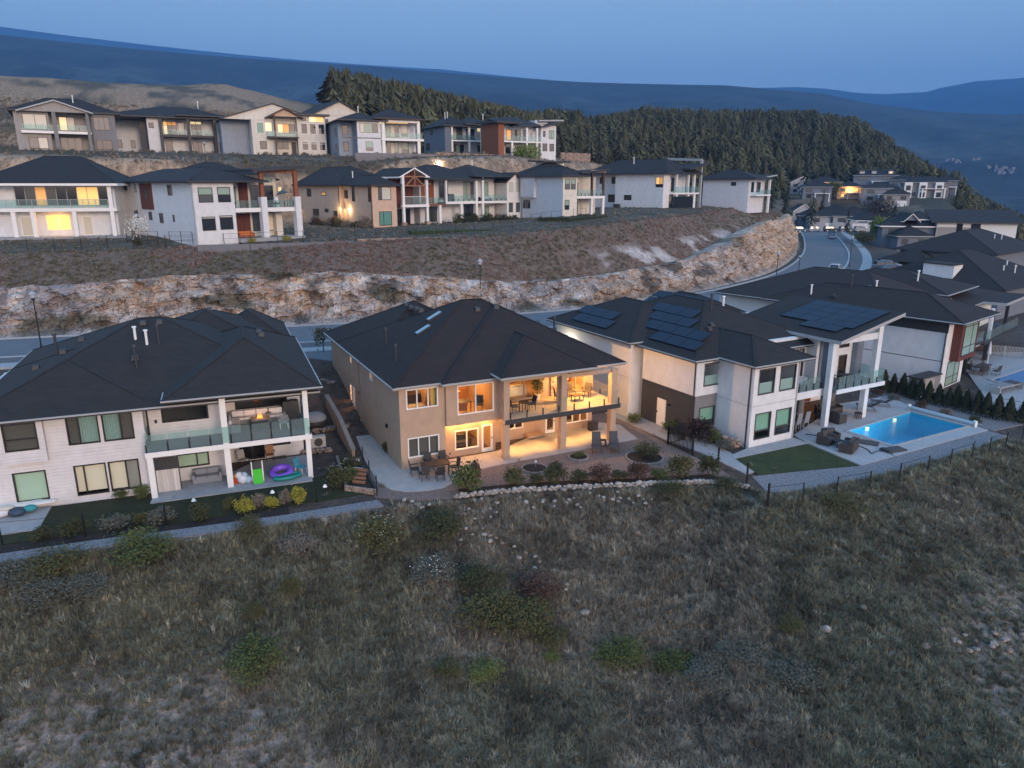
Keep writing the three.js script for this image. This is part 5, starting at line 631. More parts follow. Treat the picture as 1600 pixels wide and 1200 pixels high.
(function (h) {
  h.vol(-1.1, 0.3, 0, 8, -2, 5.6, M.cedar); h.vol(0.302, 9.8, 2.5, 11, -2, 5.4, M.white); h.vol(9.802, 13.8, 0.5, 10, -2, 5.6, M.white); h.win('F', 2.5, 2.2, 5.8, 2.3, 4.6, { v: [0.33, 0.66], pane: [M.litDim, M.paneMid, M.paneMid] }); h.win('F', 2.5, 6.4, 7.6, 2.3, 4.6); h.win('F', 0.5, 11.9, 13.3, 2.8, 4.6, { v: [0.5], pane: [M.paneGreen] }); h.win('F', 0.5, 10.4, 11, 3.2, 4.4); h.win('F', 0.5, 10.3, 11.5, 0.2, 1.8); h.win('F', 0.5, 12.1, 13.3, 0.2, 1.8); h.win('F', 2.5, 2, 3.6, -0.4, 1.6); h.win('F', 2.5, 5, 7, -0.4, 1.6, { v: [0.5] });
  h.box('deck', 0.31, 9.79, 0, 2.49, 1.8, 2.1, M.trimW); h.rail([[0.4, 0.05], [9.7, 0.05]], 2.1, { ph: 0, sp: 1.8 }); for (const x of [2.1, 5.8, 8.4]) h.col(x, x + 0.4, 0.0, 0.4, -1.5, x > 5 ? 4.9 : 1.8, M.trimW); h.slope(-2, 4.2, -1, 9, [5.9, 5.9, 6.3, 6.3], 0.35); h.slope(2.5, 9.7, 0.2, 12, [5.2, 5.6, 8.2, 7.6], 0.25); h.slope(9, 14.6, -0.6, 11, [5.2, 6.4, 6.6, 5.6], 0.25); h.slope(11, 17.5, 3, 9, [6.9, 7.2, 7.2, 6.9], 0.3, M.roofFar, M.trimG); h.vol(10.5, 13.8, 4, 9, 5.5, 6.9, M.pale); h.finish();
})(HU6);
const HU7 = new House('gable_back_house', 'cream gabled house peeping over the roofs behind the upper row', -46, 27.5, -178, 40, R2o);
(function (h) { h.vol(0, 14, 0, 10, -4, 6.5, M.cream); h.gable(0, 14, 0, 10, 6.6, 9.8, M.cream, { ov: 0.8 }); h.win('F', 0, 2, 4, 3.5, 5.5, { v: [0.5] }); h.win('F', 0, 8, 11, 3.5, 5.5, { v: [0.5] }); h.finish(); })(HU7);

// ---------------------------------------------------------------- small houses of the hamlet at the bend of the road
(function () {
  const hamletW = stucco([0.42, 0.43, 0.45]), hamletG = stucco([0.26, 0.27, 0.29]), hamletC = stucco([0.38, 0.34, 0.28]);
  const list = [ // direction u, depth, turn, width, depth, height, walls, what sets it apart
    [1302, -262, 2, 15, 10, 4.6, hamletW, 'white house with a wide garage, nearest to the road bend', 'garage_house'],
    [1262, -266, 8, 13, 10, 4.4, hamletW, 'white low house left of the wide-garage house, behind parked cars', 'garage_house'],
    [1272, -284, -6, 16, 10, 4.8, hamletG, 'pale house one row behind the wide-garage house', 'plain_house'],
    [1318, -286, 4, 13, 10, 4.6, std([0.28, 0.40, 0.45], 0.8), 'teal-blue house in the hamlet with a white porch', 'porch_house'],
    [1275, -306, 6, 15, 11, 5, M.taupe, 'taupe house in the middle of the hamlet', 'plain_house'],
    [1253, -338, -4, 16, 11, 6, hamletC, 'pale house with a lit porch at the back left of the hamlet', 'lit_house'],
    [1292, -326, 4, 11, 10, 5, M.beige, 'house with glowing orange front in the hamlet', 'glowing_house'],
    [1328, -352, 2, 22, 12, 6.5, M.slate, 'big dark house with three dormer windows above the hamlet', 'dormer_house'],
    [1338, -312, 8, 16, 11, 5.4, hamletG, 'grey-roofed house with white gable fronts, mid hamlet', 'plain_house'],
    [1402, -318, 6, 20, 12, 6.2, M.greyWall, 'house with white window bays at the right of the hamlet', 'bay_house'],
    [1368, -338, -2, 13, 10, 5.4, M.slate, 'bluish house left of the white bays at hamlet edge', 'plain_house'],
    [1222, -350, 10, 12, 9, 5, hamletW, 'white gabled house high at the left end of the hamlet', 'gabled_house'],
    [1228, -290, 14, 9, 9, 5.4, hamletW, 'narrow white gable house by the rock at the bend', 'gabled_house'],
    [1245, -312, 4, 13, 9, 5, M.slate, 'slate house between the narrow gable and the lit porch', 'plain_house'],
    [1340, -276, -4, 13, 9, 4.2, M.slate, 'low dark house behind the red-leaved tree by the road', 'plain_house'],
    [1396, -184, 24, 9, 8, 4.4, M.slate, 'slate house with pale garage door beside the driveway', 'driveway_house'],
    [1240, -276, 6, 10, 8, 4.2, M.slate, 'small dark-walled house left of the pale house, close to the bend', 'plain_house'],
    [1300, -300, -4, 11, 8, 4.6, M.slate, 'small dark-walled house under the orange-lit front', 'plain_house'],
    [1362, -300, 4, 11, 8, 4.6, M.taupe, 'small taupe house between the gable fronts and the white bays', 'plain_house'],
    [1432, -330, 10, 10, 8, 5, M.slate, 'last small dark house at the right end of the hamlet', 'plain_house'],
  ].map(([u, z, a, w, ...r]) => [u, z, a, w * 0.86, ...r]).map(([u, z, a, ...r]) => [(u - 800) / 1100 * -z, z, a - Math.atan((u - 800) / 1100) / D2R, ...r]);
  for (const [x, z, a, w, d, ht, wall, label, kind] of list) {
    const y = gh(x, z, false), h = new House(kind, label, x, y, z, a, R2o), up = ht > 4.9;
    h.vol(-w / 2, w / 2, 0, d, -3, ht, wall); if (kind.startsWith('gab')) h.gable(-w / 2, w / 2, 0, d, ht + 0.2, ht + 2.8, wall, { fascia: M.trimW }); else h.hip(-w / 2 - 0.6, w / 2 + 0.6, -0.6, d + 0.6, ht + 0.15, [-w / 2 + d / 2, d / 2], [w / 2 - d / 2, d / 2], ht + 2.6, { fascia: M.trimG });
    const lit = kind.startsWith('lit'), glow = kind.startsWith('glow');
    h.win('F', 0, -w * 0.38, -w * 0.18, ht - 2.0, ht - 0.6, { v: [0.5], pane: [lit ? M.litPale : M.paneMid] }); h.win('F', 0, w * 0.14, w * 0.36, ht - 2.0, ht - 0.6, { v: [0.5], pane: [glow ? M.lit : M.paneMid] });
    if (up) { h.win('F', 0, -w * 0.36, -w * 0.2, 0.6, 2.2, { pane: [glow ? M.lit : M.pane] }); h.box('deck', -w * 0.1, w * 0.45, -1.8, -0.003, ht - 2.7, ht - 2.4, M.trimW); h.col(w * 0.4, w * 0.43, -1.7, -1.4, -1, ht - 2.7, M.trimW); h.col(-w * 0.08, -w * 0.05, -1.7, -1.4, -1, ht - 2.7, M.trimW); } else h.box('garage_door', w * 0.0, w * 0.4, -0.06, -0.003, 0, 2.2, M.trimW);
    if (kind === 'dormer_house') for (const q of [-7, -2, 5]) { h.vol(q, q + 2, 1.5, 5, ht + 0.3, ht + 2.2, M.white); h.win('F', 1.5, q + 0.4, q + 1.6, ht + 0.8, ht + 1.9, { pane: [q === 5 ? M.litPale : M.panePale] }); h.slope(q - 0.3, q + 2.3, 1.1, 5.4, [ht + 2.3, ht + 2.3, ht + 2.9, ht + 2.9], 0.15); }
    if (kind === 'bay_house') for (const q of [-8, -2.5, 3.5]) { h.vol(q, q + 3, -1, -0.002, -1, ht, M.trimW); h.win('F', -1, q + 0.6, q + 2.4, 3, 5, { v: [0.5], pane: [M.pane] }); h.win('F', -1, q + 0.6, q + 2.4, 0.2, 2.2, { v: [0.5], pane: [M.pane] }); }
    if (lit || glow) { new MB().sph(0, ht - 1, 0.4, 0.2).build('porch_lamp', M.lit, h.g); bulb(h.g, 0, ht - 1.4, 1.2, WARM, glow ? 60 : 24); }
    h.finish();
  }
})();
// ---------------------------------------------------------------- yards
slab('lawn', [[-27, -34.2], [-22, -35.9], [-17.5, -37.2], [-13, -39.2], [-8.4, -41.1], [-8.6, -42.6], [-10.6, -46], [-12.3, -43.5], [-21.4, -39.5], [-21.9, -40.6], [-30, -38]], -0.2, 0.03, M.lawnD);
slab('gravel_strip', [[-27, -32.9], [-22, -34.8], [-17.6, -36.2], [-12.7, -37.9], [-8.0, -39.9], [-7.45, -39.1], [-12.5, -36.95], [-17.1, -35.3], [-21.5, -33.95], [-27, -31.9]], -0.3, 0.06, M.gravelGrey);
slab('flower_bed', [[-27, -34.1], [-22, -35.8], [-17.5, -37.1], [-13, -39.1], [-12.7, -38.0], [-17.6, -36.3], [-22, -34.9], [-27, -33.0]], -0.2, 0.045, M.mulch);
slab('patio', [[-21.15, -39.35], [-12.55, -42.75], [-14.2, -47.3], [-17.3, -46.1], [-18.1, -44.2], [-22.1, -42.6]], -0.2, 0.1, M.concrete);
slab('patio', [[-30, -34.4], [-25.6, -36.0], [-26.7, -39.0], [-31, -37.6]], -0.2, 0.09, M.concrete);
slab('patio', [[-12.9, -55.2], [-11.9, -55.8], [-9.5, -49.7], [-7.2, -45.0], [-1.0, -48.2], [4.6, -55.4], [8.4, -54.0], [9.25, -50.7], [6.5, -49.3], [-0.9, -45.5], [-3.3, -44.0], [-3.4, -42.9], [-4.2, -41.7], [-5.2, -41.25], [-6.4, -41.1], [-7.4, -41.4], [-8.4, -42.6], [-9.9, -46.2]], -0.2, 0.05, std([0.46, 0.44, 0.42], 0.8, { map: T.speck }));
slab('gravel_yard', [[-8.2, -40.4], [-6, -39.9], [-3.2, -40.3], [0, -41.2], [4, -41.8], [8, -42.15], [13, -42.6], [14.7, -41.6], [13.6, -45.1], [11.2, -49.6], [8.3, -56.6], [6.0, -57.8], [4.5, -55], [-1, -48], [-7.5, -44], [-9.9, -45]], -0.3, 0.02, M.gravelBrown);
slab('mulch_bed', [[-3.3, -41.5], [0, -42.3], [4, -42.9], [8, -43.2], [12.9, -43.9], [13.4, -43.0], [8, -42.25], [4, -41.9], [0, -41.3], [-3.1, -40.5]], -0.3, 0.05, M.mulch);
slab('path', [[6.4, -59.3], [8.2, -60.2], [11.6, -54.2], [14.4, -50.4], [15.4, -47.4], [16.3, -44.6], [15.1, -44.0], [13.4, -47.6], [11.4, -50.4]], -0.2, 0.04, M.concrete);
slab('path', [[15.2, -47.4], [16.7, -48.7], [20.8, -50.9], [21.4, -49.7], [15.1, -46.6]], -0.2, 0.07, M.concrete);
slab('lawn', [[15.2, -46.7], [21.25, -49.62], [23.05, -45.5], [15.9, -43.8]], -0.2, 0.05, M.lawn);
slab('gravel_strip', [[15.4, -43.6], [19.5, -44.6], [23.1, -45.4], [36.2, -52.6], [36.9, -51.4], [31, -47.4], [26.6, -45], [21.6, -42.6], [17, -40.9], [15.5, -41.2]], -0.3, 0.03, M.gravelGrey);
slab('gravel_strip', [[33.8, -58.4], [36.6, -52.6], [40, -54.2], [36.6, -59.8], [33.9, -64.2], [31.9, -63]], -0.3, 0.035, std([0.26, 0.25, 0.26], 0.95, { map: T.gravel, bumpMap: T.gravelB, bumpScale: 0.03 }));
// pool terrace with the pool sunk into it
(function () {
  const o = [[21.4, -49.7], [23.2, -45.4], [36.25, -52.65], [33.7, -58.2], [33.2, -62], [28, -59.6], [21, -51.5]].map(([x, z]) => new THREE.Vector2(x, z)), p = [[25.45, -52.35], [27.25, -49.2], [35.05, -53.45], [32.75, -57.2]].map(([x, z]) => new THREE.Vector2(x, z));
  const b = new MB(); const C = o.slice(), Hh = p.slice(); if (THREE.ShapeUtils.area(C) < 0) C.reverse(); if (THREE.ShapeUtils.area(Hh) > 0) Hh.reverse(); const all = [...C, ...Hh];
  for (const [i, j, k] of THREE.ShapeUtils.triangulateShape(C, [Hh])) b.tri(V(all[i].x, 0.08, all[i].y), V(all[k].x, 0.08, all[k].y), V(all[j].x, 0.08, all[j].y));
  C.forEach((q, i) => { const r = C[(i + 1) % C.length]; b.quad(V(q.x, -0.2, q.y), V(q.x, 0.08, q.y), V(r.x, 0.08, r.y), V(r.x, -0.2, r.y)); }); struct('pool_terrace', b.geo(), std([0.46, 0.47, 0.48], 0.8, { map: T.speck }));
  const t = thing('swimming_pool', 'rectangular blue swimming pool with two lit lamps beside the modern white house', 'pool');
  const w = new MB(), cp = new MB(), n = p.length; const q = (i, y, k = 0) => { const c = V(30.1, 0, -53.05), v = V(p[i].x, y, p[i].y); if (k) { const d = V(v.x - c.x, 0, v.z - c.z).normalize(); v.addScaledVector(d, k); } return v; };
  for (let i = 0; i < n; i++) { const j = (i + 1) % n; w.quad(q(i, -1.7), q(j, -1.7), q(j, 0.06), q(i, 0.06)); cp.hexa([q(i, 0.07), q(j, 0.07), q(j, 0.07, 0.42), q(i, 0.07, 0.42)], [q(i, 0.13), q(j, 0.13), q(j, 0.13, 0.42), q(i, 0.13, 0.42)]); }
  w.quad(q(0, -1.7), q(1, -1.7), q(2, -1.7), q(3, -1.7)); w.build('basin', std([0.03, 0.34, 0.50], 0.6), t); cp.build('coping', M.kerb, t);
  const wt = new MB().quad(q(0, -0.08), q(1, -0.08), q(2, -0.08), q(3, -0.08)).build('water', phy([0.62, 0.90, 1.0], 0.05, { transmission: 1, thickness: 0, ior: 1.33, bumpMap: T.stuccoB, bumpScale: 0.02 }), t);
  for (const f of [0.28, 0.72]) { const x = lerp(25.45, 32.75, f), z = lerp(-52.35, -57.2, f); new MB().box(x - 0.14, x + 0.14, -0.32, -0.04, z + 0.02, z + 0.12).build('pool_lamp', M.litPale, t); }
  for (const [x, z, c] of [[27.0, -51.2, 7], [29.0, -52.2, 5]]) bulb(t, x, -0.7, z, [0.3, 0.8, 1.0], c);
  // rolled cover along the far end
  const r = thing('pool_cover_roller', 'long pale roller holding the rolled pool cover at the far pool end', 'pool cover'); const a = V(32.9, 0.3, -57.85), e = V(35.65, 0.3, -53.4);
  new MB().tube([a, e], 0.16, 12).build('rolled_cover', std([0.34, 0.44, 0.50], 0.6), r); for (const v of [a, e]) new MB().box(v.x - 0.09, v.x + 0.09, 0.08, 0.55, v.z - 0.14, v.z + 0.14).build('end_stand', M.trimW, r); new MB().tube([V(35.75, 0.36, -53.3), V(35.95, 0.36, -53.0)], 0.03).build('crank', M.metal, r);
})();
(function () { // second pool
  slab('pool_terrace', [[40.5, -59], [43.5, -56.2], [60, -66], [66, -79], [52, -80], [46.2, -72.4]], -0.3, 0.06, M.concrete);
  const t = thing('swimming_pool', 'deep blue swimming pool at the right edge beside the red-framed house', 'pool'), P = [[45.6, -67.4], [47.2, -64.2], [60, -71], [58, -76]], b = new MB(), c = new MB();
  b.quad(...P.map(([x, z]) => V(x, 0.10, z))); b.build('water', phy([0.012, 0.10, 0.26], 0.04, { ior: 1.4 }), t); P.forEach(([x, z], i) => { const [X, Z] = P[(i + 1) % 4]; c.bar(V(x, 0.1, z), V(X, 0.1, Z), 0.4, 0.1); }); c.build('coping', M.kerb, t);
  const d = thing('pool_cover_roller', 'pool cover roller with grey slatted cover beside the second pool', 'pool cover', [44.9, 0.06, -63.6], 0.5); new MB().tube([V(-1.9, 0.5, 0), V(1.9, 0.5, 0)], 0.16, 10).build('rolled_cover', M.metal, d); for (const x of [-1.9, 1.9]) new MB().box(x - 0.06, x + 0.06, 0, 0.6, -0.35, 0.35).build('end_stand', M.trimG, d); new MB().box(-1.6, 0.3, 0.62, 0.66, -0.8, 0.3).build('cover_sheet', M.fabric, d); new MB().box(0.35, 1.7, 0.62, 0.66, -0.8, 0.3).build('cover_sheet', M.fabricD, d);
  slab('lawn', [[38.3, -57.2], [40.4, -58.8], [43.4, -56], [41, -54]], -0.2, 0.04, M.lawn);
})();
slab('lawn', [[-36, -92], [-27, -97.5], [-24, -99], [-26.2, -101.4], [-31, -97]], 9.6, 10.75, M.lawnD);
slab('driveway', [[-19, -64], [-15.5, -62.3], [-17.5, -68.5], [-21.5, -67]], 2.2, 3.13, M.asphalt);
slab('driveway', [[-15.6, -62.9], [-9.6, -65.9], [-10.9, -72.6], [-17.6, -70.2]], 2, 3.1, M.asphalt);
slab('driveway', [[60, -118], [64, -112], [74, -124], [72, -133], [66, -131]], 1.5, 3.08, M.asphalt);

// retaining walls and rock walls
function wallOfBlocks(name, label, pts, y0, y1, mat, bw = 1.2, bh = 0.45, th = 0.5, group) {
  const t = thing(name, label, 'wall', [0, 0, 0], 0, group); const R = rng(pts.length * 7 + Math.round(bw * 10));
  for (let i = 0; i < pts.length - 1; i++) { const a = pts[i], b = pts[i + 1], L = Math.hypot(b[0] - a[0], b[1] - a[1]), ang = Math.atan2(-(b[1] - a[1]), b[0] - a[0]), n = Math.max(1, Math.round(L / bw)), hA = typeof y1 === 'function' ? y1 : () => y1, lo = typeof y0 === 'function' ? y0 : () => y0;
    for (let k = 0; k < n; k++) { const f = (k + 0.5) / n, x = lerp(a[0], b[0], f), z = lerp(a[1], b[1], f), top = hA(x, z), bot = lo(x, z), rows = Math.max(1, Math.round((top - bot) / bh)); for (let r = 0; r < rows; r++) { const hh = (top - bot) / rows, m = new THREE.Mesh(new THREE.BoxGeometry(L / n - 0.03, hh - 0.025, th), mat); m.name = 'block'; m.castShadow = m.receiveShadow = true; m.position.set(x + (R() - 0.5) * 0.03, bot + hh * (r + 0.5), z + (R() - 0.5) * 0.05 - r * 0.03); m.rotation.y = ang + (r % 2 ? 0.012 : -0.01); t.add(m); } } }
  return t;
}
wallOfBlocks('retaining_wall', 'low grey block wall along the yard edge below the red panel house', [[-38.3, -90.2], [-32.4, -91.6], [-26.4, -94.2], [-20.9, -96.4]], 10.0, 11.05, std([0.21, 0.21, 0.225], 0.9, { map: T.speck }), 2.2, 1.15);
wallOfBlocks('retaining_wall', 'low pinkish block wall below the fenced lawn of the truss porch house', [[-20.2, -96.8], [-12.4, -99.5], [-5.4, -102.2], [0.6, -104.6]], 9.8, 11.3, M.stoneP, 2.2, 0.7);
wallOfBlocks('retaining_wall', 'grey terraced block wall below the blue-sided house of the upper row', [[-29, -141], [-22, -143.8], [-15, -148.5]], 21.2, 23.9, std([0.25, 0.24, 0.25], 0.9, { map: T.speck }), 2.6, 0.9);
wallOfBlocks('retaining_wall', 'long pinkish block wall below the upper row houses on the right', [[-15, -149.2], [-8, -156], [0, -165], [7, -178], [11, -186]], 22.6, 24.3, M.stoneP, 2.6, 0.85);
wallOfBlocks('retaining_wall', 'stacked pale block wall behind the dark flat roof, at the end of upper row', [[12, -190], [20, -197]], 22, 26, M.stoneP, 2.6, 1.0);
(function () { const t = thing('retaining_wall', 'thin tan retaining wall with a sloping top beside the walk of the tan house', 'wall'), P = [[-14.6, 2.1, -55.2], [-12.6, 1.5, -51], [-10.9, 0.5, -47.2]], b = new MB(), c = new MB(); for (let i = 0; i < 2; i++) { const [x, y, z] = P[i], [X, Y, Z] = P[i + 1]; b.hexa([V(x - 0.11, -0.3, z - 0.05), V(X - 0.11, -0.3, Z - 0.05), V(X + 0.11, -0.3, Z + 0.05), V(x + 0.11, -0.3, z + 0.05)], [V(x - 0.11, y, z - 0.05), V(X - 0.11, Y, Z - 0.05), V(X + 0.11, Y, Z + 0.05), V(x + 0.11, y, z + 0.05)]); c.bar(V(x, y + 0.03, z), V(X, Y + 0.03, Z), 0.32, 0.05); } b.build('wall', M.tan, t); c.build('coping', M.block, t); })();
// dry-stone walls: each stone its own piece
function stoneGeos(seed) { const out = []; for (let k = 0; k < 6; k++) { const g = new THREE.IcosahedronGeometry(0.5, 1), p = g.attributes.position; for (let i = 0; i < p.count; i++) { const v = V(p.getX(i), p.getY(i), p.getZ(i)), f = 0.78 + 0.5 * noise(v.x * 2.1 + k * 7 + seed, v.y * 2.1 + v.z * 1.7); p.setXYZ(i, v.x * f, v.y * f * 0.8, v.z * f); } g.computeVertexNormals(); g.setAttribute('uv', new THREE.Float32BufferAttribute(new Array(p.count * 2).fill(0).map((_, i) => i % 2 ? p.getY(i >> 1) : p.getX(i >> 1) + p.getZ(i >> 1)), 2)); out.push(g); } return out; }
const SG = stoneGeos(3);
function stones(name, label, pts, rows, size, mats, seed, yf, o = {}) {
  const t = thing(name, label, o.cat || 'stone wall'); const R = rng(seed);
  for (let i = 0; i < pts.length - 1; i++) { const [ax, az] = pts[i], [bx, bz] = pts[i + 1], L = Math.hypot(bx - ax, bz - az), n = Math.round(L / size);
    for (let r = 0; r < rows; r++) for (let k = 0; k < n; k++) { if (R() < (o.gap || 0)) continue; const f = (k + R() * 0.5 + (r % 2) * 0.4) / n, x = lerp(ax, bx, f) + (R() - 0.5) * (o.scatter || 0.12), z = lerp(az, bz, f) + (R() - 0.5) * (o.scatter || 0.12) + r * (o.step || 0); const m = new THREE.Mesh(SG[Math.floor(R() * 6)], mats[Math.floor(R() * mats.length)]); m.name = 'stone'; m.castShadow = m.receiveShadow = true; const s = size * (0.75 + R() * 0.6); m.scale.set(s * 1.15, s * 0.85, s); m.rotation.y = R() * 6; m.position.set(x, yf(x, z) + s * 0.25 + r * size * 0.55 * (o.step ? 0 : 1), z); t.add(m); } }
  return t;
}
const g0 = (x, z) => gh(x, z);
stones('rock_wall', 'row of pale boulders edging the gravel yard above the slope', [[-3.4, -40.1], [0, -40.9], [4, -41.5], [8, -41.9], [13, -42.3], [14.5, -41.4]], 2, 0.25, [M.stoneW, M.stone, M.stoneW], 5, (x, z) => gh(x, z) + 0.1); 
stones('rock_wall', 'loose pale rocks tumbled down the slope below the boulder edging', [[-6.5, -39.3], [-4.5, -38.6], [-2.5, -38.9], [-1, -39.6], [2, -40.2], [6, -40.9], [9, -41.2]], 1, 0.2, [M.stoneW, M.stone, M.stoneW], 15, (x, z) => gh(x, z) + 0.12, { gap: 0.35, scatter: 1.3 });
stones('rock_line', 'broken line of pale rocks running down the grassy slope', [[-5.5, -38.2], [-3.4, -37.4], [-1.8, -37.6], [-0.4, -37.2], [1.6, -35.6], [3.2, -33.9]], 1, 0.22, [M.stoneW, M.stoneP], 19, (x, z) => gh(x, z) + 0.1, { gap: 0.45, scatter: 0.8, cat: 'rocks' });
stones('stone_wall', 'grey stacked boulder wall between the left and middle houses, near the street', [[-18.4, -61.2], [-16.2, -59.4], [-14.9, -58.6]], 6, 0.45, [M.stoneG, M.stoneG, M.block], 6, (x, z) => 0.9); 
stones('stone_wall', 'low wall of pinkish stones across the side yard left of the tan house', [[-16.2, -50.6], [-13.9, -51.8], [-12.4, -52.6]], 2, 0.3, [M.stoneP, M.stoneG], 8, (x, z) => gh(x, z)); stones('stone_wall', 'second low stone course nearer the lawn, left of the tan house', [[-14.6, -47.6], [-12.6, -48.2]], 2, 0.28, [M.stoneP, M.stoneG], 9, (x, z) => gh(x, z));
stones('rock_pile', 'stacked flat stones by the shrubs at the corner of the modern house', [[15.2, -49.6], [16.3, -48.9]], 3, 0.42, [M.stoneP, M.stone], 11, () => 0, { cat: 'rock pile' });
stones('rock_scatter', 'scatter of pale stones low on the slope at right', [[21.6, -31.8], [23.6, -31.7], [25.6, -32.2], [27.5, -32.6]], 2, 0.26, [M.stone, M.stoneP], 12, g0, { gap: 0.35, scatter: 1.2, cat: 'rocks' });
[[15.5, -31.6, 0.5, 'largest pale boulder on the lower right slope'], [15.3, -32.6, 0.3, 'pale boulder just above the largest one on the slope'], [18.0, -33.1, 0.32, 'lone slim pale rock in the middle of the right slope'], [20.3, -31.2, 0.38, 'pale rock right of the largest boulder, low on the slope'], [2.9, -34.9, 0.28, 'pale rock uphill of the dark green thicket'], [3.8, -33.4, 0.4, 'small white stone right of the dark green thicket'], [22.1, -31.9, 0.3, 'pale rock at the left end of the stone scatter'], [7.2, -38.2, 0.36, 'reddish stone in the dry grass below the boulder edging']].forEach(([x, z, s, label], i) => { const m = single('boulder', SG[i % 6], i === 7 ? M.stoneP : M.stone, label, 'boulder', null, [x, gh(x, z) + s * 0.2, z]); m.scale.set(s * 1.2, s * 0.9, s); m.rotation.y = i * 1.3; });

// three ring beds
[[1.47, -44.85, 0.78, 'small round mulch bed with a stone edging and a solar light, left of the three'], [4.55, -46.95, 0.62, 'smallest round mulch bed near the patio lounge chairs'], [9.05, -46.85, 1.2, 'largest round mulch bed with a green shrub on the gravel']].forEach(([x, z, r, label], n) => {
  const t = thing('ring_bed', label, 'flower bed', [x, 0, z]); new MB().cyl(0, 0.0, 0.07, 0, r - 0.02, r - 0.02, 28).build('mulch', M.mulch, t); const k = Math.round(r * 15); for (let i = 0; i < k; i++) { const a = i / k * 6.283; const m = new THREE.Mesh(new THREE.BoxGeometry(6.283 * r / k - 0.02, 0.12, 0.13), M.block); m.name = 'edging_stone'; m.position.set(Math.cos(a) * (r + 0.05), 0.07, Math.sin(a) * (r + 0.05)); m.rotation.y = -a + Math.PI / 2; m.castShadow = true; t.add(m); }
  if (n === 0) { const s = new MB(); s.cyl(0.1, 0.07, 0.4, -0.25, 0.02, 0.02, 6); s.build('lamp_stake', M.metal, t); new MB().cyl(0.1, 0.4, 0.52, -0.25, 0.09, 0.06, 8).build('lamp_shade', M.trimW, t); }
});
// raised timber beds left of the middle house
(function () {
  const t = thing('raised_beds', 'terraced timber planting beds stepping down beside the concrete path', 'planter'); const B = (x0, z0, x1, z1, y0, y1, m, n) => { const b = new MB().bar(V(x0, (y0 + y1) / 2, z0), V(x1, (y0 + y1) / 2, z1), 0.16, y1 - y0); b.build(n, m, t); };
  for (let i = 0; i < 4; i++) { const f = i / 4; B(lerp(-10.2, -8.2, f), lerp(-41.35, -40.75, f), lerp(-10.2, -8.2, f + 0.24), lerp(-41.35, -40.75, f + 0.24), 0, 0.34, M.stoneP, 'front_block'); }
  B(-10.15, -41.5, -11.9, -46.6, 0, 0.3, M.block, 'side_board'); B(-8.2, -41.0, -10.1, -45.4, 0, 0.3, M.charcoal, 'side_board'); for (let i = 0; i < 4; i++) B(-9.9 - i * 0.05, -42.2 - i * 0.42, -9.1 - i * 0.05, -42.0 - i * 0.42, 0.2 + i * 0.1, 0.34 + i * 0.1, M.timber, 'timber_step'); B(-10.6, -44.4, -9.7, -44.1, 0.2, 0.36, M.trimW, 'cross_board'); B(-11.2, -45.8, -10.2, -45.6, 0.25, 0.42, M.trimW, 'cross_board');
  new MB().poly([V(-10.15, 0.16, -41.4), V(-8.25, 0.16, -40.85), V(-10.1, 0.3, -45.4), V(-11.8, 0.3, -46.5)]).build('soil', M.mulch, t);
})();

// ---------------------------------------------------------------- fences
function fence(name, label, pts, o = {}) {
  const t = thing(name, label, 'fence', [0, 0, 0], 0, o.group), h = o.h || 1.2, yf = o.y || (() => 0), mat = o.mat || M.blackMetal, pw = o.pickets ? 0.05 : 0.028; let pk = new MB();
  for (let i = 0; i < pts.length - 1; i++) {
    const [ax, az] = pts[i], [bx, bz] = pts[i + 1], L = Math.hypot(bx - ax, bz - az), n = Math.max(1, Math.round(L / (o.sp || 2.4)));
    for (let k = 0; k <= n; k++) { if (k === 0 && i) continue; const f = k / n, x = lerp(ax, bx, f), z = lerp(az, bz, f), y = yf(x, z); new MB().box(x - pw, x + pw, y - 0.3, y + h + 0.06, z - pw, z + pw).build('fence_post', mat, t); if (k < n) { const X = lerp(ax, bx, (k + 1) / n), Z = lerp(az, bz, (k + 1) / n), Y = yf(X, Z); for (const q of o.rails || [0.12, 1]) new MB().bar(V(x, y + h * q, z), V(X, Y + h * q, Z), o.rw || 0.035, o.rw || 0.035).build('rail', mat, t); if (o.pickets) { const m = Math.round(L / n / 0.13); for (let p = 1; p < m; p++) { const g = p / m, px = lerp(x, X, g), pz = lerp(z, Z, g), py = lerp(y, Y, g); pk.box(px - 0.022, px + 0.022, py + h * 0.1, py + h, pz - 0.022, pz + 0.022); } } } }
  }
  if (o.pickets) { const m = pk.build('picket_panel', mat, t); m.userData.kind = 'stuff'; }
  return t;
}
fence('picket_fence', 'black metal picket fence between the gravel yard and the modern house', [[11.2, -49.55], [12.47, -47.36], [13.59, -45.11], [14.63, -42.32], [14.85, -39.1]], { h: 1.4, pickets: true, y: gh, rails: [0.1, 0.88, 1], rw: 0.05 });
fence('picket_fence', 'short black picket return beside the dark shrub at the modern house', [[11.2, -49.55], [12.6, -50.4], [14.2, -51.3]], { h: 1.35, pickets: true, rails: [0.1, 1] });
fence('wire_fence', 'thin black wire fence along the crest of the slope at right', [[14.85, -39.1], [17.1, -39.7], [21.9, -41.5], [26.9, -44.1], [31.2, -46.5], [36.9, -49.9], [42, -53.2]], { h: 1.2, y: gh, sp: 2.5, rails: [1], rw: 0.022 });
fence('wire_fence', 'black post and wire fence below the white house on the left', [[-26.4, -34.3], [-22.6, -35.2], [-18.9, -36.5], [-15.4, -37.9], [-11.5, -39.7], [-8.1, -40.5], [-9.9, -45.4]], { h: 1.3, sp: 3.1, rails: [1, 0.5], rw: 0.016 });
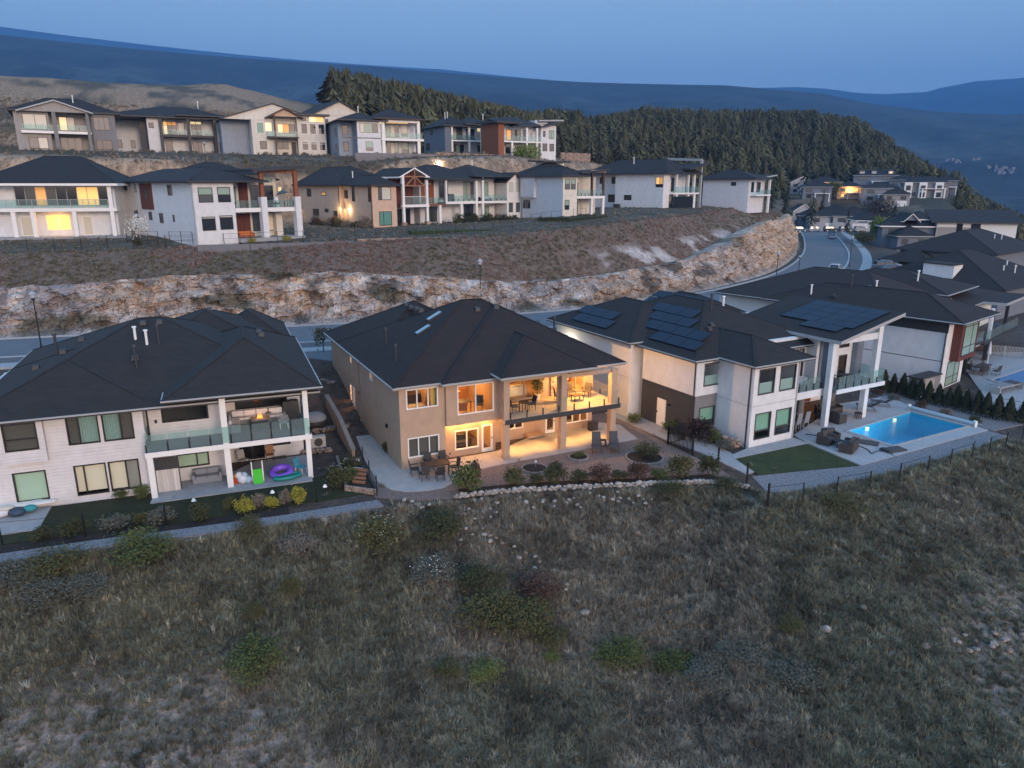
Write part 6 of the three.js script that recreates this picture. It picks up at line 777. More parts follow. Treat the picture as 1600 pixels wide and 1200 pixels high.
fence('wire_fence', 'dark post fence along the yards of the lower hillside row', [[-57, -87], [-46, -90], [-39.2, -92.1], [-27, -96], [-20.8, -98.6], [-13, -101.2], [0, -106.2]], { h: 1.35, sp: 2.9, y: (x, z) => gh(x, z) + 0.1, rails: [1, 0.55, 0.1], rw: 0.028 });
fence('wire_fence', 'dark railing beside the sloping path left of the red panel house', [[-48.5, -93.5], [-44, -92.3], [-39.5, -91.8]], { h: 1.2, sp: 1.5, y: () => 11.3, rails: [1, 0.5, 0.1], rw: 0.03 });
fence('wire_fence', 'dark fence in front of the pale blank-sided house', [[3, -118], [8, -122.5], [12.5, -127]], { h: 1.2, sp: 2.6, y: gh, rails: [1, 0.1], rw: 0.03 });
fence('wire_fence', 'black wire fence behind the row of pointed cedars', [[31.5, -65.5], [35.4, -62.8], [38.4, -58.4], [41.3, -55.4], [42, -53.4]], { h: 1.3, sp: 2.2, rails: [1, 0.5], rw: 0.025 });
fence('picket_fence', 'grey slatted fence at the far side of the second pool', [[52, -78.5], [60, -74]], { h: 1.1, sp: 2, mat: M.trimG, pickets: true, y: () => 0.06 });

// ---------------------------------------------------------------- furniture: local builders, y = 0 at the floor
function chairOn(t, m, c, o = {}) { const s = 0.45; new MB().box(-0.26, 0.26, s - 0.05, s, -0.26, 0.26).build('seat', c, t); new MB().hexa([V(-0.25, s, -0.27), V(0.25, s, -0.27), V(0.25, s, -0.22), V(-0.25, s, -0.22)].reverse(), [V(-0.25, s + 0.55, -0.38), V(0.25, s + 0.55, -0.38), V(0.25, s + 0.55, -0.34), V(-0.25, s + 0.55, -0.34)].reverse()).build('backrest', c, t); for (const x of [-0.24, 0.24]) for (const z of [-0.24, 0.24]) new MB().bar(V(x, 0, z), V(x, s - 0.05, z), 0.035).build('leg', m, t); if (o.arms) for (const x of [-0.29, 0.29]) new MB().box(x - 0.03, x + 0.03, s + 0.17, s + 0.21, -0.3, 0.26).build('armrest', m, t); }
function chair(name, label, pos, ry, m = M.wicker, c = M.fabricD, o = { arms: 1 }, group) { const t = thing(name, label, o.cat || 'chair', pos, ry, group); chairOn(t, m, c, o); return t; }
function tableAt(name, label, pos, ry, w, d, h, top, leg, round) { const t = thing(name, label, 'table', pos, ry); const b = new MB(); if (round) b.cyl(0, h - 0.05, h, 0, w / 2, w / 2, 20); else b.box(-w / 2, w / 2, h - 0.05, h, -d / 2, d / 2); b.build('tabletop', top, t); for (const x of [-1, 1]) for (const z of [-1, 1]) new MB().bar(V(x * w * (round ? 0.28 : 0.44), 0, z * d * (round ? 0.28 : 0.42)), V(x * w * (round ? 0.28 : 0.44), h - 0.05, z * d * (round ? 0.28 : 0.42)), 0.05).build('leg', leg, t); return t; }
function sofa(name, label, pos, ry, w, body, cushion, n = 2, sc = 1) { const t = thing(name, label, 'sofa', pos, ry); t.scale.setScalar(sc); new MB().box(-w / 2, w / 2, 0.04, 0.34, -0.42, 0.42).build('base', body, t); new MB().box(-w / 2, w / 2, 0.342, 0.74, -0.42, -0.24).build('backrest', body, t); for (const s of [-1, 1]) new MB().box(s * w / 2 - (s > 0 ? 0.15 : 0), s * w / 2 + (s < 0 ? 0.15 : 0), 0.342, 0.6, -0.235, 0.42).build('armrest', body, t); for (let i = 0; i < n; i++) { const a = -w / 2 + 0.17 + (w - 0.34) * i / n, b = -w / 2 + 0.17 + (w - 0.34) * (i + 1) / n; new MB().box(a + 0.01, b - 0.01, 0.345, 0.48, -0.23, 0.43).build('cushion', cushion, t); new MB().box(a + 0.02, b - 0.02, 0.482, 0.82, -0.23, -0.08).build('cushion', cushion, t); } return t; }
function lounger(name, label, pos, ry, frame, cloth, back = 0.9, group) { const t = thing(name, label, 'lounge chair', pos, ry, group); const s = new MB(); s.hexa([V(-0.3, 0.32, -0.1), V(0.3, 0.32, -0.1), V(0.3, 0.38, 1.1), V(-0.3, 0.38, 1.1)], [V(-0.3, 0.37, -0.1), V(0.3, 0.37, -0.1), V(0.3, 0.43, 1.1), V(-0.3, 0.43, 1.1)]); s.build('seat', cloth, t); const y1 = 0.35 + Math.sin(back) * 0.85, z1 = -0.1 - Math.cos(back) * 0.85; new MB().hexa([V(-0.3, 0.33, -0.1), V(0.3, 0.33, -0.1), V(0.3, y1, z1), V(-0.3, y1, z1)], [V(-0.3, 0.38, -0.06), V(0.3, 0.38, -0.06), V(0.3, y1 + 0.04, z1 + 0.05), V(-0.3, y1 + 0.04, z1 + 0.05)]).build('backrest', cloth, t); for (const x of [-0.31, 0.31]) { new MB().tube([V(x, 0, 1.0), V(x, 0.4, 0.75), V(x, 0.36, -0.1), V(x, 0, -0.45)], 0.018).build('frame', frame, t); new MB().tube([V(x, 0.38, 0.4), V(x, 0.62, 0.2), V(x, 0.62, -0.3)], 0.018).build('armrest', frame, t); } return t; }
const mw = (x, b, y = 2.935) => HM.world(x, b, y), lw = (x, b, y = 2.935) => HL.world(x, b, y), rw = (x, b, y = 0.08) => HR.world(x, b, y), aM = 26 * D2R, aL = 21.5 * D2R, aR = 29 * D2R;
// dining set on the concrete apron
tableAt('dining_table', 'dark patio dining table on the concrete apron before the tan house', [-4.95, 0.05, -43.95], aM, 1.7, 1.05, 0.74, M.woodD, M.blackMetal);
[[-5.55, -42.95, Math.PI + 0.45, 'patio chair nearest the viewer at the dining table, front left'], [-4.55, -43.0, Math.PI + 0.3, 'patio chair at the front right of the dining table'], [-5.45, -44.85, 0.4, 'patio chair behind the dining table, under the dark window'], [-4.5, -45.25, 0.45, 'patio chair behind the dining table, right one'], [-6.25, -43.75, 1.9, 'patio chair at the left end of the dining table'], [-3.75, -44.2, -1.1, 'high-backed patio chair at the right end of the dining table']].forEach(([x, z, a, l]) => chair('patio_chair', l, [x, 0.05, z], a, M.blackMetal, M.wicker, { arms: 1 }, 'patio dining chairs'));
lounger('lounge_chair', 'grey reclining lounge chair on the gravel edge, left of the pair', [5.95, 0.03, -48.6], -0.05, M.blackMetal, M.fabricD, 1.1); lounger('lounge_chair', 'grey reclining lounge chair on the gravel edge, right of the pair', [7.2, 0.03, -48.75], 0.0, M.blackMetal, M.fabricD, 1.1); tableAt('side_table', 'small dark side table between the two lounge chairs', [6.5, 0.05, -49.1], 0, 0.42, 0.42, 0.5, M.charcoal, M.blackMetal);
// covered deck of the tan house
tableAt('bistro_table', 'round wrought-iron bistro table on the lit deck', mw(8.75, -0.35), aM, 0.75, 0.75, 0.72, M.blackMetal, M.blackMetal, true); chair('bistro_chair', 'wrought-iron bistro chair left of the round deck table', mw(8.1, -0.2), aM + 1.5, M.blackMetal, M.blackMetal, { arms: 1 }); chair('bistro_chair', 'wrought-iron bistro chair right of the round deck table', mw(9.4, -0.15), aM - 1.5, M.blackMetal, M.blackMetal, { arms: 1 });
chair('deck_armchair', 'brown wicker armchair nearest the middle column of the lit deck', mw(12.1, 0.7), aM + 1.3, M.woodD, M.wicker, { arms: 1 }); chair('deck_armchair', 'brown armchair by the low table on the right of the lit deck', mw(14.6, 0.9), aM - 0.9, M.woodD, M.wicker, { arms: 1 }); chair('deck_armchair', 'brown armchair against the glass wall of the lit deck', mw(13.6, 1.5), aM, M.woodD, M.wicker, { arms: 1 }); tableAt('coffee_table', 'low dark coffee table between armchairs on the lit deck', mw(13.5, 0.4), aM, 0.8, 0.6, 0.42, M.woodD, M.woodD);
// behind the windows of the tan house
tableAt('indoor_table', 'dining table seen through the lit bay window', mw(4.8, 1.6), aM, 1.5, 0.9, 0.76, M.woodD, M.woodD); chair('indoor_chair', 'wooden chair in front of the table behind the bay window', mw(4.6, 0.7), aM + Math.PI, M.woodD, M.cedar, {}); chair('indoor_chair', 'dark armchair behind the right pane of the bay window', mw(6.1, 1.3), aM - 0.6, M.woodD, M.fabricD, { arms: 1 }); (function () { const t = thing('kitchen_island', 'orange-red kitchen island behind the lit bay window', 'counter', mw(4.5, 3.6), aM); new MB().box(-0.9, 0.9, 0, 0.9, -0.4, 0.4).build('cabinet', std([0.45, 0.10, 0.03], 0.6), t); new MB().box(-1, 1, 0.9, 0.95, -0.45, 0.45).build('worktop', std([0.55, 0.2, 0.06], 0.3), t); })();
(function () { const t = thing('bed', 'bed seen through the upper left window of the tan house', 'bed', mw(1.7, 2.4), aM); new MB().box(-0.9, 0.9, 0.1, 0.5, -1, 1).build('mattress', M.fabricW, t); new MB().box(-0.95, 0.95, 0.1, 1.1, -1.1, -1.0).build('headboard', M.woodD, t); const l = thing('room_curtain', 'yellow curtain behind the right pane of upper left window', 'curtain', mw(2.3, 0.5), aM); const b = new MB(); for (let i = 0; i < 6; i++) b.quad(V(i * 0.09, 1.1, i % 2 ? 0.05 : 0), V(i * 0.09 + 0.09, 1.1, i % 2 ? 0 : 0.05), V(i * 0.09 + 0.09, 2.4, i % 2 ? 0 : 0.05), V(i * 0.09, 2.4, i % 2 ? 0.05 : 0)); b.build('cloth', std([0.7, 0.5, 0.16], 0.9), l); })();
(function () { const t = thing('kitchen_cabinet', 'long wooden sideboard inside the great room behind the deck', 'cabinet', mw(9.6, 6.8), aM); new MB().box(-1.6, 1.6, 0, 0.95, -0.3, 0.3).build('cabinet', M.cedar, t); for (let i = 0; i < 4; i++) new MB().box(-1.55 + i * 0.79, -0.82 + i * 0.79, 0.06, 0.88, 0.301, 0.32).build('drawer', M.timber, t); const s = sofa('indoor_sofa', 'tan sofa inside the great room behind the left deck window', mw(9.8, 3.6), aM + Math.PI, 2.0, M.cream, M.blindC, 2); const u = sofa('indoor_sofa', 'brown sofa behind the lit lower window under the bay', HM.world(5.0, 2.6, 0), aM, 1.7, M.woodD, M.wicker, 2); const w = sofa('indoor_sofa', 'amber sofa in the room behind the right deck window', mw(14.4, 4.6), aM, 1.6, M.cedar, M.cedar, 2); })();
// left house deck
sofa('deck_sofa', 'grey sectional sofa against the dark deck window of the white house', lw(6.0, 4.0), aL, 2.6, M.fabric, M.fabricW, 3); sofa('deck_sofa', 'grey sofa end beside the mid column of the left deck', lw(4.9, 2.7), aL + Math.PI / 2, 1.7, M.fabric, M.fabricW, 2); sofa('deck_loveseat', 'pale loveseat on the right of the deck fire table', lw(7.6, 3.9), aL, 1.2, M.fabric, M.fabricW, 1);
(function () { const t = thing('fire_table', 'square fire table with a small orange flame on the left deck', 'fire pit', lw(6.55, 2.9), aL); new MB().box(-0.5, 0.5, 0, 0.5, -0.4, 0.4).build('base', M.charcoal, t); new MB().box(-0.55, 0.55, 0.5, 0.55, -0.45, 0.45).build('tabletop', M.slate, t); const f = new MB(); for (let i = 0; i < 5; i++) { const x = -0.12 + i * 0.06; f.tri(V(x - 0.06, 0.55, 0), V(x + 0.06, 0.55, 0), V(x, 0.8 + (i % 2) * 0.12, 0)); f.tri(V(x, 0.55, -0.06), V(x, 0.55, 0.06), V(x, 0.76, 0)); } f.build('flame', emi([1, 0.3, 0.06], 1.6), t); bulb(t, 0, 0.95, 0, [1, 0.4, 0.1], 1.2); })();
chair('deck_armchair', 'white-framed armchair at the rail side of the left deck', lw(7.95, 1.9), aL + Math.PI, M.trimW, M.fabric, { arms: 1 }); chair('deck_stool', 'dark folding chair near the right column of the left deck', lw(8.75, 1.6), aL + 2, M.blackMetal, M.fabricD, {});
(function () { const t = thing('covered_grill', 'black covered grill in the corner of the left deck', 'grill', lw(8.6, 4.2), aL); new MB().hexa([V(-0.55, 0, 0.35), V(0.55, 0, 0.35), V(0.55, 0, -0.35), V(-0.55, 0, -0.35)], [V(-0.5, 1.15, 0.22), V(0.5, 1.15, 0.22), V(0.5, 1.15, -0.28), V(-0.5, 1.15, -0.28)]).build('cover', M.charcoal, t); new MB().cyl(0.3, 1.15, 1.25, 0, 0.1, 0.06, 8).build('knob', M.blackMetal, t); })();
// left patio: toys and seats
sofa('patio_sofa', 'grey patio sofa under the green-blind window of the white house', lw(3.1, 1.75, 0.1), aL, 1.7, M.fabric, M.fabric, 2);
(function () {
  let t = thing('pool_ring', 'purple inflatable ring leaning on the patio of the white house', 'pool toy', lw(7.5, 0.95, 0.34), aL); t.rotation.x = 0.25; part('ring', new THREE.TorusGeometry(0.55, 0.22, 10, 24).rotateX(Math.PI / 2), std([0.22, 0.10, 0.62], 0.35), t);
  t = thing('pool_float', 'dark teal inflatable float lying before the purple ring', 'pool toy', lw(7.8, 0.25, 0.22), aL + 0.2); part('hull', new THREE.SphereGeometry(1, 16, 8).scale(0.85, 0.16, 0.4), std([0.01, 0.19, 0.17], 0.4), t); part('rim', new THREE.TorusGeometry(0.62, 0.12, 8, 20).rotateX(Math.PI / 2).scale(1.25, 1, 0.6).translate(0, 0.05, 0), std([0.015, 0.24, 0.21], 0.4), t);
  t = thing('toy_slide', 'lime green toy slide with white rails on the patio', 'toy slide', lw(6.05, 0.5, 0.1), aL); new MB().hexa([V(-0.28, 0.03, 0.5), V(0.28, 0.03, 0.5), V(0.28, 0.6, -0.35), V(-0.28, 0.6, -0.35)], [V(-0.28, 0.1, 0.5), V(0.28, 0.1, 0.5), V(0.28, 0.68, -0.35), V(-0.28, 0.68, -0.35)]).build('chute', std([0.10, 0.62, 0.05], 0.4), t); for (const x of [-0.32, 0.32]) { new MB().bar(V(x, 0.02, 0.1), V(x, 1.15, -0.5), 0.06).build('rail', M.trimW, t); new MB().bar(V(x, 0, -0.8), V(x, 1.15, -0.5), 0.06).build('rail', M.trimW, t); }
  t = thing('toy_pile', 'heap of pale blue and white wrapped pool toys by the mid column', 'toys', lw(5.15, 0.55, 0.1), aL); [[0, 0.3, 0, 0.34], [0.3, 0.22, 0.1, 0.26], [-0.2, 0.5, -0.1, 0.25], [0.1, 0.55, 0.05, 0.2], [0.25, 0.12, -0.25, 0.28]].forEach(([x, y, z, r], i) => part('bundle', new THREE.IcosahedronGeometry(r, 1), i % 2 ? std([0.35, 0.45, 0.55], 0.7) : M.fabricW, t).position.set(x, y, z));
  t = thing('toy_bin', 'orange and red toy at the foot of the mid column', 'toy', lw(4.75, 0.75, 0.1), aL); new MB().box(-0.15, 0.15, 0, 0.3, -0.15, 0.15).build('base', std([0.5, 0.05, 0.03], 0.5), t); new MB().sph(0, 0.45, 0, 0.17).build('top', std([0.6, 0.25, 0.03], 0.5), t);
  chair('patio_chair', 'teal folding chair by the right column of the left patio', lw(8.7, 1.0, 0.1), aL + 0.9, M.trimW, std([0.05, 0.28, 0.36], 0.8), {}); chair('patio_chair', 'tall woven chair below the left deck window', lw(7.0, 4.0, 0.1), aL, M.woodD, M.timber, { arms: 1 }); chair('patio_chair', 'tan chair by the sliding door of the left patio', lw(5.3, 3.7, 0.1), aL + 0.5, M.woodD, M.taupe, {});
  const d = thing('door_mat', 'dark mat on the left patio floor', 'mat', lw(7.6, 4.3, 0.1), aL); new MB().box(-0.45, 0.45, 0, 0.03, -0.25, 0.25).build('mat', M.charcoal, d);
  t = thing('paddle_board', 'white paddle board lying on the lower left patio', 'paddle board', [-27.8, 0.42, -38.6], 0.28); part('board', new THREE.SphereGeometry(1, 20, 8).scale(1.55, 0.09, 0.4), M.trimW, t); new MB().box(-0.9, -0.7, -0.3, -0.08, -0.02, 0.02).build('fin', M.charcoal, t); new MB().box(0.2, 0.7, 0.06, 0.1, -0.2, 0.2).build('deck_pad', M.fabricW, t);
  t = thing('covered_boat_gear', 'pile of white and blue wrapped boating gear at the bottom left corner', 'boating gear', [-28.7, 0.1, -37.5], 0.3); [[0, 0.25, 0, 0.6, 0.28, 0.35, M.fabricW], [-0.9, 0.2, 0.25, 0.5, 0.22, 0.35, M.fabricW], [0.9, 0.22, 0.1, 0.45, 0.25, 0.35, std([0.03, 0.06, 0.10], 0.6)], [1.5, 0.28, -0.1, 0.35, 0.2, 0.25, std([0.03, 0.25, 0.28], 0.6)], [0.3, 0.5, 0, 0.5, 0.12, 0.3, M.panePale]].forEach(([x, y, z, a, b, c, m]) => part('bundle', new THREE.IcosahedronGeometry(1, 2).scale(a, b, c), m, t).position.set(x, y, z));
  t = thing('heat_pump', 'grey heat pump at the right side of the white house', 'heat pump', [-13.7, 0.05, -48.7], aL); new MB().box(-0.5, 0.5, 0.1, 0.95, -0.2, 0.2).build('cabinet', M.trimG, t); part('fan_grille', new THREE.CylinderGeometry(0.3, 0.3, 0.03, 16).rotateX(Math.PI / 2), M.charcoal, t).position.set(0, 0.52, 0.21); for (const x of [-0.4, 0.4]) new MB().box(x - 0.05, x + 0.05, 0, 0.1, -0.2, 0.2).build('foot', M.charcoal, t);
  t = thing('covered_tub', 'domed grey garden cover in the brown side yard', 'cover', [-15.0, 0.9, -52.8], 0); part('dome', new THREE.SphereGeometry(0.9, 16, 8, 0, 6.3, 0, 1.57).scale(1, 0.6, 1), M.fabric, t); new MB().cyl(0, -0.25, 0, 0, 0.92, 0.92, 16).build('rim', M.charcoal, t);
  [[-18.05, -38.2, 'white garden light left of the yellow shrubs'], [-13.95, -39.35, 'white garden light above the middle yellow shrub'], [-11.1, -40.2, 'white garden light at the right end of the left lawn']].forEach(([x, z, l]) => { const q = thing('garden_light', l, 'garden light', [x, 0, z]); new MB().cyl(0, 0, 0.75, 0, 0.03, 0.03, 6).build('post', M.blackMetal, q); new MB().cyl(0, 0.75, 0.9, 0, 0.14, 0.06, 8).build('lamp_head', M.trimW, q); });
})();
// modern house terrace
sofa('terrace_sofa', 'dark wicker armchair at the corner of lawn and pool terrace, left one', [22.6, 0.08, -49.6], 0.7, 1.0, M.wicker, M.fabricD, 1, 1.1); sofa('terrace_sofa', 'dark wicker sofa facing the pool beside the lawn', [23.6, 0.08, -48.2], Math.PI + 0.9, 1.5, M.wicker, M.fabricD, 2, 1.1); sofa('terrace_sofa', 'dark wicker armchair behind the wicker sofa beside the lawn', [23.2, 0.08, -50.3], 0.2, 0.9, M.wicker, M.fabricD, 1, 1.1); tableAt('terrace_table', 'small black table between the wicker seats by the lawn', [23.15, 0.08, -49.1], 0.5, 0.6, 0.6, 0.45, M.charcoal, M.blackMetal);
[[25.55, -49.75, -0.55, 'dark rectangular mat on the pool terrace, nearer the wicker sofas'], [26.75, -48.2, 0.35, 'dark rectangular mat at the front corner of the pool']].forEach(([x, z, a, l]) => { const t = thing('foam_mat', l, 'mat', [x, 0.09, z], a); part('mat', new THREE.BoxGeometry(1.7, 0.09, 0.85).translate(0, 0.05, 0), M.fabricD, t); part('pillow', new THREE.BoxGeometry(0.3, 0.08, 0.75).translate(-0.65, 0.13, 0), M.charcoal, t); });
(function () { const t = thing('garden_hose', 'dark hose snaking over the pool terrace past the wicker sofas', 'hose'); const c = new THREE.CatmullRomCurve3([[21.9, -51.6], [23.6, -50.8], [24.6, -49.3], [25.0, -48.2], [24.9, -47.5], [25.6, -48.0], [26.3, -47.6], [26.2, -47.2]].map(([x, z]) => V(x, 0.11, z))); part('hose', new THREE.TubeGeometry(c, 60, 0.035, 5), M.charcoal, t); new MB().tube([V(26.2, 0.11, -47.2), V(26.3, 0.13, -47.0)], 0.05).build('nozzle', M.metal, t); })();
lounger('pool_lounger', 'dark sun lounger behind the pool, farther one', [31.4, 0.08, -58.9], -2.0, M.blackMetal, M.fabricD, 0.6); lounger('pool_lounger', 'dark sun lounger behind the pool by the deck column', [29.6, 0.08, -57.7], -2.0, M.blackMetal, M.fabricD, 0.6);
tableAt('patio_bar', 'high bar table under the white balcony of the modern house', rw(5.8, 1.9), aR, 2.2, 0.6, 1.05, M.slate, M.charcoal); for (let i = 0; i < 3; i++) { const t = chair('bar_stool', ['grey bar stool nearest the white wall, under the balcony', 'middle grey bar stool under the balcony', 'grey bar stool nearest the deck column'][i], rw(5.0 + i * 0.85, 0.9), aR + Math.PI, M.trimG, M.fabric, {}, 'bar stools under the balcony'); t.scale.set(1, 1.5, 1); }
sofa('terrace_sofa', 'low wicker sofa under the deck beside the deck column', rw(10.4, 1.3), aR + 1.6, 1.9, M.wicker, M.fabricD, 2, 1.1); sofa('terrace_sofa', 'wicker sofa with a pale cushion in front of the orange cladding', rw(11.7, 2.6), aR, 2.1, M.wicker, M.fabricD, 2, 1.1); tableAt('terrace_table', 'small round black table by the second deck column', rw(12.7, 0.6), 0, 0.6, 0.6, 0.5, M.blackMetal, M.blackMetal, true);
sofa('balcony_sofa', 'pale sofa on the upper balcony of the modern house', HR.world(7.6, 2.6, 2.94), aR - 1.4, 1.7, M.fabric, M.fabricW, 2); chair('balcony_chair', 'dark chair behind the glass of the upper right balcony', HR.world(10.6, 1.6, 2.95), aR, M.blackMetal, M.fabricD, { arms: 1 }); tableAt('balcony_table', 'round table behind the glass of the upper right balcony', HR.world(11.6, 1.4, 2.95), 0, 1, 1, 0.72, M.charcoal, M.blackMetal, true);
(function () {
  let t = thing('garden_shed', 'grey flat-topped garden shed behind the pointed cedars', 'shed', [36.6, 0, -62.6], 0.55); new MB().box(-1.6, 1.6, 0, 1.75, -0.5, 0.5).build('wall', M.greyWall, t); new MB().box(-1.75, 1.75, 1.752, 1.86, -0.6, 0.6).build('roof', M.charcoal, t); for (const x of [-0.72, 0.02]) new MB().box(x, x + 0.7, 0.1, 1.6, 0.502, 0.53).build('door', M.taupe, t);
  t = thing('patio_umbrella', 'furled pale patio umbrella beside the second pool', 'umbrella', [48.9, 0.06, -73]); new MB().cyl(0, 0, 2.6, 0, 0.04, 0.04, 8).build('pole', M.trimW, t); new MB().cyl(0, 1.3, 2.5, 0, 0.2, 0.05, 10).build('canopy', M.fabricW, t); new MB().cyl(0, 0, 0.12, 0, 0.35, 0.35, 14).build('base', M.trimW, t);
  tableAt('outdoor_table', 'long dark outdoor dining table under the red-framed house deck', [46.6, 0.06, -70.2], 0.75, 2.6, 1.0, 0.75, M.woodD, M.charcoal); [[45.3, -70.3, 2.3], [46.2, -69.3, 2.4 + 0.6], [47.5, -69.4, 3.6], [47.6, -71.2, 0.6], [46.4, -71.2, 0.7]].forEach(([x, z, a], i) => chair('outdoor_chair', ['dark chair at the left end of the long outdoor table', 'dark chair at the front left of the long outdoor table', 'dark chair at the front right of the long outdoor table', 'dark chair behind the long outdoor table, right', 'dark chair behind the long outdoor table, left'][i], [x, 0.06, z], a, M.blackMetal, M.wicker, { arms: 1 }));
  t = thing('patio_umbrella', 'blue patio umbrella on the balcony of the red panel house', 'umbrella', HA.world(12.8, 1.6, 3.85)); new MB().cyl(0, 0, 2.3, 0, 0.04, 0.04, 8).build('pole', M.trimG, t); part('canopy', new THREE.ConeGeometry(0.9, 0.5, 10), std([0.08, 0.18, 0.26], 0.9), t).position.set(0.2, 2.1, 0); t.rotation.z = 0.18;
  t = thing('covered_grill', 'white covered grill on the balcony of the red panel house', 'grill', HA.world(11.2, 0.9, 3.81), 0.8); new MB().hexa([V(-0.4, 0, 0.3), V(0.4, 0, 0.3), V(0.4, 0, -0.3), V(-0.4, 0, -0.3)], [V(-0.25, 1.5, 0.15), V(0.25, 1.5, 0.15), V(0.25, 1.5, -0.15), V(-0.25, 1.5, -0.15)]).build('cover', M.fabricW, t); new MB().box(-0.42, 0.42, 0.55, 0.75, -0.32, 0.32).build('strap', M.charcoal, t);
  const s = sofa('patio_sofa', 'orange-cushioned sofa under the red panel house balcony', HA.world(6.8, 1.4, 0.15), 0.785, 2.2, M.cedar, std([0.55, 0.17, 0.04], 0.9), 2);
  const cg = thing('covered_grill', 'dark covered grill behind the teal glass of the duplex balcony', 'grill', HC.world(5.0, 1.0, 3.46), 0.73); new MB().hexa([V(-0.6, 0, 0.3), V(0.6, 0, 0.3), V(0.6, 0, -0.3), V(-0.6, 0, -0.3)], [V(-0.5, 1.3, 0.2), V(0.5, 1.3, 0.2), V(0.5, 1.3, -0.2), V(-0.5, 1.3, -0.2)]).build('cover', M.charcoal, cg); new MB().box(-0.62, 0.62, 0.4, 0.5, -0.32, 0.32).build('strap', M.blackMetal, cg);
  sofa('balcony_sofa', 'dark sofa with white pillows on the right balcony of the duplex', HC.world(12.9, 1.6, 3.46), 0.73, 2.2, M.charcoal, M.fabricW, 2);
  sofa('patio_sofa', 'dark patio sofa under the dark deck of the upper row', HU2.world(6.8, 1.2, -0.4), 0.49, 2.0, M.charcoal, M.fabricD, 2);
})();

// ---------------------------------------------------------------- street lamps and vehicles
const lampProto = (function () { const t = thing('street_lamp', 'black post-top street lamp behind the roof of the left white house', 'street lamp', [-44.3, 3, -67.2], 0, 'street lamps along the road'); new MB().cyl(0, 0, 0.5, 0, 0.14, 0.11, 10).build('base', M.blackMetal, t); new MB().cyl(0, 0.5, 4.7, 0, 0.065, 0.05, 8).build('pole', M.blackMetal, t); new MB().cyl(0, 4.7, 5.0, 0, 0.09, 0.2, 10).build('bracket', M.charcoal, t); new MB().cyl(0, 5.0, 5.35, 0, 0.2, 0.24, 10).build('lantern', phy([0.65, 0.68, 0.72], 0.15, { transmission: 0.4, thickness: 0 }), t); new MB().cyl(0, 5.35, 5.6, 0, 0.38, 0.1, 12).build('cap', M.trimG, t); return t; })();
[[-3.9, -89.6, 1.15, 'street lamp against the rock face, above the tan house roof'], [42.8, -118.6, 0.85, 'street lamp at the foot of the rock, right of the solar roofs'], [64.3, -140.2, 1.05, 'street lamp on the grass strip by the parked pickup'], [66.5, -172, 0.9, 'thin street lamp on the inside of the road bend'], [49.8, -127.5, 0.6, 'short lamp post on the verge below the bulging rock face']].forEach(([x, z, s, l]) => copyOf(lampProto, l, [x, 3, z], 0, [1, s, 1]));
[[-50.5, -125.8, 'lamp post on the bank before the window tower house', 21.5], [-46.5, -92.6, 'lamp post by the path left of the red panel house', 11.2]].forEach(([x, z, l, y]) => copyOf(lampProto, l, [x, y, z], 0, [0.8, 0.62, 0.8]));
(function () { const t = thing('flood_lamp', 'bright lamp glowing above the duplex roof at the bank', 'lamp', [-13.6, 21.6, -141]); new MB().cyl(0, -3, 0, 0, 0.06, 0.06, 6).build('pole', M.blackMetal, t); new MB().sph(0, 0.2, 0, 0.24).build('lamp_head', emi([1, 0.85, 0.62], 6), t); bulb(t, 0, 0.55, 0.35, [1, 0.8, 0.55], 40); })();
